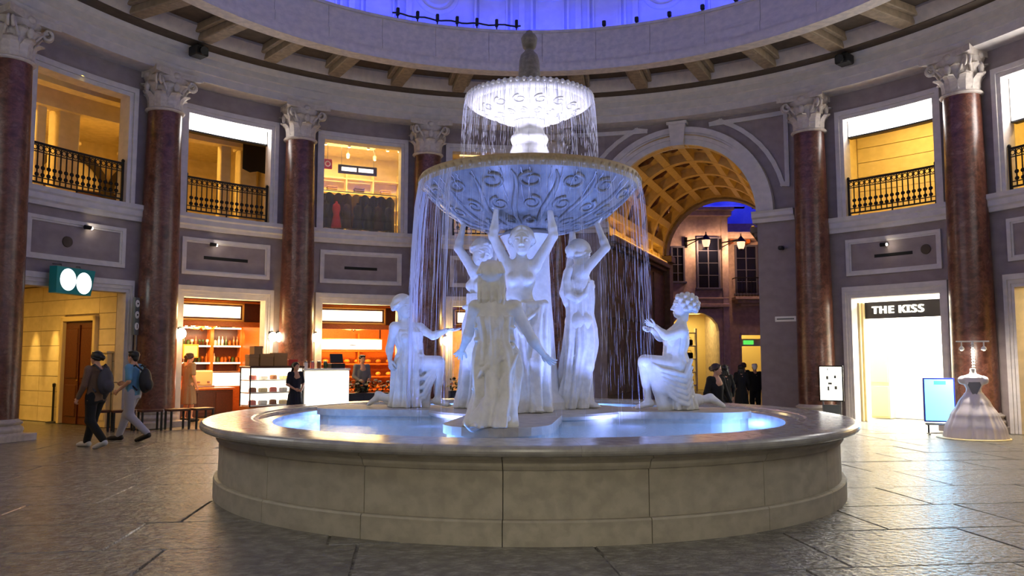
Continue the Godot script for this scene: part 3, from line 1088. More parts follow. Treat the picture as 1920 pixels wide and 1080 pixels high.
# ---------------------------------------------------------------- fountain
func build_fountain() -> void:
	var o := Vector3.ZERO
	var f := thing("fountain", "round tiered marble fountain with two bowls over a wide stone basin", "fountain")
	var n := 19
	var step := 360.0 / n
	for k in n:
		var a0 := 184.2 + k * step
		var a1 := a0 + step
		var g := 0.06
		put(MB.new().sweep(o, [Vector2(3.5, 0.0), Vector2(3.936, 0.0), Vector2(3.936, 0.205), Vector2(3.925, 0.222), Vector2(3.5, 0.235)], a0 + g, a1 - g, 6), "plinth_block", M.basin_stone, f)
		put(MB.new().sweep(o, [Vector2(3.5, 0.225), Vector2(3.885, 0.225), Vector2(3.88, 0.645), Vector2(3.5, 0.645)], a0 + g, a1 - g, 6), "basin_panel", M.basin_stone, f)
		put(MB.new().sweep(o, [Vector2(3.5, 0.64), Vector2(3.90, 0.64), Vector2(3.915, 0.665), Vector2(3.92, 0.675), Vector2(3.925, 0.70), Vector2(3.95, 0.725), Vector2(3.985, 0.738), Vector2(3.985, 0.765), Vector2(3.5, 0.765)], a0 + g, a1 - g, 6), "moulding", M.basin_stone, f)
		var cop := [Vector2(3.5, 0.765), Vector2(4.03, 0.765)]
		for i in 9:
			var t := -PI / 2 + PI * i / 8.0
			cop.append(Vector2(4.05 + 0.055 * cos(t), 0.818 + 0.05 * sin(t)))
		cop.append_array([Vector2(3.94, 0.872), Vector2(3.53, 0.878), Vector2(3.5, 0.870)])
		put(MB.new().sweep(o, cop, a0 + step * 0.5 + 0.012, a1 + step * 0.5 - 0.012, 8), "coping_stone", M.coping_marble, f)
	put(MB.new().sweep(o, [Vector2(3.28, 0.40), Vector2(3.52, 0.40), Vector2(3.52, 0.865), Vector2(3.44, 0.865), Vector2(3.43, 0.835), Vector2(3.30, 0.83), Vector2(3.28, 0.82)], 0, 360, 96, false), "inner_ledge", M.coping_marble, f)
	put(MB.new().sweep(o, [Vector2(0.0, 0.40), Vector2(3.6, 0.40), Vector2(3.6, 0.46), Vector2(0.0, 0.46)], 0, 360, 64, false), "pool_floor", M.pool_floor, f)
	# raised platform: a disc with four rounded arms
	var plat := put(MB.new().lathe(o, [Vector2(1.30, 0.46), Vector2(1.30, 0.84), Vector2(1.34, 0.86), Vector2(1.35, 0.90), Vector2(1.33, 0.925), Vector2(0.0, 0.93)], 56, 0.75), "platform", M.basin_stone, f)
	for k in 4:
		var turn := Basis(Vector3.UP, -deg_to_rad(8.0) + k * PI / 2)
		var reach := 2.55 if k == 0 else 2.35
		for e in [[0.0, 0.46, 0.84], [0.04, 0.84, 0.926]]:
			var pts := PackedVector2Array()
			var hw: float = 0.52 + e[0]
			pts.append(Vector2(-hw, 0.8))
			for i in 13:
				var a := PI - PI * i / 12.0
				pts.append(Vector2(hw * cos(a), reach + hw * sin(a)))
			pts.append(Vector2(hw, 0.8))
			var mb := MB.new().at(Transform3D(turn * Basis(Vector3.RIGHT, PI / 2), Vector3.ZERO))
			mb.prism(pts, -e[1], -e[2])
			put(mb, "platform_arm", M.basin_stone, plat)
	# the middle pillar
	put(MB.new().lathe(Vector3(0.03, 0, -0.05), [Vector2(0.55, 0.92), Vector2(0.55, 1.02), Vector2(0.48, 1.08), Vector2(0.42, 1.15), Vector2(0.36, 1.6), Vector2(0.30, 2.4), Vector2(0.27, 3.0), Vector2(0.34, 3.15), Vector2(0.40, 3.25), Vector2(0.30, 3.35)], 32), "pillar", M.statue_marble, f)
	bowl_big(f)
	bowl_small(f)
	# water in the basin and in both bowls
	put(MB.new().sweep(o, [Vector2(0.0, 0.785), Vector2(3.30, 0.785), Vector2(3.30, 0.788), Vector2(0.0, 0.788)], 0, 360, 64, false), "pool_water", M.water, f)
	# underwater lamps
	var lens := glow("pool_light_glow", Color(0.62, 0.80, 1.0), 6.0)
	var spots := []
	for k in 4:
		spots.append([45.0 + 90.0 * k, 1.75, 7.5])
	for k in 8:
		spots.append([22.5 + 45.0 * k, 2.95, 3.4])
	var proto: Node3D = null
	for e in spots:
		var a := deg_to_rad(e[0])
		var p := Vector3(sin(a) * e[1], 0.46, cos(a) * e[1])
		if proto == null:
			proto = thing("pool_lamp", "small round underwater lamp on the pale pool floor", "lamp", Transform3D(Basis(), p), "underwater lamps of the fountain")
			put(MB.new().lathe(Vector3.ZERO, [Vector2(0.0, 0.0), Vector2(0.10, 0.0), Vector2(0.11, 0.05), Vector2(0.09, 0.10), Vector2(0.085, 0.10), Vector2(0.08, 0.08)], 16), "housing", M.steel, proto)
			put(MB.new().lathe(Vector3.ZERO, [Vector2(0.08, 0.085), Vector2(0.0, 0.1)], 8), "light_lens", lens, proto)
		else:
			copy_of(proto, Transform3D(Basis(), p))
		var dir := Vector3(-p.x * (0.55 if e[1] > 2.0 else 0.25), 1.5, -p.z * (0.55 if e[1] > 2.0 else 0.25))
		if e[1] > 2.0:
			omni("pool_light", p + Vector3(0, 0.16, 0), Color(0.42, 0.62, 1.0), 1.5, 0.06)
			continue
		spot("pool_light", p + Vector3(0, 0.13, 0), dir, 58.0, Color(0.54, 0.62, 1.0), e[2], 0.07)
	# lamps in the great bowl that shine up into the small one
	var hot := glow("bowl_light_glow", Color(0.92, 0.90, 1.0), 8.0)
	proto = null
	for k in 4:
		var a := TAU * (k + 0.5) / 4.0
		var p := Vector3(0.035 + 0.62 * sin(a), 3.90, 0.62 * cos(a))
		if proto == null:
			proto = thing("bowl_lamp", "small lamp in the great bowl pointing up", "lamp", Transform3D(Basis(), p), "lamps in the great bowl")
			put(MB.new().lathe(Vector3.ZERO, [Vector2(0.0, -0.12), Vector2(0.06, -0.12), Vector2(0.07, 0.0), Vector2(0.06, 0.05)], 14), "housing", M.steel, proto)
			put(MB.new().lathe(Vector3.ZERO, [Vector2(0.058, 0.035), Vector2(0.0, 0.05)], 8), "light_lens", hot, proto)
		else:
			copy_of(proto, Transform3D(Basis(), p))
		spot("bowl_light", p + Vector3(0, 0.09, 0), Vector3(-0.12 * sin(a), 1.0, -0.12 * cos(a)), 50.0, Color(0.86, 0.85, 1.0), 2.0, 0.06)


func bowl_point(prof: Array, t: float) -> Array:
	var f := t * (prof.size() - 1)
	var i := clampi(int(f), 0, prof.size() - 2)
	var p: Vector2 = prof[i].lerp(prof[i + 1], f - i)
	var d: Vector2 = (prof[i + 1] - prof[i]).normalized()
	return [p, Vector2(d.y, -d.x)]


func bowl_big(f: Node3D) -> void:
	var o := Vector3(0.035, 0, 0)
	var under := [Vector2(0.30, 3.32), Vector2(0.55, 3.34), Vector2(0.80, 3.42), Vector2(1.02, 3.53), Vector2(1.20, 3.66), Vector2(1.34, 3.79), Vector2(1.42, 3.88)]
	var prof := [Vector2(0.0, 3.30)] + under + [Vector2(1.46, 3.90), Vector2(1.50, 3.945), Vector2(1.505, 3.99), Vector2(1.49, 4.03), Vector2(1.44, 4.035), Vector2(1.40, 4.0), Vector2(1.30, 3.90), Vector2(1.0, 3.75), Vector2(0.0, 3.68)]
	var b := put(MB.new().lathe(o, prof, 96, 0.6), "great_bowl", M.bowl_stone, f)
	put(MB.new().lathe(o, [Vector2(1.462, 3.898), Vector2(1.504, 3.945), Vector2(1.509, 3.99), Vector2(1.493, 4.034), Vector2(1.44, 4.039)], 96, 0.6), "rim_band", M.rim_tan, b)
	# a row of eggs under the rim
	var mb := MB.new()
	for k in 72:
		var a := TAU * k / 72.0
		mb.ball(o + Vector3(1.495 * cos(a), 3.965, 1.495 * sin(a)), Vector3(0.034, 0.042, 0.034), 7, 5)
	put(mb, "egg_border", M.rim_tan, b)
	# relief: scrolls and leaves over the underside
	mb = MB.new()
	for k in 16:
		var a := TAU * k / 16.0
		var flip := 1.0 if k % 2 == 0 else -1.0
		for e in [[0.80, 0.13, 1.0], [0.50, 0.10, -1.0], [0.25, 0.07, 1.0]]:
			var path := []
			var rad := []
			for i in 20:
				var t := i / 19.0
				var ang: float = t * 2.6 * PI * flip * e[2]
				var rr: float = e[1] * (1.0 - 0.75 * t)
				var tt := clampf(e[0] + rr * cos(ang) * 0.9, 0.02, 0.99)
				var pn := bowl_point(under, tt)
				var aa: float = a + rr * sin(ang) * 1.1 / maxf(pn[0].x, 0.3) * 1.2
				path.append(o + Vector3(pn[0].x * cos(aa), pn[0].y - 0.004, pn[0].x * sin(aa)))
				rad.append(0.030 - 0.016 * t)
			mb.tube(path, rad, 5)
		# a leaf between the scrolls
		var path := []
		var rad := []
		for i in 8:
			var t := i / 7.0
			var pn := bowl_point(under, lerpf(0.08, 0.96, t))
			var aa := a + TAU / 32.0 + 0.05 * sin(t * 6.0)
			path.append(o + Vector3(pn[0].x * cos(aa), pn[0].y, pn[0].x * sin(aa)))
			rad.append(0.012 + 0.03 * sin(PI * t))
		mb.tube(path, rad, 5)
	put(mb, "scroll_relief", M.bowl_stone, b)
	put(MB.new().sweep(o, [Vector2(0.0, 3.94), Vector2(1.34, 3.94), Vector2(1.34, 3.943), Vector2(0.0, 3.943)], 0, 360, 48, false), "bowl_water", M.water, b)


func bowl_small(f: Node3D) -> void:
	var o := Vector3(0.035, 0, 0)
	put(MB.new().lathe(o, [Vector2(0.34, 3.68), Vector2(0.34, 4.20), Vector2(0.30, 4.28), Vector2(0.265, 4.34), Vector2(0.27, 4.42), Vector2(0.25, 4.48), Vector2(0.235, 4.52), Vector2(0.25, 4.56), Vector2(0.262, 4.60), Vector2(0.25, 4.64), Vector2(0.215, 4.67), Vector2(0.195, 4.74), Vector2(0.20, 4.80), Vector2(0.235, 4.84), Vector2(0.21, 4.87)], 40), "stem", M.statue_marble, f)
	var under := [Vector2(0.20, 4.84), Vector2(0.34, 4.87), Vector2(0.50, 4.93), Vector2(0.64, 5.00), Vector2(0.74, 5.06)]
	var prof := [Vector2(0.0, 4.82)] + under + [Vector2(0.77, 5.085), Vector2(0.78, 5.075), Vector2(0.82, 5.08), Vector2(0.87, 5.12), Vector2(0.875, 5.16), Vector2(0.86, 5.185), Vector2(0.80, 5.18), Vector2(0.72, 5.12), Vector2(0.4, 5.0), Vector2(0.0, 4.95)]
	var b := put(MB.new().lathe(o, prof, 72, 0.6), "small_bowl", M.statue_marble, f)
	var mb := MB.new()
	for k in 64:
		var a := TAU * k / 64.0
		mb.ball(o + Vector3(0.868 * cos(a), 5.165, 0.868 * sin(a)), Vector3(0.03, 0.034, 0.03), 6, 5)
	put(mb, "bead_border", M.statue_marble, b)
	mb = MB.new()
	for k in 14:
		var a := TAU * k / 14.0
		for e in [[0.72, 0.15, 1.0], [0.36, 0.10, -1.0]]:
			var path := []
			var rad := []
			for i in 14:
				var t := i / 13.0
				var ang: float = t * 2.4 * PI * e[2]
				var rr: float = e[1] * (1.0 - 0.75 * t)
				var pn := bowl_point(under, clampf(e[0] + rr * cos(ang), 0.02, 0.99))
				var aa: float = a + rr * sin(ang) * 0.7 / maxf(pn[0].x, 0.25)
				path.append(o + Vector3(pn[0].x * cos(aa), pn[0].y - 0.002, pn[0].x * sin(aa)))
				rad.append(0.016 - 0.008 * t)
			mb.tube(path, rad, 4)
	put(mb, "scroll_relief", M.statue_marble, b)
	put(MB.new().lathe(o, [Vector2(0.16, 4.95), Vector2(0.16, 5.2), Vector2(0.12, 5.3), Vector2(0.13, 5.42), Vector2(0.155, 5.48), Vector2(0.15, 5.56), Vector2(0.14, 5.72), Vector2(0.12, 5.80), Vector2(0.07, 5.85), Vector2(0.06, 5.88), Vector2(0.09, 5.91), Vector2(0.105, 5.97), Vector2(0.115, 6.04), Vector2(0.09, 6.09), Vector2(0.05, 6.12), Vector2(0.04, 6.15), Vector2(0.0, 6.17)], 24), "finial", M.finial_stone, f)


# ---------------------------------------------------------------- soft shapes: a distance field on a grid, meshed as surface nets
class Field:
	var o: Vector3
	var h: float
	var nx: int
	var ny: int
	var nz: int
	var d := PackedFloat32Array()
	var mark := PackedByteArray()
	var list := PackedInt32Array()

	func _init(lo: Vector3, hi: Vector3, cell: float) -> void:
		o = lo
		h = cell
		nx = int(ceil((hi.x - lo.x) / cell)) + 2
		ny = int(ceil((hi.y - lo.y) / cell)) + 2
		nz = int(ceil((hi.z - lo.z) / cell)) + 2
		d.resize(nx * ny * nz)
		d.fill(1.0)
		mark.resize(nx * ny * nz)

	func _range(lo: Vector3, hi: Vector3, pad: float) -> Array:
		var e := Vector3(pad, pad, pad)
		var a := (lo - e - o) / h
		var b := (hi + e - o) / h
		return [clampi(int(a.x), 0, nx - 1), clampi(int(b.x) + 1, 0, nx - 1), clampi(int(a.y), 0, ny - 1), clampi(int(b.y) + 1, 0, ny - 1), clampi(int(a.z), 0, nz - 1), clampi(int(b.z) + 1, 0, nz - 1)]

	func _join(idx: int, dist: float, k: float) -> void:
		var old := d[idx]
		var t := clampf(0.5 + 0.5 * (old - dist) / k, 0.0, 1.0)
		var r := lerpf(old, dist, t) - k * t * (1.0 - t)
		d[idx] = r
		if mark[idx] == 0 and r < 2.2 * h and r > -2.2 * h - k:
			mark[idx] = 1
			list.append(idx)

	# a capsule from a to b that tapers from radius ra to rb
	func cap(a: Vector3, b: Vector3, ra: float, rb: float, k := 0.03) -> Field:
		var m := maxf(ra, rb)
		var pad := m + k + 2.0 * h
		var r := _range(a.min(b), a.max(b), pad)
		var ba := b - a
		var l2 := maxf(ba.length_squared(), 1e-9)
		var lim := k + 2.0 * h
		for z in range(r[4], r[5] + 1):
			for y in range(r[2], r[3] + 1):
				var row := (z * ny + y) * nx
				var p := o + Vector3(r[0], y, z) * h - a
				for x in range(r[0], r[1] + 1):
					var t := clampf(p.dot(ba) / l2, 0.0, 1.0)
					var dist := (p - ba * t).length() - (ra + (rb - ra) * t)
					if dist < lim: _join(row + x, dist, k)
					p.x += h
		return self

	func chain(pts: Array, rad: Array, k := 0.03) -> Field:
		for i in pts.size() - 1:
			cap(pts[i], pts[i + 1], rad[i], rad[i + 1], k)
		return self

	func ell(c: Vector3, rr: Vector3, k := 0.03, b := Basis()) -> Field:
		var m := maxf(rr.x, maxf(rr.y, rr.z))
		var s := minf(rr.x, minf(rr.y, rr.z))
		var r := _range(c, c, m + k + 2.0 * h)
		var bt := b.transposed()
		var lim := k + 2.0 * h
		for z in range(r[4], r[5] + 1):
			for y in range(r[2], r[3] + 1):
				var row := (z * ny + y) * nx
				for x in range(r[0], r[1] + 1):
					var p := bt * (o + Vector3(x, y, z) * h - c)
					var q := p / rr
					var l := q.length()
					var g := (q / rr).length()
					var dist := (l * (l - 1.0) / g) if g > 1e-6 else -s
					if dist < lim: _join(row + x, dist, k)
		return self

	# takes an ellipsoid away
	func cut(c: Vector3, rr: Vector3, k := 0.02) -> Field:
		var r := _range(c, c, maxf(rr.x, maxf(rr.y, rr.z)) + k + 2.0 * h)
		for z in range(r[4], r[5] + 1):
			for y in range(r[2], r[3] + 1):
				var row := (z * ny + y) * nx
				for x in range(r[0], r[1] + 1):
					var q := (o + Vector3(x, y, z) * h - c) / rr
					var dist := -(q.length() - 1.0) * minf(rr.x, minf(rr.y, rr.z))
					var old := d[row + x]
					var t := clampf(0.5 - 0.5 * (old - dist) / k, 0.0, 1.0)
					d[row + x] = lerpf(old, dist, t) + k * t * (1.0 - t)
					if mark[row + x] == 0 and absf(d[row + x]) < 2.2 * h:
						mark[row + x] = 1
						list.append(row + x)
		return self

	# cloth: rings [y, cx, cz, rx, rz] from low to high, with folds of the given number, depth low and high, and twist
	func cloth(rings: Array, folds: float, amp0: float, amp1: float, twist: float, k := 0.03, phase := 0.0) -> Field:
		var y0: float = rings[0][0]
		var y1: float = rings[rings.size() - 1][0]
		var lim := k + 2.0 * h + maxf(amp0, amp1) * 1.5
		var j0 := clampi(int((y0 - lim - o.y) / h), 0, ny - 1)
		var j1 := clampi(int((y1 + lim - o.y) / h) + 1, 0, ny - 1)
		for y in range(j0, j1 + 1):
			var py := o.y + y * h
			var yy := clampf(py, y0, y1)
			var i := 0
			while i < rings.size() - 2 and yy > rings[i + 1][0]: i += 1
			var t: float = (yy - rings[i][0]) / maxf(rings[i + 1][0] - rings[i][0], 1e-5)
			t = t * t * (3.0 - 2.0 * t) * 0.5 + t * 0.5
			var cx := lerpf(rings[i][1], rings[i + 1][1], t)
			var cz := lerpf(rings[i][2], rings[i + 1][2], t)
			var rx := lerpf(rings[i][3], rings[i + 1][3], t)
			var rz := lerpf(rings[i][4], rings[i + 1][4], t)
			var amp := lerpf(amp0, amp1, (yy - y0) / (y1 - y0))
			var s := minf(rx, rz)
			var r := _range(Vector3(cx - rx, py, cz - rz), Vector3(cx + rx, py, cz + rz), lim)
			var cap_d := maxf(py - y1, y0 - py)
			for z in range(r[4], r[5] + 1):
				var row := (z * ny + y) * nx
				var dz := (o.z + z * h - cz) / rz
				for x in range(r[0], r[1] + 1):
					var dx := (o.x + x * h - cx) / rx
					var dist := (sqrt(dx * dx + dz * dz) - 1.0) * s
					if dist > lim or dist < -lim - 0.03: 
						if dist < 0.0: _join(row + x, maxf(dist, cap_d), k)
						continue
					var a := atan2(dz, dx)
					dist -= amp * (2.0 * absf(sin(0.5 * (folds * a + twist * py + phase))) - 1.0 + 0.55 * sin((floorf(folds * 1.7)) * a - twist * 1.6 * py + phase * 2.0 + 1.0))
					_join(row + x, maxf(dist, cap_d), k)
		return self

	func mesh_into(mb: MB) -> void:
		var sx := 1
		var sy := nx
		var sz := nx * ny
		var vert := {}
		var pos := PackedVector3Array()
		var nor := PackedVector3Array()
		var cells := {}
		for idx in list:
			# the eight cells that share this corner may be crossed
			for c in [idx, idx - sx, idx - sy, idx - sz, idx - sx - sy, idx - sx - sz, idx - sy - sz, idx - sx - sy - sz]:
				cells[c] = true
		var total := d.size()
		for c in cells:
			var z: int = c / sz
			var y: int = (c - z * sz) / sy
			var x: int = c - z * sz - y * sy
			if c < 0 or x < 0 or x >= nx - 1 or y >= ny - 1 or z >= nz - 1 or c + sx + sy + sz >= total: continue
			var a0 := d[c]
			var a1 := d[c + sx]
			var a2 := d[c + sy]
			var a3 := d[c + sx + sy]
			var a4 := d[c + sz]
			var a5 := d[c + sx + sz]
			var a6 := d[c + sy + sz]
			var a7 := d[c + sx + sy + sz]
			var neg := int(a0 < 0.0) + int(a1 < 0.0) + int(a2 < 0.0) + int(a3 < 0.0) + int(a4 < 0.0) + int(a5 < 0.0) + int(a6 < 0.0) + int(a7 < 0.0)
			if neg == 0 or neg == 8: continue
			var sum := Vector3.ZERO
			var cnt := 0
			if (a0 < 0.0) != (a1 < 0.0): sum += Vector3(a0 / (a0 - a1), 0, 0); cnt += 1
			if (a2 < 0.0) != (a3 < 0.0): sum += Vector3(a2 / (a2 - a3), 1, 0); cnt += 1
			if (a4 < 0.0) != (a5 < 0.0): sum += Vector3(a4 / (a4 - a5), 0, 1); cnt += 1
			if (a6 < 0.0) != (a7 < 0.0): sum += Vector3(a6 / (a6 - a7), 1, 1); cnt += 1
			if (a0 < 0.0) != (a2 < 0.0): sum += Vector3(0, a0 / (a0 - a2), 0); cnt += 1
			if (a1 < 0.0) != (a3 < 0.0): sum += Vector3(1, a1 / (a1 - a3), 0); cnt += 1
			if (a4 < 0.0) != (a6 < 0.0): sum += Vector3(0, a4 / (a4 - a6), 1); cnt += 1
			if (a5 < 0.0) != (a7 < 0.0): sum += Vector3(1, a5 / (a5 - a7), 1); cnt += 1
			if (a0 < 0.0) != (a4 < 0.0): sum += Vector3(0, 0, a0 / (a0 - a4)); cnt += 1
			if (a1 < 0.0) != (a5 < 0.0): sum += Vector3(1, 0, a1 / (a1 - a5)); cnt += 1
			if (a2 < 0.0) != (a6 < 0.0): sum += Vector3(0, 1, a2 / (a2 - a6)); cnt += 1
			if (a3 < 0.0) != (a7 < 0.0): sum += Vector3(1, 1, a3 / (a3 - a7)); cnt += 1
			vert[c] = pos.size()
			pos.append(o + (Vector3(x, y, z) + sum / cnt) * h)
			var g := Vector3(a1 + a3 + a5 + a7 - a0 - a2 - a4 - a6, a2 + a3 + a6 + a7 - a0 - a1 - a4 - a5, a4 + a5 + a6 + a7 - a0 - a1 - a2 - a3)
			nor.append(g.normalized())
		for c in vert:
			var neg: bool = d[c] < 0.0
			if neg != (d[c + sx] < 0.0): _quad(mb, vert, pos, nor, c, c - sy, c - sy - sz, c - sz)
			if neg != (d[c + sy] < 0.0): _quad(mb, vert, pos, nor, c, c - sx, c - sx - sz, c - sz)
			if neg != (d[c + sz] < 0.0): _quad(mb, vert, pos, nor, c, c - sx, c - sx - sy, c - sy)

	func _quad(mb: MB, vert: Dictionary, pos: PackedVector3Array, nor: PackedVector3Array, a: int, b: int, c: int, e: int) -> void:
		if not (vert.has(b) and vert.has(c) and vert.has(e)): return
		var i: int = vert[a]
		var j: int = vert[b]
		var k: int = vert[c]
		var l: int = vert[e]
		mb.quad4(pos[i], pos[j], pos[k], pos[l], nor[i], nor[j], nor[k], nor[l])


func join_mesh(mb: MB, other: MB, xf: Transform3D) -> void:
	var flip := xf.basis.determinant() < 0.0
	var nb := xf.basis.inverse().transposed()
	for i in range(0, other.v.size(), 3):
		for k in ([0, 2, 1] if flip else [0, 1, 2]):
			mb.v.append(xf * other.v[i + k])
			mb.n.append((nb * other.n[i + k]).normalized())


var kit := {}   # shapes made once: head, hair, hands


# a head of height one (chin to crown) about its middle, looking along +z
func make_kit() -> void:
	if kit.size(): return
	var f := Field.new(Vector3(-0.5, -0.75, -0.55), Vector3(0.5, 0.6, 0.65), 0.024)
	f.ell(Vector3(0, 0.12, -0.06), Vector3(0.36, 0.38, 0.44), 0.05)
	f.ell(Vector3(0, -0.10, 0.10), Vector3(0.29, 0.36, 0.29), 0.08)
	f.ell(Vector3(0, -0.36, 0.20), Vector3(0.15, 0.12, 0.15), 0.12)
	f.cap(Vector3(0, -0.2, -0.08), Vector3(0, -0.50, -0.10), 0.20, 0.15, 0.08)
	f.cut(Vector3(-0.155, 0.02, 0.40), Vector3(0.085, 0.055, 0.07), 0.05)
	f.cut(Vector3(0.155, 0.02, 0.40), Vector3(0.085, 0.055, 0.07), 0.05)
	f.ell(Vector3(-0.15, 0.015, 0.315), Vector3(0.07, 0.05, 0.05), 0.015)
	f.ell(Vector3(0.15, 0.015, 0.315), Vector3(0.07, 0.05, 0.05), 0.015)
	f.cap(Vector3(0, 0.06, 0.37), Vector3(0, -0.13, 0.46), 0.038, 0.055, 0.03)
	f.ell(Vector3(-0.05, -0.145, 0.41), Vector3(0.04, 0.035, 0.05), 0.02)
	f.ell(Vector3(0.05, -0.145, 0.41), Vector3(0.04, 0.035, 0.05), 0.02)
	f.cap(Vector3(-0.09, -0.265, 0.355), Vector3(0.09, -0.265, 0.355), 0.028, 0.028, 0.02)
	f.cap(Vector3(-0.07, -0.305, 0.345), Vector3(0.07, -0.305, 0.345), 0.030, 0.030, 0.012)
	f.cap(Vector3(-0.22, 0.10, 0.30), Vector3(-0.06, 0.12, 0.37), 0.03, 0.03, 0.03)
	f.cap(Vector3(0.22, 0.10, 0.30), Vector3(0.06, 0.12, 0.37), 0.03, 0.03, 0.03)
	for s in [-1.0, 1.0]:
		f.ell(Vector3(s * 0.36, -0.03, -0.03), Vector3(0.04, 0.12, 0.08), 0.02)
	var m := MB.new()
	f.mesh_into(m)
	kit.head = m
	# hair: waved and tied up at the back
	f = Field.new(Vector3(-0.6, -0.7, -0.95), Vector3(0.6, 0.75, 0.55), 0.03)
	f.ell(Vector3(0, 0.16, -0.10), Vector3(0.43, 0.42, 0.48), 0.04)
	f.ell(Vector3(0, 0.05, -0.55), Vector3(0.22, 0.22, 0.22), 0.06)
	for s in [-1.0, 1.0]:
		for i in 5:
			var t := i / 4.0
			f.cap(Vector3(s * 0.06, 0.44 - 0.05 * t, 0.28 - 0.2 * t), Vector3(s * 0.42, 0.08 - 0.08 * t, 0.10 - 0.28 * t), 0.065, 0.05, 0.008)
		f.cap(Vector3(s * 0.40, 0.0, -0.05), Vector3(s * 0.20, -0.12, -0.45), 0.09, 0.09, 0.04)
	f.cut(Vector3(0, -0.20, 0.52), Vector3(0.31, 0.52, 0.46), 0.03)
	m = MB.new()
	f.mesh_into(m)
	kit.hair_up = m
	# hair: loose locks down the back
	f = Field.new(Vector3(-0.75, -1.75, -1.0), Vector3(0.75, 0.75, 0.55), 0.03)
	f.ell(Vector3(0, 0.16, -0.10), Vector3(0.42, 0.41, 0.47), 0.04)
	f.ell(Vector3(0, -0.45, -0.36), Vector3(0.34, 0.60, 0.10), 0.04)
	for i in 9:
		var u := (i - 4.0) / 4.0
		f.chain([Vector3(u * 0.10, 0.52, 0.02), Vector3(u * 0.28, 0.46, -0.25), Vector3(u * 0.40, 0.15, -0.46)], [0.04, 0.055, 0.06], 0.008)
	for i in 11:
		var u := (i - 5.0) / 5.0
		var wob := 0.05 * sin(i * 2.3)
		f.chain([Vector3(u * 0.32, 0.30, -0.32), Vector3(u * 0.38, -0.2, -0.38 + 0.12 * u * u), Vector3(u * 0.40 + wob, -0.65, -0.44 + wob), Vector3(u * 0.34 - wob, -1.0, -0.42), Vector3(u * 0.24 + wob, -1.25 - 0.1 * sin(i * 1.7), -0.38)], [0.085, 0.07, 0.062, 0.055, 0.03], 0.008)
	f.cut(Vector3(0, -0.20, 0.52), Vector3(0.31, 0.52, 0.46), 0.03)
	m = MB.new()
	f.mesh_into(m)
	kit.hair_long = m
	# hair: curls held round the head
	f = Field.new(Vector3(-0.65, -0.7, -0.9), Vector3(0.65, 0.75, 0.55), 0.03)
	f.ell(Vector3(0, 0.14, -0.12), Vector3(0.42, 0.42, 0.47), 0.03)
	for i in 46:
		var a := i * 2.39996
		var yy := 0.95 - 1.55 * i / 45.0
		var rr := sqrt(maxf(0.0, 1.0 - yy * yy))
		var p := Vector3(rr * cos(a) * 0.45, 0.10 + yy * 0.45, -0.14 + rr * sin(a) * 0.50)
		if p.z > 0.16 and p.y < 0.32: continue
		f.ell(p, Vector3(0.11, 0.10, 0.11), 0.015)
	f.cut(Vector3(0, -0.20, 0.52), Vector3(0.31, 0.52, 0.46), 0.03)
	m = MB.new()
	f.mesh_into(m)
	kit.hair_curly = m
	# hair: short
	f = Field.new(Vector3(-0.6, -0.5, -0.75), Vector3(0.6, 0.75, 0.55), 0.034)
	f.ell(Vector3(0, 0.18, -0.10), Vector3(0.41, 0.38, 0.46), 0.04)
	f.ell(Vector3(0, -0.08, -0.28), Vector3(0.31, 0.30, 0.22), 0.05)
	for i in 7:
		f.cap(Vector3(-0.27 + 0.09 * i, 0.47, -0.15), Vector3(-0.30 + 0.10 * i, 0.43, 0.20), 0.08, 0.06, 0.02)
	f.cut(Vector3(0, -0.14, 0.48), Vector3(0.34, 0.46, 0.42), 0.03)
	m = MB.new()
	f.mesh_into(m)
	kit.hair_short = m
	# an open hand of length one along +y, palm to +z, thumb to +x; and a curled one
	for shape in ["hand_open", "hand_curl"]:
		var curl := 0.0 if shape == "hand_open" else 1.0
		f = Field.new(Vector3(-0.45, -0.15, -0.25), Vector3(0.55, 1.1, 0.55), 0.026)
		f.cap(Vector3(0, -0.12, 0), Vector3(0, 0.08, 0), 0.135, 0.14, 0.05)
		f.ell(Vector3(0.0, 0.28, 0.0), Vector3(0.20, 0.25, 0.085), 0.06)
		for i in 4:
			var fx := 0.145 - 0.098 * i
			var ln: float = [0.44, 0.50, 0.46, 0.36][i]
			var sp := (0.30 - 0.20 * i) * (1.0 - 0.7 * curl)
			var p := Vector3(fx, 0.46 - 0.02 * absf(i - 1.0), 0)
			var ang := 0.25 + 0.75 * curl
			var dir := Vector3(sp, 1.0, 0.0).normalized()
			var pts := [p]
			var q := p
			for b in 3:
				var a := ang * (0.45 + 0.65 * b)
				q += (dir * cos(a) + Vector3(0, 0, 1) * sin(a)) * ln * [0.44, 0.32, 0.24][b]
				pts.append(q)
			f.chain(pts, [0.062, 0.056, 0.050, 0.040], 0.012)
		f.chain([Vector3(0.13, 0.12, 0.02), Vector3(0.26, 0.27, 0.08), Vector3(0.35 - 0.1 * curl, 0.42, 0.12 + 0.08 * curl), Vector3(0.40 - 0.18 * curl, 0.55, 0.14 + 0.14 * curl)], [0.085, 0.075, 0.062, 0.048], 0.02)
		m = MB.new()
		f.mesh_into(m)
		kit[shape] = m


# the basis whose y runs along dir and whose z looks as nearly as may be along face
func along(dir: Vector3, face: Vector3) -> Basis:
	var y := dir.normalized()
	var z := (face - y * face.dot(y)).normalized()
	return Basis(y.cross(z), y, z)


func add_hand(mb: MB, shape: String, wrist: Vector3, tip: Vector3, palm: Vector3, size: float, mirrored := false) -> void:
	var b := along(tip - wrist, palm).scaled_local(Vector3(-size if mirrored else size, size, size))
	join_mesh(mb, kit[shape], Transform3D(b, wrist))


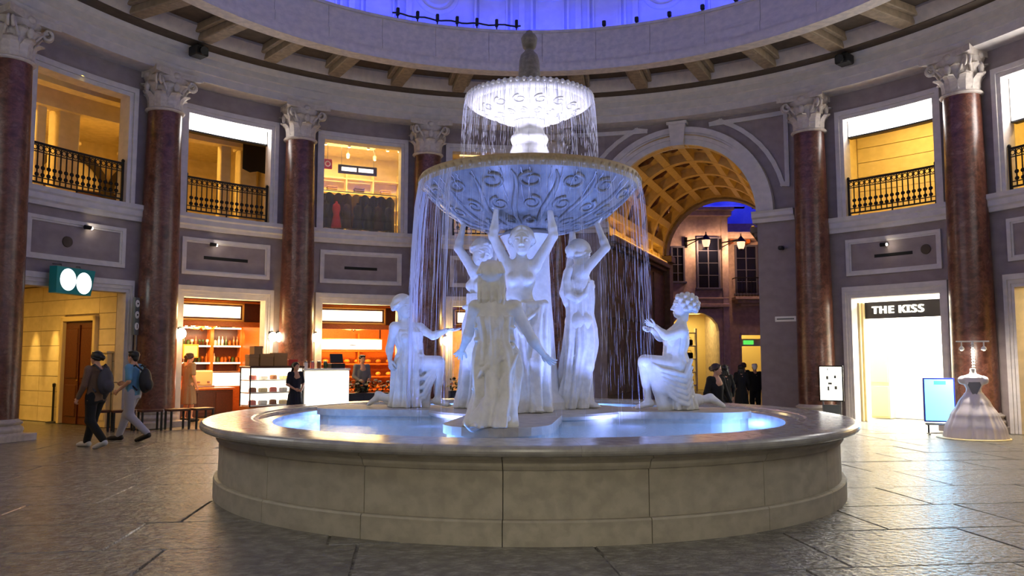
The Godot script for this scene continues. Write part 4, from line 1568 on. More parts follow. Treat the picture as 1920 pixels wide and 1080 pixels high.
func add_head(mb: MB, hair: MB, style: String, c: Vector3, size: float, look: Vector3, up := Vector3.UP) -> void:
	var z := look.normalized()
	var x := up.cross(z).normalized()
	var b := Basis(x, z.cross(x), z).scaled_local(Vector3(size, size, size))
	join_mesh(mb, kit.head, Transform3D(b, c))
	if style: join_mesh(hair, kit[style], Transform3D(b, c))


# ---------------------------------------------------------------- statues
func statue(called: String, label: String, base: Vector3) -> Node3D:
	return thing(called, label, "statue", Transform3D(Basis(), base), "marble women of the fountain")


# chest, shoulders and arms of a woman of scale s; sh, el, wr are pairs (viewer's left, viewer's right)
func upper_body(f: Field, s: float, pel: Vector3, waist: Vector3, chest: Vector3, neck: Vector3, head: Vector3, sh: Array, el: Array, wr: Array, front: Vector3) -> void:
	var side := front.cross(Vector3.UP).normalized()
	var b := Basis(side, Vector3.UP, side.cross(Vector3.UP))
	f.ell(pel, Vector3(0.175, 0.13, 0.13) * s, 0.05 * s, b)
	f.cap(pel, waist, 0.125 * s, 0.10 * s, 0.06 * s)
	f.ell(waist, Vector3(0.122, 0.10, 0.092) * s, 0.05 * s, b)
	f.ell(chest, Vector3(0.150, 0.16, 0.105) * s, 0.05 * s, b)
	f.cap(waist, chest, 0.10 * s, 0.12 * s, 0.05 * s)
	f.cap(chest + Vector3(0, 0.06 * s, 0), neck, 0.09 * s, 0.055 * s, 0.05 * s)
	f.cap(neck - Vector3(0, 0.02 * s, 0), head - Vector3(0, 0.03 * s, 0), 0.055 * s, 0.05 * s, 0.03 * s)
	for i in 2:
		var q := -1.0 if i == 0 else 1.0
		f.ell(chest + front * 0.085 * s + side * (0.07 * s * q) - Vector3(0, 0.02 * s, 0), Vector3(0.062, 0.062, 0.055) * s, 0.025 * s)
		f.cap(chest.lerp(neck, 0.6), sh[i], 0.075 * s, 0.062 * s, 0.05 * s)
		f.cap(sh[i], el[i], 0.058 * s, 0.043 * s, 0.03 * s)
		f.cap(el[i], wr[i], 0.044 * s, 0.028 * s, 0.02 * s)
		f.ell(el[i].lerp(wr[i], 0.25), Vector3(0.044, 0.05, 0.044) * s, 0.02 * s)


func leg(f: Field, s: float, hip: Vector3, knee: Vector3, ankle: Vector3, toe: Vector3) -> void:
	f.cap(hip, knee, 0.095 * s, 0.06 * s, 0.04 * s)
	f.cap(knee, ankle, 0.058 * s, 0.035 * s, 0.03 * s)
	f.cap(knee.lerp(ankle, 0.15), knee.lerp(ankle, 0.5), 0.058 * s, 0.048 * s, 0.02 * s)
	foot(f, s, ankle, toe)


func foot(f: Field, s: float, ankle: Vector3, toe: Vector3) -> void:
	var heel := ankle - (toe - ankle).normalized() * 0.03 * s - Vector3(0, 0.02 * s, 0)
	f.cap(ankle, heel, 0.038 * s, 0.036 * s, 0.02 * s)
	f.cap(ankle, toe, 0.042 * s, 0.026 * s, 0.02 * s)
	var sd := (toe - ankle).cross(Vector3.UP).normalized() * 0.03 * s
	f.cap(heel, toe + sd * 0.6, 0.034 * s, 0.022 * s, 0.02 * s)
	for i in 4:
		f.cap(toe - sd + sd * 0.66 * i, toe - sd + sd * 0.66 * i + (toe - ankle).normalized() * (0.035 - 0.004 * i) * s, 0.013 * s, 0.011 * s, 0.006 * s)


func build_statues() -> void:
	make_kit()
	caryatid_middle()
	caryatid_left()
	caryatid_right()
	kneeling_left()
	kneeling_right()
	kneeling_front()


func finish_statue(t: Node3D, body: Field, cloth: Field, extra: MB, hair: MB) -> void:
	var mb := MB.new()
	body.mesh_into(mb)
	mb.v.append_array(extra.v)
	mb.n.append_array(extra.n)
	put(mb, "figure", M.statue_marble, t)
	var c := MB.new()
	cloth.mesh_into(c)
	put(c, "drapery", M.statue_marble, t)
	put(hair, "hair", M.statue_marble, t)


func caryatid_middle() -> void:
	var t := statue("standing_statue", "standing bare-chested marble woman facing us, both arms raised to the great bowl", Vector3(0.03, 0.93, 0.72))
	var s := 1.3
	var b := Field.new(Vector3(-0.75, -0.02, -0.4), Vector3(0.55, 2.75, 0.5), 0.017)
	var head := Vector3(-0.11, 2.14, 0.06)
	var sh := [Vector3(-0.295, 1.83, 0.0), Vector3(0.05, 1.83, 0.0)]
	var el := [Vector3(-0.475, 2.20, 0.07), Vector3(0.29, 2.22, 0.07)]
	var wr := [Vector3(-0.43, 2.55, 0.10), Vector3(0.24, 2.57, 0.10)]
	upper_body(b, s, Vector3(-0.05, 1.22, 0), Vector3(-0.15, 1.45, 0), Vector3(-0.13, 1.68, 0.0), Vector3(-0.12, 1.88, -0.01), head, sh, el, wr, Vector3(0, 0, 1))
	foot(b, s, Vector3(0.07, 0.07, 0.14), Vector3(0.10, 0.035, 0.30))
	foot(b, s, Vector3(-0.18, 0.07, 0.04), Vector3(-0.22, 0.035, 0.2))
	var x := MB.new()
	var hair := MB.new()
	add_head(x, hair, "hair_up", head, 0.37, Vector3(-0.05, 0.0, 1.0))
	add_hand(x, "hand_open", wr[0], Vector3(-0.50, 2.76, 0.10), Vector3(0.1, 0.2, -1), 0.25, false)
	add_hand(x, "hand_open", wr[1], Vector3(0.31, 2.79, 0.10), Vector3(-0.1, 0.2, -1), 0.25, true)
	var c := Field.new(Vector3(-0.6, -0.02, -0.5), Vector3(0.5, 1.5, 0.6), 0.0135)
	c.cloth([[0.0, -0.03, 0.03, 0.27, 0.26], [0.25, -0.03, 0.03, 0.25, 0.23], [0.6, -0.03, 0.02, 0.235, 0.20], [1.0, -0.04, 0.01, 0.245, 0.19], [1.2, -0.05, 0.0, 0.24, 0.185], [1.36, -0.06, 0.0, 0.215, 0.165]], 8.0, 0.052, 0.018, 1.2, 0.03)
	# the near leg pressed through the cloth, a knot at the hip and a long fall of cloth from it
	c.cap(Vector3(0.05, 1.1, 0.05), Vector3(0.06, 0.62, 0.17), 0.12, 0.085, 0.06)
	c.cap(Vector3(0.06, 0.62, 0.17), Vector3(0.07, 0.12, 0.12), 0.08, 0.06, 0.05)
	c.cap(Vector3(-0.28, 1.30, 0.10), Vector3(0.14, 1.34, 0.14), 0.045, 0.05, 0.02)
	c.ell(Vector3(0.17, 1.33, 0.10), Vector3(0.06, 0.07, 0.06), 0.02)
	c.chain([Vector3(0.18, 1.33, 0.12), Vector3(0.17, 0.9, 0.13), Vector3(0.17, 0.4, 0.12), Vector3(0.18, 0.05, 0.10)], [0.045, 0.035, 0.045, 0.06], 0.02)
	c.chain([Vector3(0.13, 1.32, 0.17), Vector3(0.08, 0.85, 0.21), Vector3(-0.02, 0.35, 0.2), Vector3(-0.04, 0.05, 0.22)], [0.03, 0.025, 0.025, 0.04], 0.02)
	c.chain([Vector3(-0.26, 1.28, 0.12), Vector3(-0.08, 1.12, 0.21), Vector3(0.12, 1.28, 0.16)], [0.025, 0.025, 0.025], 0.015)
	c.chain([Vector3(-0.28, 1.18, 0.10), Vector3(-0.10, 0.95, 0.21), Vector3(0.12, 1.15, 0.17)], [0.02, 0.022, 0.02], 0.015)
	finish_statue(t, b, c, x, hair)


func caryatid_left() -> void:
	var t := statue("standing_statue", "standing marble woman half hidden behind the front statue, head bent, elbow out", Vector3(-0.66, 0.93, -0.1))
	var s := 1.3
	var b := Field.new(Vector3(-0.55, -0.02, -0.5), Vector3(0.5, 2.7, 0.5), 0.017)
	var head := Vector3(0.03, 2.10, 0.08)
	var sh := [Vector3(-0.06, 1.84, 0.10), Vector3(0.13, 1.86, -0.13)]
	var el := [Vector3(-0.28, 2.16, 0.12), Vector3(0.22, 2.20, -0.16)]
	var wr := [Vector3(-0.21, 2.49, 0.06), Vector3(0.12, 2.50, -0.12)]
	var front := Vector3(-0.75, 0, 0.65).normalized()
	upper_body(b, s, Vector3(0.02, 1.2, 0), Vector3(0.04, 1.42, 0), Vector3(0.04, 1.68, 0.0), Vector3(0.05, 1.90, 0.0), head, sh, el, wr, front)
	foot(b, s, Vector3(-0.08, 0.07, 0.1), Vector3(-0.22, 0.035, 0.16))
	var x := MB.new()
	var hair := MB.new()
	add_head(x, hair, "hair_up", head, 0.36, Vector3(0.35, -0.35, 1.0), Vector3(0.45, 1, 0))
	add_hand(x, "hand_open", wr[0], Vector3(-0.32, 2.62, 0.06), Vector3(0.5, 1, 0.0), 0.24, false)
	add_hand(x, "hand_open", wr[1], Vector3(0.16, 2.72, -0.12), Vector3(0, 0.2, -1), 0.24, true)
	var c := Field.new(Vector3(-0.5, -0.02, -0.5), Vector3(0.5, 1.7, 0.5), 0.0135)
	c.cloth([[0.0, -0.02, 0.02, 0.27, 0.26], [0.3, 0.0, 0.02, 0.23, 0.22], [0.75, 0.01, 0.0, 0.22, 0.20], [1.1, 0.02, 0.0, 0.23, 0.20], [1.35, 0.03, 0.0, 0.18, 0.17], [1.55, 0.04, 0.0, 0.19, 0.165]], 8.0, 0.048, 0.013, 1.4, 0.03, 0.7)
	c.cap(Vector3(-0.05, 1.05, 0.08), Vector3(-0.10, 0.6, 0.12), 0.12, 0.09, 0.06)
	c.cap(Vector3(-0.20, 1.36, 0.0), Vector3(0.18, 1.36, 0.10), 0.03, 0.03, 0.02)
	finish_statue(t, b, c, x, hair)


func caryatid_right() -> void:
	var t := statue("standing_statue", "standing marble woman in a long gown turned away, bent arm raised to the bowl", Vector3(0.72, 0.93, 0.0))
	var s := 1.3
	var b := Field.new(Vector3(-0.45, -0.02, -0.5), Vector3(0.6, 2.7, 0.5), 0.017)
	var head := Vector3(0.01, 2.08, -0.02)
	var sh := [Vector3(-0.12, 1.84, -0.14), Vector3(0.03, 1.82, 0.15)]
	var el := [Vector3(-0.08, 2.2, -0.2), Vector3(0.34, 2.15, 0.14)]
	var wr := [Vector3(-0.09, 2.47, -0.14), Vector3(0.23, 2.49, 0.06)]
	var front := Vector3(0.9, 0, -0.45).normalized()
	upper_body(b, s, Vector3(-0.02, 1.15, 0), Vector3(-0.01, 1.38, 0), Vector3(-0.02, 1.66, 0.0), Vector3(-0.03, 1.88, 0.0), head, sh, el, wr, front)
	leg(b, s, Vector3(0.05, 1.0, 0.06), Vector3(0.07, 0.55, 0.12), Vector3(0.06, 0.08, 0.06), Vector3(0.20, 0.035, 0.10))
	var x := MB.new()
	var hair := MB.new()
	add_head(x, hair, "hair_up", head, 0.36, Vector3(0.75, -0.1, -0.7))
	add_hand(x, "hand_open", wr[1], Vector3(0.33, 2.63, 0.06), Vector3(-0.4, 1, 0.0), 0.24, true)
	add_hand(x, "hand_open", wr[0], Vector3(-0.10, 2.70, -0.1), Vector3(0, 0.2, -1), 0.24, false)
	var c := Field.new(Vector3(-0.55, -0.02, -0.5), Vector3(0.5, 1.95, 0.5), 0.0135)
	c.cloth([[0.0, -0.12, 0.0, 0.24, 0.24], [0.15, -0.10, 0.0, 0.21, 0.22], [0.46, -0.06, 0.0, 0.19, 0.20], [0.86, 0.0, 0.0, 0.205, 0.20], [1.05, 0.0, 0.0, 0.195, 0.19], [1.27, -0.01, 0.0, 0.168, 0.165], [1.5, -0.01, 0.0, 0.19, 0.17], [1.72, -0.02, 0.0, 0.20, 0.16]], 8.0, 0.052, 0.011, 1.5, 0.03, 2.0)
	c.cap(Vector3(0.06, 1.0, 0.08), Vector3(0.08, 0.56, 0.13), 0.115, 0.08, 0.05)
	c.cap(Vector3(0.08, 0.56, 0.13), Vector3(0.05, 0.25, 0.10), 0.08, 0.055, 0.05)
	# gown slipping from the shoulder: a rolled edge, a hanging loop and long falls at the back
	c.chain([Vector3(-0.15, 1.86, 0.10), Vector3(-0.20, 1.70, 0.13), Vector3(-0.17, 1.52, 0.16), Vector3(-0.06, 1.45, 0.18), Vector3(0.05, 1.52, 0.17), Vector3(0.10, 1.66, 0.15)], [0.05, 0.05, 0.055, 0.05, 0.035, 0.025], 0.02)
	c.chain([Vector3(-0.16, 1.82, 0.0), Vector3(-0.20, 1.55, 0.02), Vector3(-0.18, 1.42, 0.05)], [0.07, 0.08, 0.06], 0.03)
	for e in [[-0.19, 0.10, 0.03], [-0.13, 0.17, 0.0], [-0.06, 0.19, 0.05], [0.0, 0.19, 0.02]]:
		c.chain([Vector3(e[0] + 0.02, 1.05, e[1] - 0.02), Vector3(e[0], 0.7, e[1]), Vector3(e[0] - 0.03, 0.35, e[1]), Vector3(e[0] - 0.10 - e[2], 0.03, e[1] + 0.02)], [0.022, 0.030, 0.036, 0.046], 0.008)
	finish_statue(t, b, c, x, hair)


func kneeling_left() -> void:
	var t := statue("kneeling_statue", "kneeling marble woman stretching an arm out before the lit cafe, facing right", Vector3(-1.6, 0.93, -0.3))
	var s := 1.18
	var b := Field.new(Vector3(-0.75, -0.02, -0.5), Vector3(0.75, 1.4, 0.55), 0.016)
	var head := Vector3(-0.11, 1.375, 0.06)
	var sh := [Vector3(-0.225, 1.09, 0.08), Vector3(0.11, 1.08, -0.02)]
	var el := [Vector3(-0.30, 0.80, 0.04), Vector3(0.30, 0.97, 0.05)]
	var wr := [Vector3(-0.28, 0.64, 0.12), Vector3(0.50, 1.05, 0.10)]
	var front := Vector3(0.5, 0, 0.87).normalized()
	upper_body(b, s, Vector3(-0.03, 0.58, 0), Vector3(-0.02, 0.76, 0), Vector3(-0.05, 0.97, 0.0), Vector3(-0.08, 1.14, 0.02), head, sh, el, wr, front)
	leg(b, s, Vector3(0.06, 0.56, 0.02), Vector3(0.40, 0.57, 0.12), Vector3(0.375, 0.09, 0.10), Vector3(0.52, 0.035, 0.15))
	b.cap(Vector3(-0.10, 0.09, 0.05), Vector3(-0.44, 0.13, -0.05), 0.075, 0.05, 0.03)
	b.cap(Vector3(-0.44, 0.13, -0.05), Vector3(-0.47, 0.17, -0.06), 0.05, 0.045, 0.02)
	foot(b, s, Vector3(-0.44, 0.15, -0.05), Vector3(-0.58, 0.04, -0.06))
	var x := MB.new()
	var hair := MB.new()
	add_head(x, hair, "hair_up", head, 0.32, Vector3(0.75, -0.05, 0.65))
	add_hand(x, "hand_open", wr[1], Vector3(0.70, 1.05, 0.14), Vector3(0, 1, 0.2), 0.21, false)
	add_hand(x, "hand_curl", wr[0], Vector3(-0.25, 0.45, 0.16), Vector3(0.6, 0, -0.8), 0.20, false)
	var c := Field.new(Vector3(-0.5, -0.02, -0.45), Vector3(0.65, 1.2, 0.5), 0.0135)
	c.cloth([[0.0, -0.03, 0.03, 0.25, 0.24], [0.25, -0.04, 0.03, 0.215, 0.20], [0.5, -0.04, 0.02, 0.205, 0.17], [0.66, -0.03, 0.0, 0.18, 0.15], [0.76, -0.02, 0.0, 0.152, 0.128], [0.88, -0.04, 0.01, 0.175, 0.15], [1.02, -0.05, 0.02, 0.195, 0.15], [1.09, -0.06, 0.01, 0.16, 0.11]], 10.0, 0.039, 0.013, 2.0, 0.03)
	c.cap(Vector3(0.02, 0.58, 0.03), Vector3(0.38, 0.60, 0.12), 0.125, 0.10, 0.05)
	c.cap(Vector3(-0.04, 0.5, 0.05), Vector3(-0.08, 0.08, 0.08), 0.12, 0.11, 0.05)
	# cloth hanging in loops between the raised knee and the ground
	for e in [[0.52, 0.36, 0.16, 0.028], [0.48, 0.22, 0.18, 0.026], [0.44, 0.10, 0.20, 0.026], [0.38, 0.05, 0.19, 0.03]]:
		c.chain([Vector3(0.36, e[0] + 0.04, 0.16), Vector3(0.20, lerpf(e[0], e[1], 0.75), e[2] + 0.01), Vector3(0.04, e[1], e[2]), Vector3(-0.10, e[1] + 0.10, e[2] - 0.01), Vector3(-0.16, 0.58, 0.12)], [e[3] * 0.7, e[3], e[3], e[3], e[3] * 0.6], 0.008)
	c.chain([Vector3(0.30, 0.50, 0.10), Vector3(0.22, 0.25, 0.10), Vector3(0.20, 0.03, 0.10)], [0.06, 0.06, 0.08], 0.05)
	c.cap(Vector3(-0.18, 0.06, -0.02), Vector3(-0.34, 0.10, -0.05), 0.10, 0.065, 0.05)
	c.cap(Vector3(-0.18, 0.70, 0.06), Vector3(0.16, 0.70, 0.10), 0.03, 0.03, 0.02)
	finish_statue(t, b, c, x, hair)


func kneeling_right() -> void:
	var t := statue("kneeling_statue", "kneeling marble woman with curly hair in profile, hands held out before the arch", Vector3(1.9, 0.93, 0.25))
	var s := 1.18
	var b := Field.new(Vector3(-0.65, -0.02, -0.45), Vector3(0.9, 1.35, 0.5), 0.016)
	var head := Vector3(0.155, 1.345, 0.0)
	var sh := [Vector3(0.07, 1.02, -0.14), Vector3(0.12, 1.01, 0.15)]
	var el := [Vector3(-0.12, 0.94, -0.14), Vector3(-0.10, 0.95, 0.16)]
	var wr := [Vector3(-0.25, 1.04, -0.05), Vector3(-0.22, 1.08, 0.08)]
	upper_body(b, s, Vector3(0.05, 0.54, 0), Vector3(0.04, 0.71, 0), Vector3(0.08, 0.90, 0.0), Vector3(0.13, 1.10, 0.0), head, sh, el, wr, Vector3(-1, 0, 0.12).normalized())
	leg(b, s, Vector3(0.0, 0.54, 0.08), Vector3(-0.385, 0.60, 0.10), Vector3(-0.335, 0.09, 0.10), Vector3(-0.47, 0.035, 0.12))
	b.cap(Vector3(0.06, 0.09, -0.06), Vector3(0.50, 0.13, -0.08), 0.075, 0.05, 0.03)
	foot(b, s, Vector3(0.52, 0.15, -0.08), Vector3(0.68, 0.04, -0.08))
	var x := MB.new()
	var hair := MB.new()
	add_head(x, hair, "hair_curly", head, 0.32, Vector3(-1, 0.05, 0.1))
	add_hand(x, "hand_open", wr[1], Vector3(-0.36, 1.14, 0.06), Vector3(0.2, 0.6, -0.6), 0.17, true)
	add_hand(x, "hand_curl", wr[0], Vector3(-0.38, 1.02, -0.02), Vector3(0.1, 0.8, 0.4), 0.17, false)
	var c := Field.new(Vector3(-0.6, -0.02, -0.4), Vector3(0.55, 1.1, 0.42), 0.0135)
	c.cloth([[0.0, 0.08, 0.0, 0.22, 0.23], [0.25, 0.06, 0.0, 0.20, 0.20], [0.48, 0.05, 0.0, 0.19, 0.18], [0.62, 0.05, 0.0, 0.165, 0.165], [0.74, 0.04, 0.0, 0.14, 0.15], [0.86, 0.06, 0.0, 0.155, 0.17], [0.98, 0.08, 0.0, 0.14, 0.175]], 8.0, 0.031, 0.011, 1.8, 0.03, 1.2)
	c.cap(Vector3(0.02, 0.56, 0.09), Vector3(-0.37, 0.62, 0.10), 0.125, 0.095, 0.05)
	# cloth swagged from the knee round to the back, loop under loop
	for i in 6:
		var u := i / 5.0
		var low := lerpf(0.42, 0.05, u)
		c.chain([Vector3(-0.33 + 0.05 * u, 0.62 - 0.12 * u, 0.17), Vector3(-0.18 + 0.06 * u, lerpf(0.52, 0.24, u), 0.22), Vector3(-0.02 + 0.06 * u, low + 0.06, 0.235), Vector3(0.12 + 0.03 * u, low + 0.02, 0.22), Vector3(0.23, low + 0.12 + 0.1 * (1 - u), 0.13)], [0.024, 0.030, 0.034, 0.032, 0.024], 0.008)
	c.chain([Vector3(-0.30, 0.52, 0.13), Vector3(-0.20, 0.28, 0.14), Vector3(-0.14, 0.04, 0.13)], [0.07, 0.08, 0.09], 0.06)
	c.cap(Vector3(0.12, 0.10, -0.04), Vector3(0.36, 0.12, -0.07), 0.13, 0.075, 0.05)
	finish_statue(t, b, c, x, hair)


func kneeling_front() -> void:
	var t := statue("kneeling_statue", "marble woman kneeling with her back to us, long hair, arm spread down", Vector3(-0.4, 0.93, 2.6))
	var s := 1.2
	var b := Field.new(Vector3(-0.5, -0.04, -0.6), Vector3(0.8, 1.6, 0.7), 0.016)
	var head := Vector3(-0.01, 1.50, -0.06)
	var sh := [Vector3(-0.18, 1.19, 0.0), Vector3(0.22, 1.19, 0.0)]
	var el := [Vector3(-0.26, 0.92, -0.10), Vector3(0.405, 0.86, -0.10)]
	var wr := [Vector3(-0.34, 0.76, -0.34), Vector3(0.52, 0.715, -0.2)]
	upper_body(b, s, Vector3(0.02, 0.62, 0), Vector3(0.02, 0.84, 0), Vector3(0.01, 1.05, 0.0), Vector3(0.0, 1.24, -0.02), head, sh, el, wr, Vector3(0, 0, -1))
	foot(b, s, Vector3(0.14, 0.08, 0.34), Vector3(0.17, 0.035, 0.20))
	foot(b, s, Vector3(-0.16, 0.07, 0.42), Vector3(-0.18, 0.035, 0.56))
	var x := MB.new()
	var hair := MB.new()
	add_head(x, hair, "hair_long", head, 0.33, Vector3(0.1, 0.1, -1))
	add_hand(x, "hand_open", wr[1], Vector3(0.66, 0.58, -0.28), Vector3(0.3, 0.6, -0.7), 0.21, true)
	add_hand(x, "hand_open", wr[0], Vector3(-0.42, 0.64, -0.5), Vector3(0.3, 0.6, -0.7), 0.21, false)
	var c := Field.new(Vector3(-0.5, -0.04, -0.5), Vector3(0.5, 1.25, 0.75), 0.0135)
	c.cloth([[0.0, -0.02, 0.14, 0.245, 0.36], [0.12, 0.0, 0.12, 0.22, 0.30], [0.3, 0.03, 0.06, 0.21, 0.24], [0.58, 0.035, 0.0, 0.235, 0.20], [0.72, 0.03, 0.0, 0.215, 0.175], [0.84, 0.02, 0.0, 0.175, 0.14], [0.92, 0.02, 0.0, 0.18, 0.14], [1.1, 0.01, 0.0, 0.205, 0.145]], 8.0, 0.043, 0.009, 2.5, 0.03, 0.4)
	c.cap(Vector3(-0.17, 0.855, 0.05), Vector3(0.20, 0.855, 0.05), 0.03, 0.03, 0.015)
	for i in 5:
		c.chain([Vector3(0.21 - 0.03 * i, 0.80 - 0.02 * i, 0.06 + 0.02 * i), Vector3(0.10 - 0.05 * i, 0.66 - 0.03 * i, 0.17 + 0.005 * i), Vector3(-0.12 - 0.02 * i, 0.60 - 0.06 * i, 0.14)], [0.018, 0.024, 0.018], 0.008)
	c.chain([Vector3(-0.19, 0.98, 0.03), Vector3(0.02, 0.97, 0.14), Vector3(0.22, 0.98, 0.03)], [0.014, 0.014, 0.014], 0.01)
	# folds that sweep from the right hip down to the left foot
	for i in 6:
		var u := i / 5.0
		c.chain([Vector3(0.24 - 0.06 * u, 0.70 - 0.16 * u, 0.10), Vector3(0.14 - 0.05 * u, 0.50 - 0.12 * u, 0.20 + 0.02 * u), Vector3(-0.04 - 0.05 * u, 0.26 - 0.06 * u, 0.28 + 0.04 * u), Vector3(-0.20 - 0.02 * u, 0.05, 0.36 + 0.04 * i)], [0.022, 0.030, 0.034, 0.045], 0.008)
	c.chain([Vector3(0.14, 0.30, 0.20), Vector3(0.15, 0.14, 0.28), Vector3(0.16, 0.03, 0.30)], [0.09, 0.08, 0.09], 0.05)
	c.chain([Vector3(-0.06, 0.24, 0.26), Vector3(-0.10, 0.10, 0.42), Vector3(-0.18, 0.02, 0.50)], [0.05, 0.05, 0.06], 0.03)
	finish_statue(t, b, c, x, hair)


# ---------------------------------------------------------------- rooms behind the wall
func shell(called: String, label: String, a0: float, a1: float, rb: float, h0: float, h1: float, wall_m: Material, floor_m: Material, left := true, right := true) -> Node3D:
	var mb := MB.new()
	mb.arc(a0, a1, h0, h1, rb, rb + 0.25)
	if left: mb.arc(a0 - 0.5, a0, h0, h1, 11.55, rb + 0.25)
	if right: mb.arc(a1, a1 + 0.5, h0, h1, 11.55, rb + 0.25)
	mb.arc(a0 - 0.5, a1 + 0.5, h1, h1 + 0.2, 11.5, rb + 0.25)
	var o := struct(mb, called, wall_m, label)
	if h0 > 1.0:
		mb = MB.new()
		mb.arc(a0 - 0.5, a1 + 0.5, h0 - 0.15, h0, 11.5, rb + 0.25)
		put(mb, "floor_slab", floor_m, o)
	return o


func ceiling_lamp(called: String, label: String, group: String, phi: float, r: float, h: float, size: Vector2, color: Color, glow_e: float, energy: float) -> void:
	var key := "room_light_%s_%.1f" % [color.to_html(false), glow_e]
	if not M.has(key): glow(key, color, glow_e)
	var t := thing(called, label, "lamp", frame(phi, r, h), group)
	put(MB.new().box(Vector3(0, -0.02, 0), Vector3(size.x + 0.08, 0.04, size.y + 0.08)), "lamp_frame", M.white_paint, t)
	put(MB.new().box(Vector3(0, -0.043, 0), Vector3(size.x, 0.008, size.y)), "diffuser", M[key], t)
	area_light("room_light", Vector3(0, -0.06, 0), Vector3(0, -1, 0), size, color, energy, t)


func build_rooms() -> void:
	var warm := Color(1.0, 0.78, 0.40)
	var amber := Color(1.0, 0.70, 0.34)
	# ground floor, from left to right
	shell("wall_side_room", "cream room past the edge of the picture", -92.6, -74.0, 16.0, 0, 3.5, M.cream_stone, M.slate_0)
	var g1 := shell("wall_corridor", "cream stone corridor behind the teal sign", -73.0, -57.0, 21.0, 0, 3.45, M.cream_stone, M.slate_0, true, false)
	corridor_blocks(g1)
	shell("wall_cafe", "orange timbered cafe room", -53.4, -35.3, 15.9, 0, 3.5, M.orange_wood, M.dark_wood)
	shell("wall_bakery", "orange timbered bakery room", -34.3, -16.1, 15.9, 0, 3.5, M.orange_wood, M.dark_wood)
	shell("wall_flower_shop", "brown timbered shop behind the falling water", -15.1, 3.2, 15.0, 0, 3.5, M.door_wood, M.dark_wood)
	shell("wall_white_shop", "bright white shop room on the right", 42.2, 61.0, 15.5, 0, 3.4, M.shop_white, M.shop_white)
	shell("wall_cream_shop", "cream shop room at the right edge", 62.1, 80.5, 14.5, 0, 3.4, M.cream_stone, M.slate_0)
	# upper floor
	shell("wall_gallery", "cream gallery behind the two left balconies", -92.6, -35.3, 18.5, 5.1, 8.35, M.cream_stone, M.cream_stone)
	shell("wall_clothes_shop", "cream clothes shop on the upper floor", -34.3, -16.1, 15.5, 5.1, 8.35, M.cream_stone, M.cream_stone)
	shell("wall_upper_shop", "upper shop behind the great bowl", -15.1, 3.2, 15.5, 5.1, 8.35, M.cream_stone, M.cream_stone)
	var ur := shell("wall_loggia", "cream loggia behind the right balcony", 42.2, 61.0, 14.2, 5.1, 8.35, M.cream_stone, M.cream_stone)
	shell("wall_end_loggia", "cream loggia at the right edge", 62.1, 80.5, 14.2, 5.1, 8.35, M.cream_stone, M.cream_stone)
	# courses of stone in the right loggia
	for k in 7:
		var mb := MB.new()
		mb.arc(42.3, 60.9, 5.12 + 0.42 * k, 5.52 + 0.42 * k, 14.15, 14.22, 3.0)
		put(mb, "stone_course", M.cream_stone, ur)
	# lamps of the rooms
	ceiling_lamp("corridor_lamp", "warm ceiling lamp in the cream corridor near its opening", "corridor lamps", -65.0, 13.2, 3.44, Vector2(1.2, 0.5), warm, 2.0, 5.0)
	ceiling_lamp("corridor_lamp", "warm ceiling lamp deep in the cream corridor", "corridor lamps", -66.0, 17.8, 3.44, Vector2(1.2, 0.5), warm, 2.0, 7.0)
	ceiling_lamp("side_room_lamp", "warm ceiling lamp past the left edge of the picture", "", -83.0, 13.5, 3.49, Vector2(1.2, 0.6), warm, 2.0, 8.5)
	ceiling_lamp("cafe_lamp", "amber ceiling lamp in the cafe beside the marble column", "cafe ceiling lamps", -44.5, 13.6, 3.49, Vector2(1.6, 0.8), amber, 5.0, 56.0)
	ceiling_lamp("cafe_lamp", "amber ceiling lamp in the bakery behind the white counter", "cafe ceiling lamps", -25.0, 13.6, 3.49, Vector2(1.6, 0.8), amber, 5.0, 56.0)
	ceiling_lamp("cafe_lamp", "amber ceiling lamp in the shop behind the falling water", "cafe ceiling lamps", -6.0, 13.2, 3.49, Vector2(1.6, 0.8), amber, 4.0, 22.0)
	ceiling_lamp("white_shop_lamp", "glaring white ceiling lamp of the bright shop, front", "white shop lamps", 51.0, 12.9, 3.39, Vector2(2.2, 0.9), Color(1.0, 0.98, 0.93), 5.0, 62.0)
	ceiling_lamp("white_shop_lamp", "glaring white ceiling lamp of the bright shop, back", "white shop lamps", 51.0, 14.6, 3.39, Vector2(2.2, 0.9), Color(1.0, 0.98, 0.93), 5.0, 62.0)
	ceiling_lamp("cream_shop_lamp", "warm ceiling lamp of the cream shop at the right edge", "", 70.0, 13.0, 3.39, Vector2(1.4, 0.7), Color(1.0, 0.86, 0.55), 2.0, 14.0)
	ceiling_lamp("gallery_lamp", "warm ceiling lamp of the gallery behind the leftmost balcony", "gallery lamps", -66.0, 14.6, 8.34, Vector2(1.2, 0.6), warm, 2.0, 9.0)
	ceiling_lamp("gallery_lamp", "warm ceiling lamp of the gallery behind the second balcony", "gallery lamps", -47.0, 14.6, 8.34, Vector2(1.2, 0.6), warm, 2.0, 8.5)
	ceiling_lamp("gallery_lamp", "warm ceiling lamp at the far end of the gallery", "gallery lamps", -57.0, 17.0, 8.34, Vector2(1.2, 0.6), warm, 2.0, 7.0)
	ceiling_lamp("clothes_shop_lamp", "bright ceiling lamp in the upper clothes shop", "", -25.0, 13.6, 8.34, Vector2(2.0, 0.8), Color(1.0, 0.84, 0.50), 2.0, 24.0)
	ceiling_lamp("upper_shop_lamp", "warm ceiling lamp of the upper shop behind the great bowl", "", -6.0, 13.6, 8.34, Vector2(1.6, 0.8), Color(1.0, 0.84, 0.55), 2.0, 4.0)
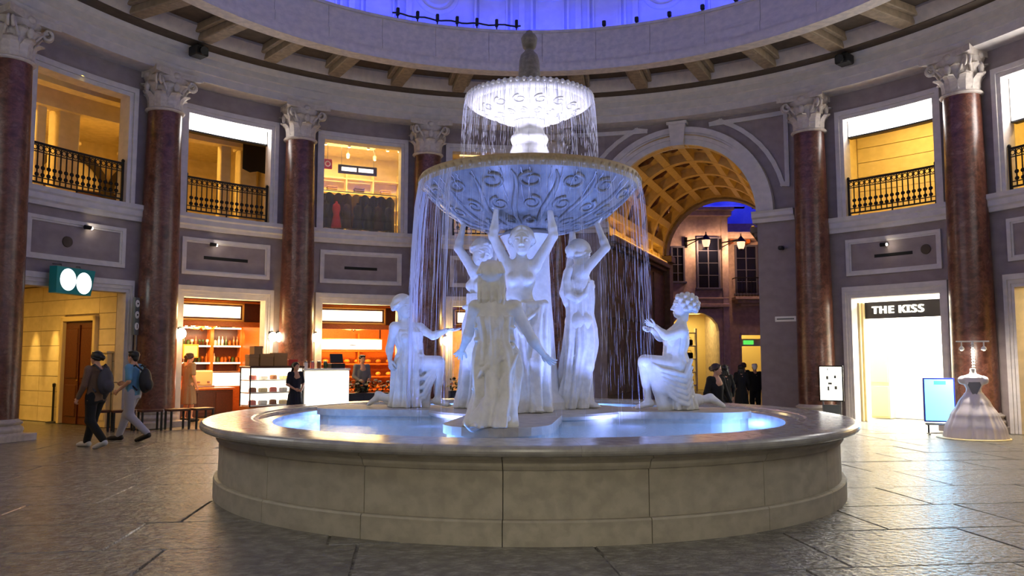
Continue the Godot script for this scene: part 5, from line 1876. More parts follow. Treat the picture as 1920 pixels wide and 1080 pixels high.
	ceiling_lamp("loggia_lamp", "small warm ceiling lamp in the right loggia", "", 50.0, 12.8, 8.34, Vector2(0.25, 0.25), Color(1.0, 0.82, 0.42), 6.0, 9.0)
	ceiling_lamp("end_loggia_lamp", "small warm ceiling lamp in the loggia at the right edge", "", 71.0, 12.8, 8.34, Vector2(0.25, 0.25), Color(1.0, 0.82, 0.42), 6.0, 9.0)


# right side of the corridor: courses of cream blocks, a dark door, a narrow cupboard, wall-washing lamps
func corridor_blocks(o: Node3D) -> void:
	var edges := [11.55, 12.38, 13.92, 15.0, 16.2]
	for i in 4:
		var doorway := i == 1
		for k in 9:
			var h0 := 0.38 * k
			if doorway and h0 < 2.55: continue
			var mb := MB.new()
			mb.arc(-57.0, -56.5, h0 + 0.006, minf(h0 + 0.374, 3.45), edges[i] + 0.006, edges[i + 1] - 0.006)
			put(mb, "stone_block", M.cream_stone, o)
	var mb := MB.new()
	mb.arc(-56.9, -56.3, 0, 3.45, 11.55, 16.2)
	put(mb, "joint_bed", M.passage_stone, o)
	mb = MB.new()
	mb.arc(-57.0, -52.0, 0, 3.45, 16.2, 16.5)
	mb.arc(-52.0, -51.5, 0, 3.45, 16.2, 21.25)
	mb.arc(-57.0, -51.5, 0, 3.45, 21.0, 21.25)
	mb.arc(-57.0, -51.5, 3.45, 3.65, 16.2, 21.25)
	put(mb, "return_wall", M.cream_stone, o)


# ---------------------------------------------------------------- balcony railings and light boxes
func railing(c: float, label: String) -> void:
	var t := thing("balcony_railing", label, "railing", Transform3D(), "black iron balcony railings")
	var half := 5.5
	var r := WALL + 0.05
	var o := Vector3(CX, 0, CZ)
	for e in [["top_rail", 6.10, 0.045, 0.06], ["upper_rail", 5.92, 0.02, 0.025], ["lower_rail", 5.38, 0.02, 0.025], ["bottom_rail", 5.27, 0.035, 0.045]]:
		put(MB.new().sweep(o, [Vector2(r - e[3] * 0.5, e[1] - e[2] * 0.5), Vector2(r + e[3] * 0.5, e[1] - e[2] * 0.5), Vector2(r + e[3] * 0.5, e[1] + e[2] * 0.5), Vector2(r - e[3] * 0.5, e[1] + e[2] * 0.5)], c - half, c + half, 10), e[0], M.iron_black, t)
	var post := MB.new().box(Vector3(0, 0.48, 0), Vector3(0.05, 0.96, 0.05), 0.005).ball(Vector3(0, 1.0, 0), Vector3(0.04, 0.05, 0.04), 8, 6).mesh()
	for s in [-1.0, 1.0]:
		put_mesh(post, "post", M.iron_black, t, frame(c + s * half, r, 5.16))
	var bal := MB.new().box(Vector3(0, 0.415, 0), Vector3(0.022, 0.83, 0.022)).ball(Vector3(0, 0.32, 0), Vector3(0.055, 0.05, 0.025), 6, 4).ball(Vector3(0, 0.17, 0), Vector3(0.055, 0.05, 0.025), 6, 4).mesh()
	var ring_mb := MB.new()
	var path := []
	for i in 10: path.append(Vector3(0.052 * cos(TAU * i / 10.0), 0.052 * sin(TAU * i / 10.0), 0))
	ring_mb.tube(path, 0.011, 5, true)
	var ring := ring_mb.mesh()
	for k in 15:
		var phi := c - half + 2.0 * half * (k + 1) / 16.0
		put_mesh(bal, "baluster", M.iron_black, t, frame(phi, r, 5.27))
	for k in 16:
		var phi := c - half + 2.0 * half * (k + 0.5) / 16.0
		put_mesh(ring, "ring", M.iron_black, t, frame(phi, r, 6.01))
	for e in [-1.0, 0.0, 1.0]:
		put(MB.new().box(Vector3(0, 0.06, 0), Vector3(0.03, 0.14, 0.03)).lathe(Vector3.ZERO, [Vector2(0.05, 0.0), Vector2(0.05, 0.015), Vector2(0.0, 0.02)], 8), "foot", M.iron_black, t, frame(c + e * half * 0.98, r, 5.16))


func light_box(c: float, half: float, h0: float, h1: float, label: String, energy: float) -> void:
	if not M.has("light_box_glow"): glow("light_box_glow", Color(1.0, 0.99, 0.97), 2.4)
	var t := thing("light_box_sign", label, "sign", Transform3D(), "white light boxes over the balconies")
	put(MB.new().arc(c - half - 0.15, c + half + 0.15, h0 - 0.04, h1 + 0.02, 11.42, 11.62), "case", M.black_plastic, t)
	put(MB.new().arc(c - half, c + half, h0, h1, 11.40, 11.43), "light_face", M.light_box_glow, t)
	var p := at(c, 11.34, (h0 + h1) * 0.5)
	area_light("box_light", p, Vector3(CX - p.x, 0, CZ - p.z).normalized(), Vector2(deg_to_rad(half * 2.0) * 11.3, h1 - h0), Color(1.0, 0.98, 0.96), energy, t)


# ---------------------------------------------------------------- what stands in the rooms and hangs on the walls
func build_shop_things() -> void:
	railing(-63.75, "black iron balcony railing of the leftmost upper opening")
	railing(-44.45, "black iron balcony railing under the left white light box")
	railing(-6.05, "black iron balcony railing behind the great bowl")
	railing(51.55, "black iron balcony railing of the right loggia before yellow walls")
	railing(71.25, "black iron balcony railing at the right edge of the picture")
	light_box(-44.45, 5.6, 7.36, 7.72, "long white light box over the second balcony from the left", 4.0)
	light_box(51.55, 5.6, 7.30, 7.72, "long white light box over the right balcony beside the arch", 4.0)
	light_box(71.25, 5.6, 6.75, 7.72, "glaring deep white light box at the right edge", 12.0)
	gallery_things()
	clothes_shop()
	cafes()
	wall_lamps_and_signs()
	corridor_things()
	white_shop()


func gallery_things() -> void:
	# pillars and beams of the gallery
	var n := 0
	for e in [[-60.6, 13.9, 0.24], [-57.8, 14.0, 0.52], [-40.0, 13.9, 0.30], [-36.9, 14.2, 0.5], [-52.0, 17.2, 0.5], [-46.0, 17.0, 0.5]]:
		var t := struct_node("wall_pillar", "square cream pillar of the upper gallery")
		t.transform = frame(e[0], e[1], 5.1)
		put(MB.new().box(Vector3(0, 1.62, 0), Vector3(e[2], 3.2, e[2]), 0.02), "shaft", M.cream_stone, t)
		put(MB.new().box(Vector3(0, 2.75, 0), Vector3(e[2] + 0.12, 0.10, e[2] + 0.12), 0.02).box(Vector3(0, 0.12, 0), Vector3(e[2] + 0.1, 0.24, e[2] + 0.1), 0.02), "mouldings", M.cream_stone, t)
		n += 1
	for e in [[12.3, 7.86], [13.6, 7.74]]:
		var mb := MB.new()
		mb.arc(-92, -36, e[1], 8.34, e[0], e[0] + 0.35)
		struct(mb, "ceiling_beam", M.cream_stone, "cream ceiling beam of the upper gallery")
	# arched doorway at the back of the gallery
	for phi in [-50.0, -43.0]:
		var t := struct_node("door_gallery", "arched doorway at the back of the upper gallery")
		t.transform = frame(phi, 18.45, 5.1)
		var mb := MB.new()
		for k in 12:
			var a0 := PI * k / 12.0
			var a1 := PI * (k + 1) / 12.0
			for rr in [[0.95, 1.15]]:
				mb.prism(PackedVector2Array([Vector2(rr[0] * cos(a0), 1.7 + rr[0] * sin(a0)), Vector2(rr[1] * cos(a0), 1.7 + rr[1] * sin(a0)), Vector2(rr[1] * cos(a1), 1.7 + rr[1] * sin(a1)), Vector2(rr[0] * cos(a1), 1.7 + rr[0] * sin(a1))]), 0.0, 0.16)
		for s in [-1.0, 1.0]: mb.box(Vector3(s * 1.05, 0.85, 0.08), Vector3(0.2, 1.7, 0.16))
		put(mb, "door_frame", M.soffit_brown, t)
		put(MB.new().box(Vector3(0, 0.85, 0.02), Vector3(1.9, 1.7, 0.04)), "door_leaf", M.dark_wood, t)
	# the yellow light strip under the lintel of the leftmost opening
	var strip := glow("strip_light_glow", Color(1.0, 0.82, 0.25), 3.0)
	var t := thing("lintel_light_strip", "thin yellow light strip under the lintel of the leftmost opening", "lamp", Transform3D())
	put(MB.new().arc(-69.4, -62.0, 7.86, 7.89, 11.68, 11.74), "housing", M.brass, t)
	put(MB.new().arc(-69.3, -62.1, 7.83, 7.86, 11.69, 11.73), "light_strip", strip, t)
	area_light("strip_light", at(-65.7, 11.71, 7.81), Vector3(0, -1, 0), Vector2(1.4, 0.04), Color(1.0, 0.82, 0.3), 0.8, t)
	# dark hanging banner in the second opening
	t = thing("hanging_banner", "dark cloth banner hanging in the second gallery opening", "banner", frame(-37.7, 13.0, 0))
	put(MB.new().prism(PackedVector2Array([Vector2(-0.32, 6.98), Vector2(-0.1, 6.90), Vector2(0.12, 6.96), Vector2(0.34, 6.92), Vector2(0.34, 7.72), Vector2(-0.32, 7.72)]), -0.012, 0.012), "cloth", M.black_plastic, t)
	put(MB.new().tube([Vector3(-0.38, 7.73, 0), Vector3(0.40, 7.73, 0)], 0.015, 6), "rod", M.steel, t)


func garment_shape(w: float, h: float, sleeves: bool) -> ArrayMesh:
	var mb := MB.new()
	var rings := []
	for e in [[0.0, 0.20, 0.35], [-0.06, 0.75, 0.75], [-0.14, 0.95, 1.0], [-0.5, 0.85, 0.9], [-1.0, 1.0, 1.05]]:
		var ring := []
		for k in 12:
			var a := TAU * k / 12.0
			ring.append(Vector3(cos(a) * w * 0.5 * e[1] * (1.0 + 0.06 * sin(a * 5.0)), e[0] * h, sin(a) * 0.055 * e[2] * (1.0 + 0.2 * sin(a * 4.0))))
		rings.append(ring)
	for i in rings.size() - 1:
		for k in 12:
			var m := (k + 1) % 12
			var c := Vector3(0, rings[i][0].y, 0)
			mb.quad4(rings[i][k], rings[i][m], rings[i + 1][m], rings[i + 1][k], (rings[i][k] - c).normalized(), (rings[i][m] - c).normalized(), (rings[i][m] - c).normalized(), (rings[i][k] - c).normalized())
	if sleeves:
		for s in [-1.0, 1.0]:
			mb.tube([Vector3(s * w * 0.40, -0.07 * h, 0), Vector3(s * w * 0.52, -0.3 * h, 0.01), Vector3(s * w * 0.54, -0.68 * h, 0.02)], [0.05, 0.045, 0.035], 7)
	return mb.mesh()


func clothes_shop() -> void:
	# shelving on the back wall
	var shelf := thing("clothes_shelving", "cream wall shelving filled with folded clothes in the upper shop", "shelf", frame(-23.5, 15.2, 5.1))
	for k in 5:
		put(MB.new().box(Vector3(0, 0.5 + 0.48 * k, 0), Vector3(3.6, 0.04, 0.36), 0.005), "board", M.cream_paint, shelf)
	for k in 5:
		put(MB.new().box(Vector3(-1.8 + 0.9 * k, 1.4, 0), Vector3(0.04, 2.6, 0.36), 0.005), "upright", M.cream_paint, shelf)
	var cols := [Color(0.75, 0.62, 0.42), Color(0.55, 0.42, 0.30), Color(0.85, 0.80, 0.68), Color(0.35, 0.28, 0.26), Color(0.62, 0.20, 0.16)]
	var mats := []
	for k in cols.size(): mats.append(plain("folded_cloth_%d" % k, cols[k], 0.9))
	var fold := MB.new().box(Vector3(0, 0.03, 0), Vector3(0.34, 0.06, 0.28), 0.02).box(Vector3(0, 0.10, 0), Vector3(0.33, 0.06, 0.27), 0.02).box(Vector3(0, 0.17, 0), Vector3(0.34, 0.06, 0.28), 0.02).mesh()
	var places := ["first", "second", "third", "fourth"]
	for k in 4:
		for j in 4:
			var xf := frame(-23.5, 15.2, 5.1) * Transform3D(Basis(), Vector3(-1.35 + 0.9 * j, 0.52 + 0.48 * k, 0.0))
			var o := put_mesh(fold, "folded_clothes", mats[(k * 3 + j * 2) % 5], null, xf)
			tag(o, "folded clothes on the %s shelf up, %s compartment of the upper shop" % [places[k], places[j]], "clothes", "folded clothes on the shelving")
	# sign with a white face
	var sign_glow := glow("shop_sign_glow", Color(1.0, 0.98, 0.92), 1.6)
	var t := thing("hanging_sign", "black hanging sign with white lit letters in the upper clothes shop", "sign", frame(-23.9, 13.0, 7.35))
	put(MB.new().box(Vector3(0, 0, 0), Vector3(1.2, 0.27, 0.06), 0.005), "sign_board", M.black_plastic, t)
	for e in [[-0.27, 0.46], [0.25, 0.46]]:
		put(MB.new().box(Vector3(e[0], 0, 0.035), Vector3(e[1], 0.12, 0.012)), "light_letters", sign_glow, t)
	for s in [-1.0, 1.0]: put(MB.new().tube([Vector3(s * 0.5, 0.13, 0), Vector3(s * 0.5, 1.0, 0)], 0.008, 5), "cable", M.steel, t)
	t = thing("red_sign", "small red round-cornered sign at the left of the upper clothes shop", "sign", frame(-28.6, 12.5, 7.33))
	put(MB.new().box(Vector3.ZERO, Vector3(0.28, 0.30, 0.05), 0.02), "sign_board", plain("sign_red", Color(0.72, 0.06, 0.08), 0.5), t)
	put(MB.new().at(Transform3D(Basis(Vector3.RIGHT, PI / 2), Vector3.ZERO)).lathe(Vector3.ZERO, [Vector2(0.09, 0.025), Vector2(0.085, 0.034), Vector2(0.06, 0.034), Vector2(0.055, 0.025)], 16), "ring_mark", M.white_paint, t)
	put(MB.new().tube([Vector3(0, 0.14, 0), Vector3(0, 1.0, 0)], 0.008, 5), "cable", M.steel, t)
	# ceiling spots
	var bulb := glow("spot_light_glow", Color(1.0, 0.92, 0.70), 8.0)
	var proto: Node3D = null
	for e in [[-28.3, 13.0], [-27.0, 12.6], [-25.1, 13.0], [-22.5, 13.0], [-19.8, 13.0], [-18.2, 13.0], [-24.0, 14.3], [-20.5, 14.3]]:
		var xf := frame(e[0], e[1], 8.12)
		if proto == null:
			proto = thing("ceiling_spot", "small bright ceiling spot in the upper clothes shop", "lamp", xf, "ceiling spots of the clothes shop")
			put(MB.new().lathe(Vector3.ZERO, [Vector2(0.05, -0.08), Vector2(0.065, 0.02), Vector2(0.05, 0.06), Vector2(0.012, 0.07), Vector2(0.012, 0.22)], 12), "housing", M.white_paint, proto)
			put(MB.new().ball(Vector3(0, -0.07, 0), Vector3(0.045, 0.03, 0.045), 6, 4), "light_bulb", bulb, proto)
		else:
			copy_of(proto, xf)
	# rail of clothes at the window
	t = thing("clothes_rail", "long steel clothes rail behind the upper shop window", "rail", frame(-25.2, 12.2, 5.1))
	put(MB.new().tube([Vector3(-1.3, 1.38, 0), Vector3(1.3, 1.38, 0)], 0.018, 8), "bar", M.steel, t)
	for s in [-1.0, 1.0]:
		put(MB.new().tube([Vector3(s * 1.3, 0, 0), Vector3(s * 1.3, 1.38, 0)], 0.018, 8).box(Vector3(s * 1.3, 0.015, 0), Vector3(0.06, 0.03, 0.5), 0.005), "upright", M.steel, t)
	var dark := [Color(0.05, 0.05, 0.06), Color(0.16, 0.06, 0.07), Color(0.10, 0.09, 0.08), Color(0.24, 0.16, 0.10), Color(0.55, 0.42, 0.16), Color(0.70, 0.10, 0.12), Color(0.07, 0.08, 0.12)]
	var names := ["black", "dark maroon", "charcoal", "dark brown", "mustard yellow", "red", "navy blue"]
	var gm := []
	for k in dark.size(): gm.append(plain("garment_%d" % k, dark[k], 0.9))
	var coat := garment_shape(0.42, 1.05, true)
	var gown := garment_shape(0.40, 1.2, false)
	var seq := [[-1.18, 0, 1], [-1.0, 2, 0], [-0.72, 0, 1], [-0.45, 1, 0], [-0.18, 3, 1], [0.08, 4, 0], [0.34, 2, 1], [0.60, 0, 0], [0.84, 6, 1], [1.10, 0, 0]]
	for i in seq.size():
		var e: Array = seq[i]
		var xf := frame(-25.2, 12.2, 5.1) * Transform3D(Basis(Vector3.UP, 0.5 + 0.12 * sin(i * 2.1)), Vector3(e[0], 1.33, 0))
		var g := thing("hanging_garment", "%s %s hanging on the window rail, number %s from the left" % [names[e[1]], "coat" if e[2] == 1 else "dress", ["one", "two", "three", "four", "five", "six", "seven", "eight", "nine", "ten"][i]], "garment", xf, "clothes on the window rail")
		put_mesh(coat if e[2] == 1 else gown, "cloth", gm[e[1]], g)
		put(MB.new().tube([Vector3(0, -0.01, 0), Vector3(0, 0.03, 0), Vector3(0.02, 0.055, 0), Vector3(0, 0.075, 0), Vector3(-0.02, 0.06, 0)], 0.006, 4), "hanger_hook", M.steel, g)
	# a second, lower rail nearer the glass with skirts and bags
	for i in 7:
		var xf := frame(-29.6 + 1.5 * i, 11.85, 5.12)
		var g := thing("display_dummy", "dress dummy with %s cloth, place %s at the foot of the window" % [["black", "red", "brown", "charcoal", "navy", "maroon", "black"][i], ["one", "two", "three", "four", "five", "six", "seven"][i]], "mannequin", xf, "dress dummies at the window foot")
		put(MB.new().lathe(Vector3.ZERO, [Vector2(0.0, 0.0), Vector2(0.11, 0.0), Vector2(0.11, 0.015), Vector2(0.014, 0.03), Vector2(0.014, 0.3)], 12), "stand", M.steel, g)
		put(MB.new().lathe(Vector3.ZERO, [Vector2(0.02, 0.20), Vector2(0.15, 0.22), Vector2(0.12, 0.45), Vector2(0.085, 0.6), Vector2(0.12, 0.76), Vector2(0.10, 0.88), Vector2(0.035, 0.93), Vector2(0.03, 0.98), Vector2(0.0, 0.99)], 14), "torso", gm[[0, 5, 3, 2, 6, 1, 0][i]], g)
	# window glass
	put(MB.new().arc(-31.1, -19.5, 5.16, 7.72, 11.44, 11.452), "window_glass", M.clear_glass).set_meta("kind", "structure")


func squiggle(mb: MB, x0: float, x1: float, y: float, z: float, hgt: float, seed_: int) -> void:
	var rng := RandomNumberGenerator.new()
	rng.seed = seed_
	var path := []
	var n := 26
	for i in n + 1:
		var t := float(i) / n
		path.append(Vector3(lerpf(x0, x1, t), y + hgt * sin(i * 1.9) * rng.randf_range(0.4, 1.0), z))
	mb.tube(path, 0.006, 4)


func cafe_front(c: float, label: String, seed_: int) -> void:
	if not M.has("cafe_sign_glow"): glow("cafe_sign_glow", Color(1.0, 0.93, 0.72), 5.0)
	var t := thing("cafe_sign", label, "sign", frame(c, 12.2, 2.82), "lit signs of the cafe fronts")
	var w := 2.0
	put(MB.new().box(Vector3(0, 0, 0), Vector3(w, 0.50, 0.08), 0.01), "sign_board", M.dark_wood, t)
	var mb := MB.new()
	for s in [-1.0, 1.0]:
		mb.box(Vector3(0, s * 0.225, 0.05), Vector3(w, 0.05, 0.06), 0.012)
		mb.box(Vector3(s * (w * 0.5 - 0.025), 0, 0.05), Vector3(0.05, 0.5, 0.06), 0.012)
	put(mb, "gold_frame", M.gold_paint, t)
	put(MB.new().box(Vector3(0, 0, 0.05), Vector3(w - 0.22, 0.30, 0.02)), "light_panel", M.cafe_sign_glow, t)
	mb = MB.new()
	squiggle(mb, -0.42, -0.12, 0.01, 0.062, 0.03, seed_)
	squiggle(mb, 0.02, 0.42, 0.0, 0.062, 0.035, seed_ + 1)
	put(mb, "script_lettering", plain("pale_ink", Color(0.62, 0.58, 0.40), 0.7) if not M.has("pale_ink") else M.pale_ink, t)
	area_light("sign_light", Vector3(0, 0, 0.09), Vector3(0, 0, 1), Vector2(w - 0.22, 0.3), Color(1.0, 0.85, 0.55), 3.5, t)
	# timber frontage round the sign
	var f := struct_node("trim_cafe_front", "dark red timber frontage above the cafe opening")
	f.transform = frame(c, 12.2, 0)
	put(MB.new().box(Vector3(0, 3.29, -0.05), Vector3(3.3, 0.42, 0.12), 0.01), "head_board", M.dark_wood, f)
	put(MB.new().box(Vector3(0, 3.10, 0.03), Vector3(3.3, 0.05, 0.1), 0.01), "upper_fillet", M.orange_wood, f)
	put(MB.new().box(Vector3(0, 2.50, 0.0), Vector3(3.3, 0.14, 0.1), 0.01), "lower_fillet", M.orange_wood, f)
	put(MB.new().box(Vector3(0, 2.85, -0.08), Vector3(3.3, 0.6, 0.06)), "back_board", M.dark_wood, f)


func bottle_mesh(kind: int) -> ArrayMesh:
	match kind:
		0: return MB.new().lathe(Vector3.ZERO, [Vector2(0.0, 0.0), Vector2(0.036, 0.0), Vector2(0.038, 0.16), Vector2(0.014, 0.21), Vector2(0.013, 0.28), Vector2(0.0, 0.285)], 10).mesh()
		1: return MB.new().lathe(Vector3.ZERO, [Vector2(0.0, 0.0), Vector2(0.05, 0.0), Vector2(0.055, 0.10), Vector2(0.045, 0.13), Vector2(0.05, 0.15), Vector2(0.0, 0.17)], 10).mesh()
	return MB.new().lathe(Vector3.ZERO, [Vector2(0.0, 0.0), Vector2(0.03, 0.0), Vector2(0.012, 0.01), Vector2(0.01, 0.08), Vector2(0.045, 0.12), Vector2(0.04, 0.18), Vector2(0.038, 0.18)], 10).mesh()


func cafes() -> void:
	cafe_front(-44.45, "gold framed lit sign over the cafe with the bottle shelves", 3)
	cafe_front(-25.2, "gold framed lit sign over the bakery with the script board", 5)
	cafe_front(-6.05, "gold framed lit sign behind the front statue's shoulder", 7)
	# lit shelves with bottles in the cafe
	var lit := glow("shelf_light_glow", Color(1.0, 0.93, 0.78), 3.0)
	var rngb := RandomNumberGenerator.new()
	rngb.seed = 5
	var bm := [plain("bottle_amber", Color(0.50, 0.28, 0.08), 0.2), plain("bottle_clear", Color(0.80, 0.80, 0.72), 0.15), plain("bottle_green", Color(0.16, 0.26, 0.12), 0.2)]
	var meshes := [bottle_mesh(0), bottle_mesh(1), bottle_mesh(2)]
	var rows := ["bottom", "middle", "top"]
	for j in 2:
		var phi: float = [-40.4, -37.0][j]
		var back := thing("bottle_cabinet", "orange timber bottle cabinet with lit shelves, %s half of the cafe wall" % ["left", "right"][j], "cabinet", frame(phi, 15.55, 0), "bottle cabinets of the cafe")
		put(MB.new().box(Vector3(0, 1.55, -0.18), Vector3(0.86, 3.1, 0.06)), "back_panel", M.dark_wood, back)
		for s in [-1.0, 1.0]: put(MB.new().box(Vector3(s * 0.44, 1.55, 0), Vector3(0.07, 3.1, 0.34), 0.01), "side_panel", M.orange_wood, back)
		for k in 3:
			var h: float = [1.44, 1.95, 2.50][k]
			var b := put(MB.new().box(Vector3(0, h, 0.02), Vector3(0.82, 0.05, 0.30), 0.005), "shelf_board", M.orange_wood, back)
			put(MB.new().box(Vector3(0, h, 0.175), Vector3(0.82, 0.045, 0.012)), "light_strip", lit, b)
			for m in 7:
				var kk := rngb.randi_range(0, 2)
				var o := put_mesh(meshes[kk], "bottle", bm[rngb.randi_range(0, 2)], null, frame(phi, 15.55, h + 0.025) * Transform3D(Basis(), Vector3(-0.34 + 0.113 * m, 0, 0.05 + rngb.randf_range(-0.04, 0.04))))
				tag(o, "small bottle or glass on the %s lit shelf, %s half of the cafe" % [rows[k], ["left", "right"][j]], "bottle", "bottles on the %s shelf of the %s cabinet" % [rows[k], ["left", "right"][j]])
		area_light("shelf_light", Vector3(0, 2.3, 0.4), Vector3(0, -0.5, -1).normalized(), Vector2(0.8, 0.1), Color(1.0, 0.9, 0.7), 0.7, back)
	# small painting between the shelves
	var pic := thing("framed_picture", "small yellow framed picture on the cafe wall", "picture", frame(-41.3, 15.2, 1.8))
	put(MB.new().box(Vector3.ZERO, Vector3(0.46, 0.40, 0.03), 0.005), "picture_frame", M.gold_paint, pic)
	put(MB.new().box(Vector3(0, 0, 0.012), Vector3(0.38, 0.32, 0.015)), "sheet", M.cream_paint, pic)
	# counters in the cafe
	var c := thing("cafe_counter", "low dark wood counter inside the cafe", "counter", frame(-44.0, 13.3, 0))
	put(MB.new().box(Vector3(0, 0.36, 0), Vector3(2.1, 0.72, 0.6), 0.01), "body", M.dark_wood, c)
	put(MB.new().box(Vector3(0, 0.75, 0), Vector3(2.2, 0.06, 0.68), 0.01), "worktop", M.orange_wood, c)
	for k in 4: put(MB.new().box(Vector3(-0.78 + 0.52 * k, 0.38, 0.305), Vector3(0.44, 0.56, 0.02), 0.006), "front_panel", M.dark_wood, c)
	var wl := glow("counter_light_glow", Color(1.0, 0.97, 0.90), 3.0)
	c = thing("lit_counter", "bright white lit display counter deep in the cafe", "counter", frame(-40.2, 13.9, 0))
	put(MB.new().box(Vector3(0, 0.40, 0), Vector3(1.4, 0.80, 0.6), 0.01), "body", M.orange_wood, c)
	put(MB.new().box(Vector3(0, 0.99, 0.0), Vector3(1.36, 0.36, 0.52)), "light_panel", wl, c)
	put(MB.new().box(Vector3(0, 1.19, 0), Vector3(1.42, 0.04, 0.6), 0.01), "worktop", M.steel, c)
	area_light("counter_light", Vector3(0, 1.0, 0.32), Vector3(0, 0, 1), Vector2(1.3, 0.34), Color(1, 0.95, 0.85), 1.0, c)
	var e1 := thing("espresso_machine", "yellow and steel coffee machine on the cafe counter", "machine", frame(-42.3, 13.7, 0.78))
	put(MB.new().box(Vector3(0, 0.26, 0), Vector3(0.55, 0.42, 0.45), 0.03), "body", M.cream_paint, e1)
	put(MB.new().box(Vector3(0, 0.03, 0.06), Vector3(0.58, 0.06, 0.5), 0.01), "drip_tray", M.steel, e1)
	for s in [-1.0, 1.0]: put(MB.new().lathe(Vector3(s * 0.14, 0.12, 0.24), [Vector2(0.04, 0.0), Vector2(0.045, 0.05), Vector2(0.0, 0.05)], 10), "group_head", M.steel, e1)
	# bakery: script board, counter goods
	var t := thing("script_board", "long white lit board with dark script under the bakery sign", "sign", frame(-24.65, 13.0, 2.0), "")
	put(MB.new().box(Vector3.ZERO, Vector3(2.05, 0.34, 0.06), 0.005), "sign_board", M.cream_paint, t)
	put(MB.new().box(Vector3(0, 0, 0.034), Vector3(1.98, 0.28, 0.01)), "light_panel", wl, t)
	var mb := MB.new()
	squiggle(mb, 0.0, 0.2, -0.02, 0.045, 0.05, 11)
	squiggle(mb, 0.3, 0.8, 0.0, 0.045, 0.03, 12)
	squiggle(mb, -0.8, -0.3, 0.03, 0.045, 0.025, 13)
	put(mb, "script_lettering", M.dark_wood, t)
	for s in [-1.0, 1.0]: put(MB.new().box(Vector3(s * 0.95, 0.75, -0.02), Vector3(0.05, 1.3, 0.05)), "hanger", M.dark_wood, t)
	area_light("board_light", Vector3(0, 0, 0.07), Vector3(0, 0, 1), Vector2(1.9, 0.28), Color(1, 0.92, 0.75), 1.0, t)
	var sh := thing("bread_shelves", "gold lit bread shelves on the bakery back wall", "shelf", frame(-21.5, 15.5, 0))
	for k in 4:
		put(MB.new().box(Vector3(0, 0.55 + 0.42 * k, 0.1), Vector3(3.2, 0.05, 0.4), 0.01), "board", M.orange_wood, sh)
		for m in 9:
			var loaf := put(MB.new().ball(Vector3.ZERO, Vector3(0.12, 0.07, 0.09), 8, 6), "bread_loaf", plain("crust_%d" % (k % 2), [Color(0.72, 0.48, 0.20), Color(0.82, 0.62, 0.32)][k % 2], 0.7) if not M.has("crust_%d" % (k % 2)) else M["crust_%d" % (k % 2)], null, frame(-21.5, 15.5, 0) * Transform3D(Basis(Vector3.UP, m * 0.7), Vector3(-1.4 + 0.35 * m, 0.645 + 0.42 * k, 0.1)))
			tag(loaf, "bread loaf on the %s shelf of the bakery" % ["lowest", "second", "third", "highest"][k], "bread", "bread on the %s bakery shelf" % ["lowest", "second", "third", "highest"][k])
	for s in [-1.0, 0.0, 1.0]: put(MB.new().box(Vector3(s * 1.58, 1.2, 0.1), Vector3(0.06, 2.4, 0.42), 0.01), "upright", M.orange_wood, sh)
	# chandeliers
	for e in [[-43.5, 13.0, 2.45, "in the cafe under the gold framed sign"], [-24.3, 12.8, 2.5, "in the bakery above the script board"]]:
		chandelier(frame(e[0], e[1], e[2]), "brass chandelier with white globe lamps " + String(e[3]))


func chandelier(xf: Transform3D, label: String) -> void:
	if not M.has("globe_light_glow"): glow("globe_light_glow", Color(1.0, 0.93, 0.78), 20.0)
	var t := thing("chandelier", label, "lamp", xf, "chandeliers of the cafes")
	put(MB.new().tube([Vector3(0, 0, 0), Vector3(0, 0.95, 0)], 0.015, 6), "rod", M.brass, t)
	put(MB.new().lathe(Vector3.ZERO, [Vector2(0.0, -0.14), Vector2(0.03, -0.12), Vector2(0.05, -0.05), Vector2(0.03, 0.0), Vector2(0.02, 0.1)], 12), "hub", M.brass, t)
	for k in 7:
		var a := TAU * k / 7.0
		var d := Vector3(cos(a), 0, sin(a))
		var arm := put(MB.new().tube([Vector3.ZERO, d * 0.15 + Vector3(0, -0.08, 0), d * 0.32 + Vector3(0, -0.06, 0), d * 0.40 + Vector3(0, 0.03, 0)], 0.01, 5), "arm", M.brass, t)
		put(MB.new().ball(d * 0.40 + Vector3(0, 0.09, 0), Vector3(0.09, 0.09, 0.09), 6, 4), "light_globe", M.globe_light_glow, arm)
	omni("chandelier_light", Vector3(0, 0.0, 0.0), Color(1.0, 0.82, 0.52), 2.8, 0.3, t)


func sconce(phi: float, r: float, h: float, label: String) -> void:
	if not M.has("globe_light_glow"): glow("globe_light_glow", Color(1.0, 0.93, 0.78), 20.0)
	var t := thing("wall_sconce", label, "lamp", frame(phi, r, h), "globe sconces beside the cafe doors")
	put(MB.new().box(Vector3(0, 0.02, 0.02), Vector3(0.08, 0.22, 0.04), 0.01), "wall_plate", M.iron_black, t)
	put(MB.new().tube([Vector3(0, 0.05, 0.03), Vector3(0, 0.14, 0.10), Vector3(0, 0.13, 0.18), Vector3(0, 0.08, 0.20)], 0.012, 6), "arm", M.iron_black, t)
	put(MB.new().ball(Vector3(0, -0.02, 0.20), Vector3(0.12, 0.13, 0.12), 8, 6), "light_globe", M.globe_light_glow, t)
	omni("sconce_light", Vector3(0, 0.0, 0.20), Color(1.0, 0.80, 0.45), 1.2, 0.08, t)


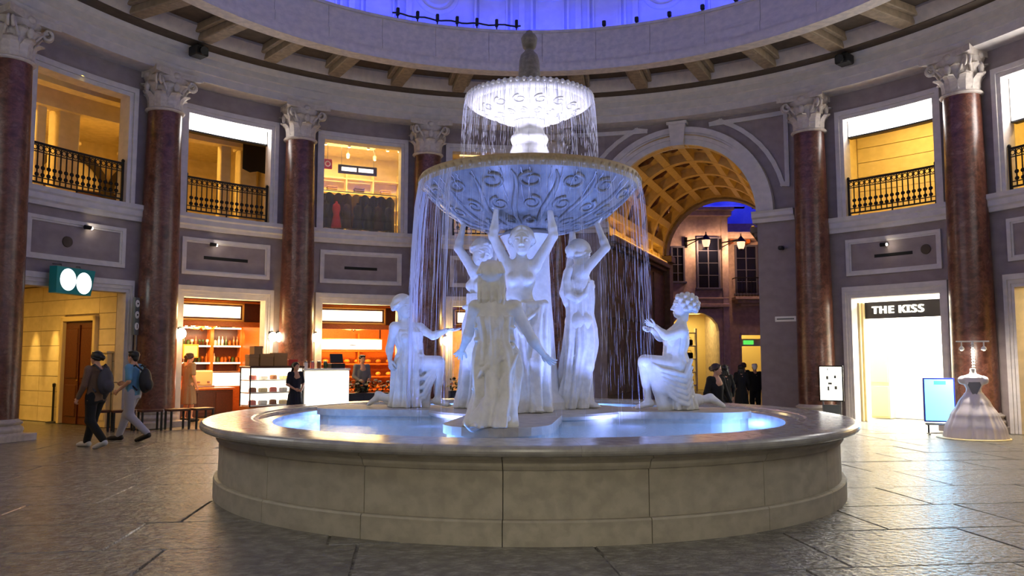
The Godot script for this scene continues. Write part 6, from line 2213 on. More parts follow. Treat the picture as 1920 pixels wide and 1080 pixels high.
func wall_lamps_and_signs() -> void:
	sconce(-50.9, 11.10, 2.2, "globe sconce on the left jamb of the cafe, next to the marble column")
	sconce(-38.3, 11.10, 2.16, "globe sconce on the right jamb of the cafe")
	sconce(-37.2, 11.16, 2.16, "globe sconce close to the column behind the cake counter")
	sconce(-32.0, 11.10, 2.16, "globe sconce on the left jamb of the bakery")
	sconce(-12.7, 11.10, 2.10, "globe sconce beside the kneeling statue's outstretched hand")
	# little spotlights over the sunk panels
	var dot := glow("panel_light_glow", Color(1.0, 0.96, 0.88), 6.0)
	for e in [[-62.7, 4.46, "leftmost panel with the round patch"], [-46.4, 4.44, "panel over the cafe"], [50.8, 4.36, "panel over the bright white shop"]]:
		var t := thing("panel_spotlight", "small black spotlight with a lit lens on the " + String(e[2]), "lamp", frame(e[0], WALL, e[1]), "spotlights of the sunk panels")
		put(MB.new().box(Vector3(0, 0.02, 0.02), Vector3(0.10, 0.06, 0.04), 0.01).tube([Vector3(0, 0.02, 0.02), Vector3(0, 0.0, 0.12)], 0.012, 6), "bracket", M.iron_black, t)
		put(MB.new().tube([Vector3(-0.10, 0.0, 0.13), Vector3(0.05, 0.0, 0.13)], [0.05, 0.042], 10), "housing", M.iron_black, t)
		put(MB.new().ball(Vector3(0.06, -0.01, 0.14), Vector3(0.03, 0.038, 0.038), 6, 4), "light_lens", dot, t)
		omni("panel_light", Vector3(0.06, -0.01, 0.14), Color(1.0, 0.95, 0.85), 0.05, 0.03, t)
	# dark projectors hung from the soffit
	for e in [[-52.0, 10.2, "at the upper left"], [48.5, 10.25, "at the upper right above the loggia"]]:
		var t := thing("stage_projector", "black stage projector under the brown soffit " + String(e[2]), "projector", frame(e[0], e[1], 9.11), "projectors under the soffit")
		put(MB.new().box(Vector3(0, -0.04, 0), Vector3(0.08, 0.08, 0.08)), "mount", M.black_plastic, t)
		put(MB.new().box(Vector3(0, -0.19, 0), Vector3(0.34, 0.24, 0.36), 0.03), "body", M.black_plastic, t)
		put(MB.new().tube([Vector3(0, -0.2, 0.15), Vector3(0, -0.22, 0.26)], [0.09, 0.10], 12), "lens_hood", M.black_plastic, t)
	# lighting pipe with small lamps along the drum ledge
	var rig := thing("lighting_pipe", "dark lighting pipe with small clamps along the drum ledge before the blue dome", "pipe", Transform3D())
	var path := []
	for k in 25: path.append(at(-26.0 + 1.0 * k, 8.1, 10.34 + 0.02 * sin(k * 1.3)))
	put(MB.new().tube(path, 0.022, 6), "pipe", M.black_plastic, rig)
	for k in 7:
		put(MB.new().box(Vector3(0, 0.05, 0), Vector3(0.08, 0.20, 0.10), 0.015).tube([Vector3(0, -0.17, 0), Vector3(0, 0, 0)], 0.018, 6), "clamp", M.black_plastic, rig, frame(-25.0 + 3.7 * k, 8.1, 10.34))
	for k in 5:
		var t := thing("drum_spot", "tiny dark spot lamp on the drum ledge, %s along the right half" % ["first", "second", "third", "fourth", "fifth"][k], "lamp", frame(13.5 + 6.0 * k, 8.12, 10.17), "spot lamps on the right of the drum ledge")
		put(MB.new().box(Vector3(0, 0.05, 0), Vector3(0.05, 0.10, 0.05)), "post", M.black_plastic, t)
		put(MB.new().box(Vector3(0, 0.15, 0), Vector3(0.10, 0.14, 0.10), 0.02), "head", M.black_plastic, t)
	# teal sign with two white discs
	var white := glow("disc_light_glow", Color(0.95, 1.0, 1.0), 1.8)
	var teal := plain("teal_paint", Color(0.12, 0.58, 0.56), 0.4)
	var t := thing("teal_sign", "teal box sign with two white glowing discs over the corridor", "sign", frame(-64.6, 10.98, 3.23) * Transform3D(Basis(Vector3.UP, 0.25), Vector3.ZERO))
	put(MB.new().prism(PackedVector2Array([Vector2(-0.56, -0.28), Vector2(0.46, -0.28), Vector2(0.58, 0.28), Vector2(-0.56, 0.28)]), -0.12, 0.06), "case", teal, t)
	for e in [[-0.23, 0.02], [0.24, -0.02]]:
		var mb := MB.new().at(Transform3D(Basis(Vector3.RIGHT, PI / 2), Vector3(e[0], e[1], 0.06)))
		mb.lathe(Vector3.ZERO, [Vector2(0.235, 0.0), Vector2(0.0, 0.022)], 24)
		put(mb, "light_disc", white, t)
	for x in [-0.3, 0.25]: put(MB.new().tube([Vector3(x, 0.28, -0.06), Vector3(x, 0.34, -0.06), Vector3(x, 0.36, -0.28)], 0.012, 6), "hanger", M.steel, t)
	area_light("disc_light", Vector3(0, 0, 0.1), Vector3(0, 0, 1), Vector2(0.9, 0.45), Color(0.9, 1.0, 1.0), 0.5, t)
	# narrow sign with three pictures on the column
	t = thing("column_sign", "narrow grey sign with three round pictures beside the marble column", "sign", frame(-56.9, 10.9, 2.12) * Transform3D(Basis(Vector3.UP, 0.5), Vector3.ZERO))
	put(MB.new().box(Vector3(0, 0.43, 0), Vector3(0.19, 0.86, 0.05), 0.005), "sign_board", plain("sign_grey", Color(0.36, 0.38, 0.37), 0.5), t)
	for k in 3:
		var mb := MB.new().at(Transform3D(Basis(Vector3.RIGHT, PI / 2), Vector3(0, 0.72 - 0.26 * k, 0.025)))
		mb.lathe(Vector3.ZERO, [Vector2(0.085, 0.0), Vector2(0.082, 0.008), Vector2(0.055, 0.010), Vector2(0.0, 0.010)], 18)
		put(mb, "round_mark", M.white_paint, t)
		put(MB.new().box(Vector3(0, 0.72 - 0.26 * k, 0.037), Vector3(0.05 if k != 2 else 0.02, 0.04 if k != 2 else 0.10, 0.006)), "symbol", M.iron_black, t)
	put(MB.new().box(Vector3(0.03, -1.05, 0), Vector3(0.05, 2.12, 0.05), 0.005), "post", M.steel, t)
	put(MB.new().box(Vector3(0.0, -2.1, 0), Vector3(0.26, 0.03, 0.26), 0.005), "post_base", M.steel, t)
	# plaque and camera on the pier by the arch
	t = thing("wall_plaque", "small white plaque on the brown pier right of the arch", "plaque", frame(37.2, WALL - 0.01, 2.63))
	put(MB.new().box(Vector3.ZERO, Vector3(0.56, 0.14, 0.03), 0.006), "plate", M.white_paint, t)
	put(MB.new().box(Vector3(0, 0.0, 0.017), Vector3(0.46, 0.035, 0.003)), "text_line", M.sign_grey, t)
	t = thing("security_camera", "small dark camera on the pier right of the arch", "camera", frame(37.0, WALL, 4.55))
	put(MB.new().box(Vector3(0, 0, 0.02), Vector3(0.08, 0.08, 0.04)).tube([Vector3(0, 0, 0.03), Vector3(0, -0.02, 0.1)], 0.015, 6), "bracket", M.black_plastic, t)
	put(MB.new().box(Vector3(0.02, -0.03, 0.15), Vector3(0.12, 0.10, 0.18), 0.02), "body", M.black_plastic, t)
	# round patches on two panels
	for e in [[-64.8, 4.1], [55.6, 4.15]]:
		var mb := MB.new().at(frame(e[0], WALL, e[1]) * Transform3D(Basis(Vector3.RIGHT, PI / 2), Vector3.ZERO))
		mb.lathe(Vector3.ZERO, [Vector2(0.12, 0.0), Vector2(0.115, 0.03), Vector2(0.0, 0.035)], 18)
		tag(put(mb, "speaker_cover", M.soffit_brown), "round brown speaker cover on the sunk panel %s" % ("above the corridor" if e[0] < 0.0 else "above the bright white shop"), "speaker", "round speaker covers")


func corridor_things() -> void:
	# the dark panelled door in the corridor's right wall
	var t := thing("panelled_door", "tall dark red-brown panelled door in the cream corridor", "door", frame(-57.0, 13.15, 0) * Transform3D(Basis(Vector3.UP, -PI / 2), Vector3(-0.02, 0, 0)))
	put(MB.new().box(Vector3(0, 1.24, -0.06), Vector3(1.34, 2.48, 0.08), 0.005), "leaf", M.door_wood, t)
	for s in [-1.0, 1.0]:
		for e in [[0.18, 0.95], [1.10, 2.32]]:
			put(MB.new().box(Vector3(s * 0.33, (e[0] + e[1]) * 0.5, -0.01), Vector3(0.50, e[1] - e[0], 0.04), 0.018), "panel", M.door_wood, t)
	put(MB.new().box(Vector3(0, 1.2, -0.005), Vector3(0.04, 2.4, 0.05), 0.01), "meeting_stile", M.door_wood, t)
	var mb := MB.new()
	for s in [-1.0, 1.0]: mb.box(Vector3(s * 0.72, 1.3, 0.02), Vector3(0.11, 2.6, 0.12), 0.01)
	mb.box(Vector3(0, 2.55, 0.02), Vector3(1.55, 0.12, 0.12), 0.01)
	put(mb, "door_frame", M.cream_paint, t)
	put(MB.new().ball(Vector3(0.06, 1.05, 0.05), Vector3(0.03, 0.03, 0.03), 8, 6), "knob", M.brass, t)
	# narrow cream cupboard in front of the door's right side
	t = thing("meter_cupboard", "narrow cream cupboard on the wall beside the dark door", "cupboard", frame(-57.0, 11.98, 0) * Transform3D(Basis(Vector3.UP, -PI / 2), Vector3(-0.06, 0, 0)))
	put(MB.new().box(Vector3(0, 0.85, 0.02), Vector3(0.52, 1.70, 0.12), 0.006), "body", M.cream_paint, t)
	put(MB.new().box(Vector3(0, 0.9, 0.085), Vector3(0.44, 1.5, 0.015), 0.005), "door", M.cream_paint, t)
	put(MB.new().box(Vector3(0, 1.73, 0.03), Vector3(0.6, 0.05, 0.18), 0.01), "cap", M.cream_paint, t)
	# wall washers
	for e in [[14.3, "nearer the dark door"], [15.25, "farther down the corridor"]]:
		var w := thing("wall_washer", "small ceiling spot washing the cream corridor wall, " + String(e[1]), "lamp", frame(-58.6, e[0], 3.45), "wall washers of the corridor")
		put(MB.new().lathe(Vector3.ZERO, [Vector2(0.055, -0.07), Vector2(0.065, 0.0)], 12), "housing", M.white_paint, w)
		put(MB.new().lathe(Vector3.ZERO, [Vector2(0.0, -0.05), Vector2(0.05, -0.05)], 12), "light_lens", glow("washer_light_glow", Color(1.0, 0.85, 0.5), 4.0) if not M.has("washer_light_glow") else M.washer_light_glow, w)
		spot("washer_light", Vector3(0, -0.10, 0), Vector3(0.16, -1, 0), 13.0, Color(1.0, 0.80, 0.42), 9.0, 0.03, w)
	# queue posts with a belt
	var p0 := Vector3(-11.6, 0, -9.25)
	var p1 := Vector3(-10.05, 0, -9.35)
	for e in [p0, p1]:
		var q := thing("queue_post", "slim black queue post %s the cream corridor" % ("at the left before" if e == p0 else "behind the walking pair before"), "post", Transform3D(Basis(), e), "queue posts")
		put(MB.new().lathe(Vector3.ZERO, [Vector2(0.0, 0.0), Vector2(0.16, 0.0), Vector2(0.15, 0.025), Vector2(0.03, 0.04), Vector2(0.0, 0.04)], 18), "base", M.black_plastic, q)
		put(MB.new().tube([Vector3(0, 0.03, 0), Vector3(0, 0.92, 0)], 0.026, 10), "pole", M.black_plastic, q)
		put(MB.new().lathe(Vector3.ZERO, [Vector2(0.035, 0.88), Vector2(0.038, 0.96), Vector2(0.0, 0.98)], 12), "belt_head", M.black_plastic, q)
	mb = MB.new()
	var a := p0 + Vector3(0.04, 0.92, 0)
	var b := p1 + Vector3(-0.04, 0.92, 0)
	mb.box((a + b) * 0.5, Vector3((b - a).length(), 0.045, 0.004))
	tag(put(mb, "queue_belt", M.black_plastic), "dark belt stretched between the two queue posts", "belt")
	# stools before the column
	var st: Node3D = null
	var spots := [[-9.20, -6.75], [-8.70, -6.85], [-8.18, -7.0], [-7.70, -7.3], [-7.30, -7.65]]
	for i in spots.size():
		var xf := Transform3D(Basis(Vector3.UP, 0.5 + 0.1 * i), Vector3(spots[i][0], 0, spots[i][1]))
		var label: String = "small black square stool, " + ["leftmost of the row, behind the walking man", "second in the row, before the column", "middle one before the column", "fourth in the row before the column", "rightmost, next to the cafe counter"][i]
		if st:
			copy_of(st, xf, label)
			continue
		st = thing("bench_stool", label, "stool", xf, "black stools before the column")
		put(MB.new().box(Vector3(0, 0.44, 0), Vector3(0.46, 0.05, 0.36), 0.01), "seat", M.dark_wood, st)
		for sx in [-1.0, 1.0]:
			for sz in [-1.0, 1.0]:
				put(MB.new().box(Vector3(sx * 0.20, 0.21, sz * 0.15), Vector3(0.04, 0.42, 0.04), 0.004), "leg", M.black_plastic, st)


func white_shop() -> void:
	var lit := glow("letter_light_glow", Color(1.0, 0.98, 0.9), 2.2)
	var t := thing("shop_fascia", "dark fascia with white lit letters over the bright white shop", "sign", frame(50.55, 11.75, 2.80))
	put(MB.new().box(Vector3(0, 0, -0.03), Vector3(2.05, 0.42, 0.08), 0.005), "sign_board", plain("fascia_grey", Color(0.20, 0.19, 0.20), 0.6), t)
	var tm := TextMesh.new()
	tm.text = "THE KISS"
	var font := SystemFont.new()
	font.font_names = PackedStringArray(["Droid Sans"])
	font.font_weight = 700
	tm.font = font
	tm.font_size = 64
	tm.pixel_size = 0.0040
	tm.depth = 0.05
	tm.curve_step = 4.0
	put_mesh(tm, "light_letters", lit, t, Transform3D(Basis().scaled(Vector3(1.22, 1.0, 1.0)), Vector3(0, 0.0, 0.03)))
	area_light("letter_light", Vector3(0, 0, 0.1), Vector3(0, 0, 1), Vector2(1.4, 0.2), Color(1, 0.97, 0.9), 0.4, t)
	# cream inner jambs of the opening
	for s in [-1.0, 1.0]:
		var j := struct_node("trim_shop_jamb", "cream inner jamb of the bright white shop")
		j.transform = frame(51.55 + s * 5.9, 11.8, 0)
		put(MB.new().box(Vector3(-s * 0.05, 1.5, 0), Vector3(0.14, 3.0, 0.5), 0.01).box(Vector3(-s * 0.14, 1.5, 0.1), Vector3(0.06, 3.0, 0.12), 0.01), "jamb", M.cream_paint, j)
	# fittings inside, drowned in light
	t = thing("display_counter", "white glass-topped jewellery counter inside the bright shop", "counter", frame(48.0, 13.6, 0))
	put(MB.new().box(Vector3(0, 0.45, 0), Vector3(1.4, 0.9, 0.5), 0.01), "body", M.shop_white, t)
	put(MB.new().box(Vector3(0, 0.98, 0), Vector3(1.4, 0.14, 0.5)), "glass_top", M.clear_glass, t)
	t = thing("shop_cabinet", "pale yellow cabinet at the left inside the bright shop", "cabinet", frame(45.6, 13.2, 0))
	put(MB.new().box(Vector3(0, 0.9, 0), Vector3(0.5, 1.8, 0.4), 0.01), "body", M.cream_paint, t)
	for k in 2: put(MB.new().box(Vector3(0, 0.45 + 0.9 * k, 0.21), Vector3(0.44, 0.8, 0.02), 0.005), "door", M.cream_paint, t)


# ---------------------------------------------------------------- falling water
func streams(mb: MB, rng: RandomNumberGenerator, count: int, r0: float, h0: float, r1: float, h1: float, thin: float, thick: float) -> void:
	for k in count:
		var a := TAU * (k + rng.randf_range(-0.45, 0.45)) / count
		a += 0.05 * sin(a * 9.0) + 0.03 * sin(a * 23.0)
		var reach := lerpf(0.35, 1.0, pow(rng.randf(), 0.5))
		var rad := rng.randf_range(thin, thick)
		var drift := rng.randf_range(-0.02, 0.02)
		var out := rng.randf_range(0.6, 1.15)
		# each jet breaks into pieces the farther it falls
		var t := 0.0
		while t < reach:
			var ln := rng.randf_range(0.04, 0.16) if t > 0.15 else 0.2
			var path := []
			var rr := []
			for i in 4:
				var u := minf(t + ln * i / 3.0, 1.0)
				var aa := a + drift * u + 0.004 * sin(u * 30.0 + k)
				var r := r0 + (r1 - r0) * out * sqrt(u)
				path.append(Vector3(0.035 + r * sin(aa), lerpf(h0, h1, u), r * cos(aa)))
				rr.append(rad * (1.0 - 0.45 * u) * (0.35 if i == 3 or (i == 0 and t > 0.0) else 1.0))
			mb.tube(path, rr, 4)
			t += ln + (rng.randf_range(0.01, 0.10) if t > 0.1 else 0.0)


func build_water() -> void:
	var rng := RandomNumberGenerator.new()
	rng.seed = 77
	var mb := MB.new()
	streams(mb, rng, 200, 0.885, 5.15, 0.965, 3.95, 0.0014, 0.0034)
	tag(put(mb, "small_bowl_water_curtain", M.water_stream), "curtain of thin water jets falling from the small upper bowl", "water", "", "stuff")
	mb = MB.new()
	streams(mb, rng, 250, 1.515, 3.94, 1.66, 0.80, 0.0007, 0.0018)
	# thicker ropes where the rim spills most
	for c in [4.45, 4.58, 4.72, 4.85, 4.98, 5.5]:
		for k in 16:
			var a: float = c + rng.randf_range(-0.09, 0.09)
			var path := []
			var rr := []
			var end := rng.randf_range(0.75, 2.6)
			for i in 6:
				var u := i / 5.0
				var r := 1.515 + 0.11 * sqrt(u) + rng.randf_range(-0.02, 0.02) * u
				a += rng.randf_range(-0.008, 0.008)
				path.append(Vector3(0.035 + r * sin(a), lerpf(3.94, end, u), r * cos(a)))
				rr.append(rng.randf_range(0.0012, 0.0055) * (1.0 - 0.6 * u))
			mb.tube(path, rr, 5)
	# drops that cling to the underside of the great bowl
	var under := [Vector2(0.80, 3.415), Vector2(1.02, 3.525), Vector2(1.20, 3.655), Vector2(1.34, 3.785), Vector2(1.43, 3.88)]
	for k in 46:
		var a := TAU * k / 46.0 + rng.randf_range(-0.05, 0.05)
		var path := []
		var t1 := rng.randf_range(0.2, 0.8)
		for i in 5:
			var pn := bowl_point(under, lerpf(1.0, t1, i / 4.0))
			path.append(Vector3(0.035 + (pn[0].x + 0.006) * sin(a + 0.01 * sin(i * 2.0)), pn[0].y - 0.006, (pn[0].x + 0.006) * cos(a)))
		mb.tube(path, [0.006, 0.005, 0.005, 0.004, 0.002], 4)
	tag(put(mb, "great_bowl_water_curtain", M.water_stream), "curtain of thin water jets falling from the great bowl into the basin", "water", "", "stuff")


# ---------------------------------------------------------------- the street seen through the arch
func build_street() -> void:
	var z := -27.0
	# facade with shop arch and window
	var mb := MB.new()
	mb.span(Vector3(4.0, 3.9, z - 0.4), Vector3(10.0, 8.4, z))
	mb.span(Vector3(4.0, 0, z - 0.4), Vector3(7.3, 3.9, z))
	mb.span(Vector3(9.55, 0, z - 0.4), Vector3(10.0, 3.9, z))
	mb.span(Vector3(9.6, 0, z - 3.0), Vector3(10.0, 8.4, z - 0.2))
	for k in 8:
		var a0 := PI * k / 8.0
		var a1 := PI * (k + 1) / 8.0
		var p := Vector2(8.42 - 1.13 * cos(a0), 2.85 + 0.9 * sin(a0))
		var q := Vector2(8.42 - 1.13 * cos(a1), 2.85 + 0.9 * sin(a1))
		for e in [[0.0, 1.0], [-0.4, -1.0]]:
			mb.quad(Vector3(p.x, p.y, z + e[0]), Vector3(q.x, q.y, z + e[0]), Vector3(q.x, 3.95, z + e[0]), Vector3(p.x, 3.95, z + e[0]), Vector3(0, 0, e[1]))
		mb.quad(Vector3(p.x, p.y, z), Vector3(q.x, q.y, z), Vector3(q.x, q.y, z - 0.4), Vector3(p.x, p.y, z - 0.4), Vector3(cos(a0), -sin(a0), 0))
	var f := struct(mb, "wall_street_facade", M.facade_plaster, "pinkish plaster street facade with an arched shop front")
	put(MB.new().span(Vector3(3.9, 8.3, z - 0.4), Vector3(10.2, 8.55, z + 0.25), 0.03).span(Vector3(3.9, 8.55, z - 0.4), Vector3(10.3, 8.72, z + 0.38), 0.03), "cornice", M.facade_plaster, f)
	put(MB.new().span(Vector3(3.9, 3.98, z), Vector3(10.05, 4.14, z + 0.12), 0.02).span(Vector3(3.9, 4.35, z), Vector3(10.05, 4.44, z + 0.08), 0.02), "string_course", M.facade_plaster, f)
	put(MB.new().span(Vector3(9.75, 0, z), Vector3(10.05, 8.3, z + 0.07), 0.02), "corner_pilaster", M.facade_plaster, f)
	street_window(Vector3(9.1, 4.9, z), 0.95, 2.35, "tall dark street window with blue-grey frame under the first lantern")
	street_window(Vector3(7.65, 5.2, z), 0.5, 1.6, "narrow dark street window at the edge of the passage")
	# second facade, set back, with a balcony
	var z2 := -28.4
	mb = MB.new()
	mb.span(Vector3(10.0, 2.75, z2 - 0.4), Vector3(16, 8.2, z2))
	mb.span(Vector3(10.0, 0, z2 - 0.4), Vector3(10.95, 2.75, z2))
	mb.span(Vector3(12.3, 0, z2 - 0.4), Vector3(16, 2.75, z2))
	var g := struct(mb, "wall_street_house", M.facade_plaster, "plaster street house with a balcony and a lit shop door")
	put(MB.new().span(Vector3(10.0, 7.3, z2 - 0.4), Vector3(16.3, 7.45, z2 + 1.2)).span(Vector3(9.9, 7.45, z2 - 0.6), Vector3(16.5, 7.6, z2 + 1.4), 0.03), "eaves", M.facade_plaster, g)
	for k in 6: put(MB.new().span(Vector3(10.3 + 0.8 * k, 7.1, z2), Vector3(10.48 + 0.8 * k, 7.3, z2 + 0.9), 0.02), "eave_bracket", M.orange_wood, g)
	put(MB.new().span(Vector3(10.9, 2.7, z2), Vector3(12.35, 2.85, z2 + 0.06), 0.01).span(Vector3(10.88, 0, z2), Vector3(10.98, 2.8, z2 + 0.06)), "door_frame", M.facade_plaster, g)
	street_window(Vector3(11.3, 4.75, z2), 0.95, 2.3, "dark balcony window of the far street house")
	var b := thing("street_balcony", "small balcony with dark iron railing on the far street house", "balcony", Transform3D(Basis(), Vector3(11.5, 4.4, z2)))
	put(MB.new().span(Vector3(-0.95, 0, 0), Vector3(0.95, 0.14, 0.75), 0.02).span(Vector3(-0.8, -0.16, 0), Vector3(0.8, 0, 0.55), 0.02).span(Vector3(-0.6, -0.3, 0), Vector3(0.6, -0.16, 0.35), 0.02), "slab", M.facade_plaster, b)
	put(MB.new().tube([Vector3(-0.9, 1.05, 0.05), Vector3(-0.9, 1.05, 0.7), Vector3(0.9, 1.05, 0.7), Vector3(0.9, 1.05, 0.05)], 0.025, 5), "handrail", M.iron_black, b)
	for k in 13: put(MB.new().box(Vector3(-0.9 + 0.15 * k, 0.6, 0.7), Vector3(0.02, 0.92, 0.02)), "baluster", M.iron_black, b)
	# lit shop rooms
	var lit := glow("street_shop_light_glow", Color(1.0, 0.9, 0.6), 1.5)
	for e in [[8.4, z, 2.4, "arched street shop"], [11.6, z2, 1.6, "street shop with the green sign"]]:
		var room := MB.new()
		room.span(Vector3(e[0] - 1.6, 0, e[1] - 3.2), Vector3(e[0] + 1.6, 3.8, e[1] - 3.0))
		for s in [-1.0, 1.0]: room.span(Vector3(e[0] + s * 1.6 - 0.05, 0, e[1] - 3.0), Vector3(e[0] + s * 1.6 + 0.05, 3.8, e[1] - 0.4))
		room.span(Vector3(e[0] - 1.6, 3.8, e[1] - 3.2), Vector3(e[0] + 1.6, 3.95, e[1] - 0.4))
		struct(room, "wall_street_shop", M.cream_paint, "lit yellow room of the " + String(e[3]))
		var t := thing("street_shop_lamp", "warm ceiling lamp in the " + String(e[3]), "lamp", Transform3D(Basis(), Vector3(e[0], 3.75, e[1] - 1.6)), "street shop lamps")
		put(MB.new().box(Vector3(0, 0.02, 0), Vector3(1.3, 0.04, 0.7)), "lamp_frame", M.white_paint, t)
		put(MB.new().box(Vector3(0, -0.005, 0), Vector3(1.2, 0.01, 0.6)), "diffuser", lit, t)
		area_light("street_shop_light", Vector3(0, -0.03, 0), Vector3(0, -1, 0), Vector2(1.2, 0.6), Color(1.0, 0.88, 0.55), 7.0, t)
	var shelf := thing("street_shop_shelf", "white shelves with dark bags in the arched street shop", "shelf", Transform3D(Basis(), Vector3(8.05, 0, z - 0.75)))
	for k in 5: put(MB.new().box(Vector3(0, 0.3 + 0.62 * k, 0), Vector3(1.1, 0.05, 0.35), 0.01), "board", M.white_paint, shelf)
	for s in [-1.0, 1.0]: put(MB.new().box(Vector3(s * 0.55, 1.5, 0), Vector3(0.06, 3.0, 0.35), 0.01), "upright", M.white_paint, shelf)
	for k in 4:
		for j in 2:
			var bag := thing("handbag", "dark handbag, shelf %s from below, %s side" % [["one", "two", "three", "four"][k], ["left", "right"][j]], "bag", Transform3D(Basis(), Vector3(7.82 + 0.46 * j, 0.33 + 0.62 * k, z - 0.72)), "handbags in the street shop")
			put(MB.new().box(Vector3(0, 0.14, 0), Vector3(0.34, 0.28, 0.16), 0.04), "body", M.iron_black, bag)
			put(MB.new().tube([Vector3(-0.10, 0.26, 0), Vector3(-0.08, 0.38, 0), Vector3(0.08, 0.38, 0), Vector3(0.10, 0.26, 0)], 0.012, 5), "handle", M.iron_black, bag)
	var green := glow("green_sign_light_glow", Color(0.35, 0.85, 0.35), 1.2)
	var sg := thing("green_sign", "small green lit sign over the far street shop door", "sign", Transform3D(Basis(), Vector3(11.55, 2.35, z2 - 0.3)))
	put(MB.new().box(Vector3.ZERO, Vector3(1.2, 0.36, 0.06), 0.01), "sign_board", M.white_paint, sg)
	put(MB.new().box(Vector3(-0.15, 0, 0.035), Vector3(0.5, 0.2, 0.01)), "light_mark", green, sg)
	# lanterns on brackets
	for e in [[Vector3(8.55, 7.05, z), "first street lantern, nearer the golden vault"], [Vector3(10.15, 6.95, z + 0.1), "second street lantern, by the balcony"]]:
		lantern(e[0], "black bracket lantern with a pale glowing lamp, " + String(e[1]))
	# painted sky over the street, lit blue from behind the cornices
	mb = MB.new()
	for k in 8:
		var a0 := PI / 2 * k / 8.0
		var a1 := PI / 2 * (k + 1) / 8.0
		var p := Vector3(0, 4.0 + 9.5 * sin(a0), -24.0 - 11.0 * cos(a0))
		var q := Vector3(0, 4.0 + 9.5 * sin(a1), -24.0 - 11.0 * cos(a1))
		mb.quad4(p + Vector3(-4, 0, 0), p + Vector3(26, 0, 0), q + Vector3(26, 0, 0), q + Vector3(-4, 0, 0), Vector3(0, -sin(a0), cos(a0)), Vector3(0, -sin(a0), cos(a0)), Vector3(0, -sin(a1), cos(a1)), Vector3(0, -sin(a1), cos(a1)))
	mb.span(Vector3(-4, 13.4, -24), Vector3(26, 13.6, -14))
	struct(mb, "ceiling_painted_sky", stone("painted_sky", Color(0.38, 0.46, 0.86), Color(0.62, 0.68, 0.95), 0.8, 6.0, 0.0, 0.006, 91, 30.0), "painted blue sky ceiling over the street")
	var cl := glow("sky_cove_light_glow", Color(0.3, 0.3, 1.0), 2.0)
	for k in 3:
		var p := Vector3(6.5 + 3.2 * k, 8.85, z - 0.8)
		var t := thing("sky_cove_lamp", "blue cove lamp lying behind the street cornice, %s of three" % ["first", "second", "third"][k], "lamp", Transform3D(Basis(), p), "blue cove lamps of the street")
		put(MB.new().box(Vector3(0, 0.04, 0), Vector3(2.8, 0.08, 0.2), 0.01), "housing", M.black_plastic, t)
		put(MB.new().box(Vector3(0, 0.09, 0), Vector3(2.7, 0.02, 0.14)), "light_strip", cl, t)
		area_light("sky_cove_light", Vector3(0, 0.12, 0), Vector3(0, 1, -0.4).normalized(), Vector2(2.7, 0.14), Color(0.4, 0.4, 1.0), 22.0, t)
	# enclosing walls of the street
	mb = MB.new()
	mb.span(Vector3(15.8, 0, -36), Vector3(16.2, 13.5, -14))
	mb.span(Vector3(-2.2, 0, -36), Vector3(-1.8, 13.5, -16))
	mb.span(Vector3(-2.0, 0, -35.4), Vector3(16, 8, -35.1))
	struct(mb, "wall_street_ends", M.facade_plaster, "plain walls that close the street")
	mb = MB.new()
	mb.span(Vector3(-2.0, 0, -17.6), Vector3(4.6, 13.5, -17.3))
	mb.span(Vector3(11.4, 0, -17.6), Vector3(16, 13.5, -17.3))
	struct(mb, "wall_street_near", M.facade_plaster, "plain near walls of the street")


func street_window(p: Vector3, w: float, h: float, label: String) -> void:
	var t := struct_node("window_street", label)
	t.position = p
	put(MB.new().box(Vector3(0, h * 0.5, 0.01), Vector3(w, h, 0.03)), "pane", M.dark_glass, t)
	var mb := MB.new()
	for s in [-1.0, 1.0]:
		mb.box(Vector3(s * (w * 0.5 + 0.04), h * 0.5, 0.04), Vector3(0.09, h + 0.16, 0.10), 0.01)
	mb.box(Vector3(0, h + 0.04, 0.04), Vector3(w, 0.09, 0.10), 0.01)
	mb.box(Vector3(0, -0.05, 0.07), Vector3(w + 0.3, 0.09, 0.18), 0.01)
	if not M.has("window_frame_blue"): plain("window_frame_blue", Color(0.36, 0.38, 0.46), 0.6)
	put(mb, "window_frame", M.window_frame_blue, t)
	mb = MB.new()
	mb.box(Vector3(0, h * 0.5, 0.035), Vector3(0.05, h, 0.03))
	for k in 3: mb.box(Vector3(0, h * (k + 1) / 4.0, 0.03), Vector3(w, 0.03, 0.02))
	put(mb, "muntins", M.window_frame_blue, t)


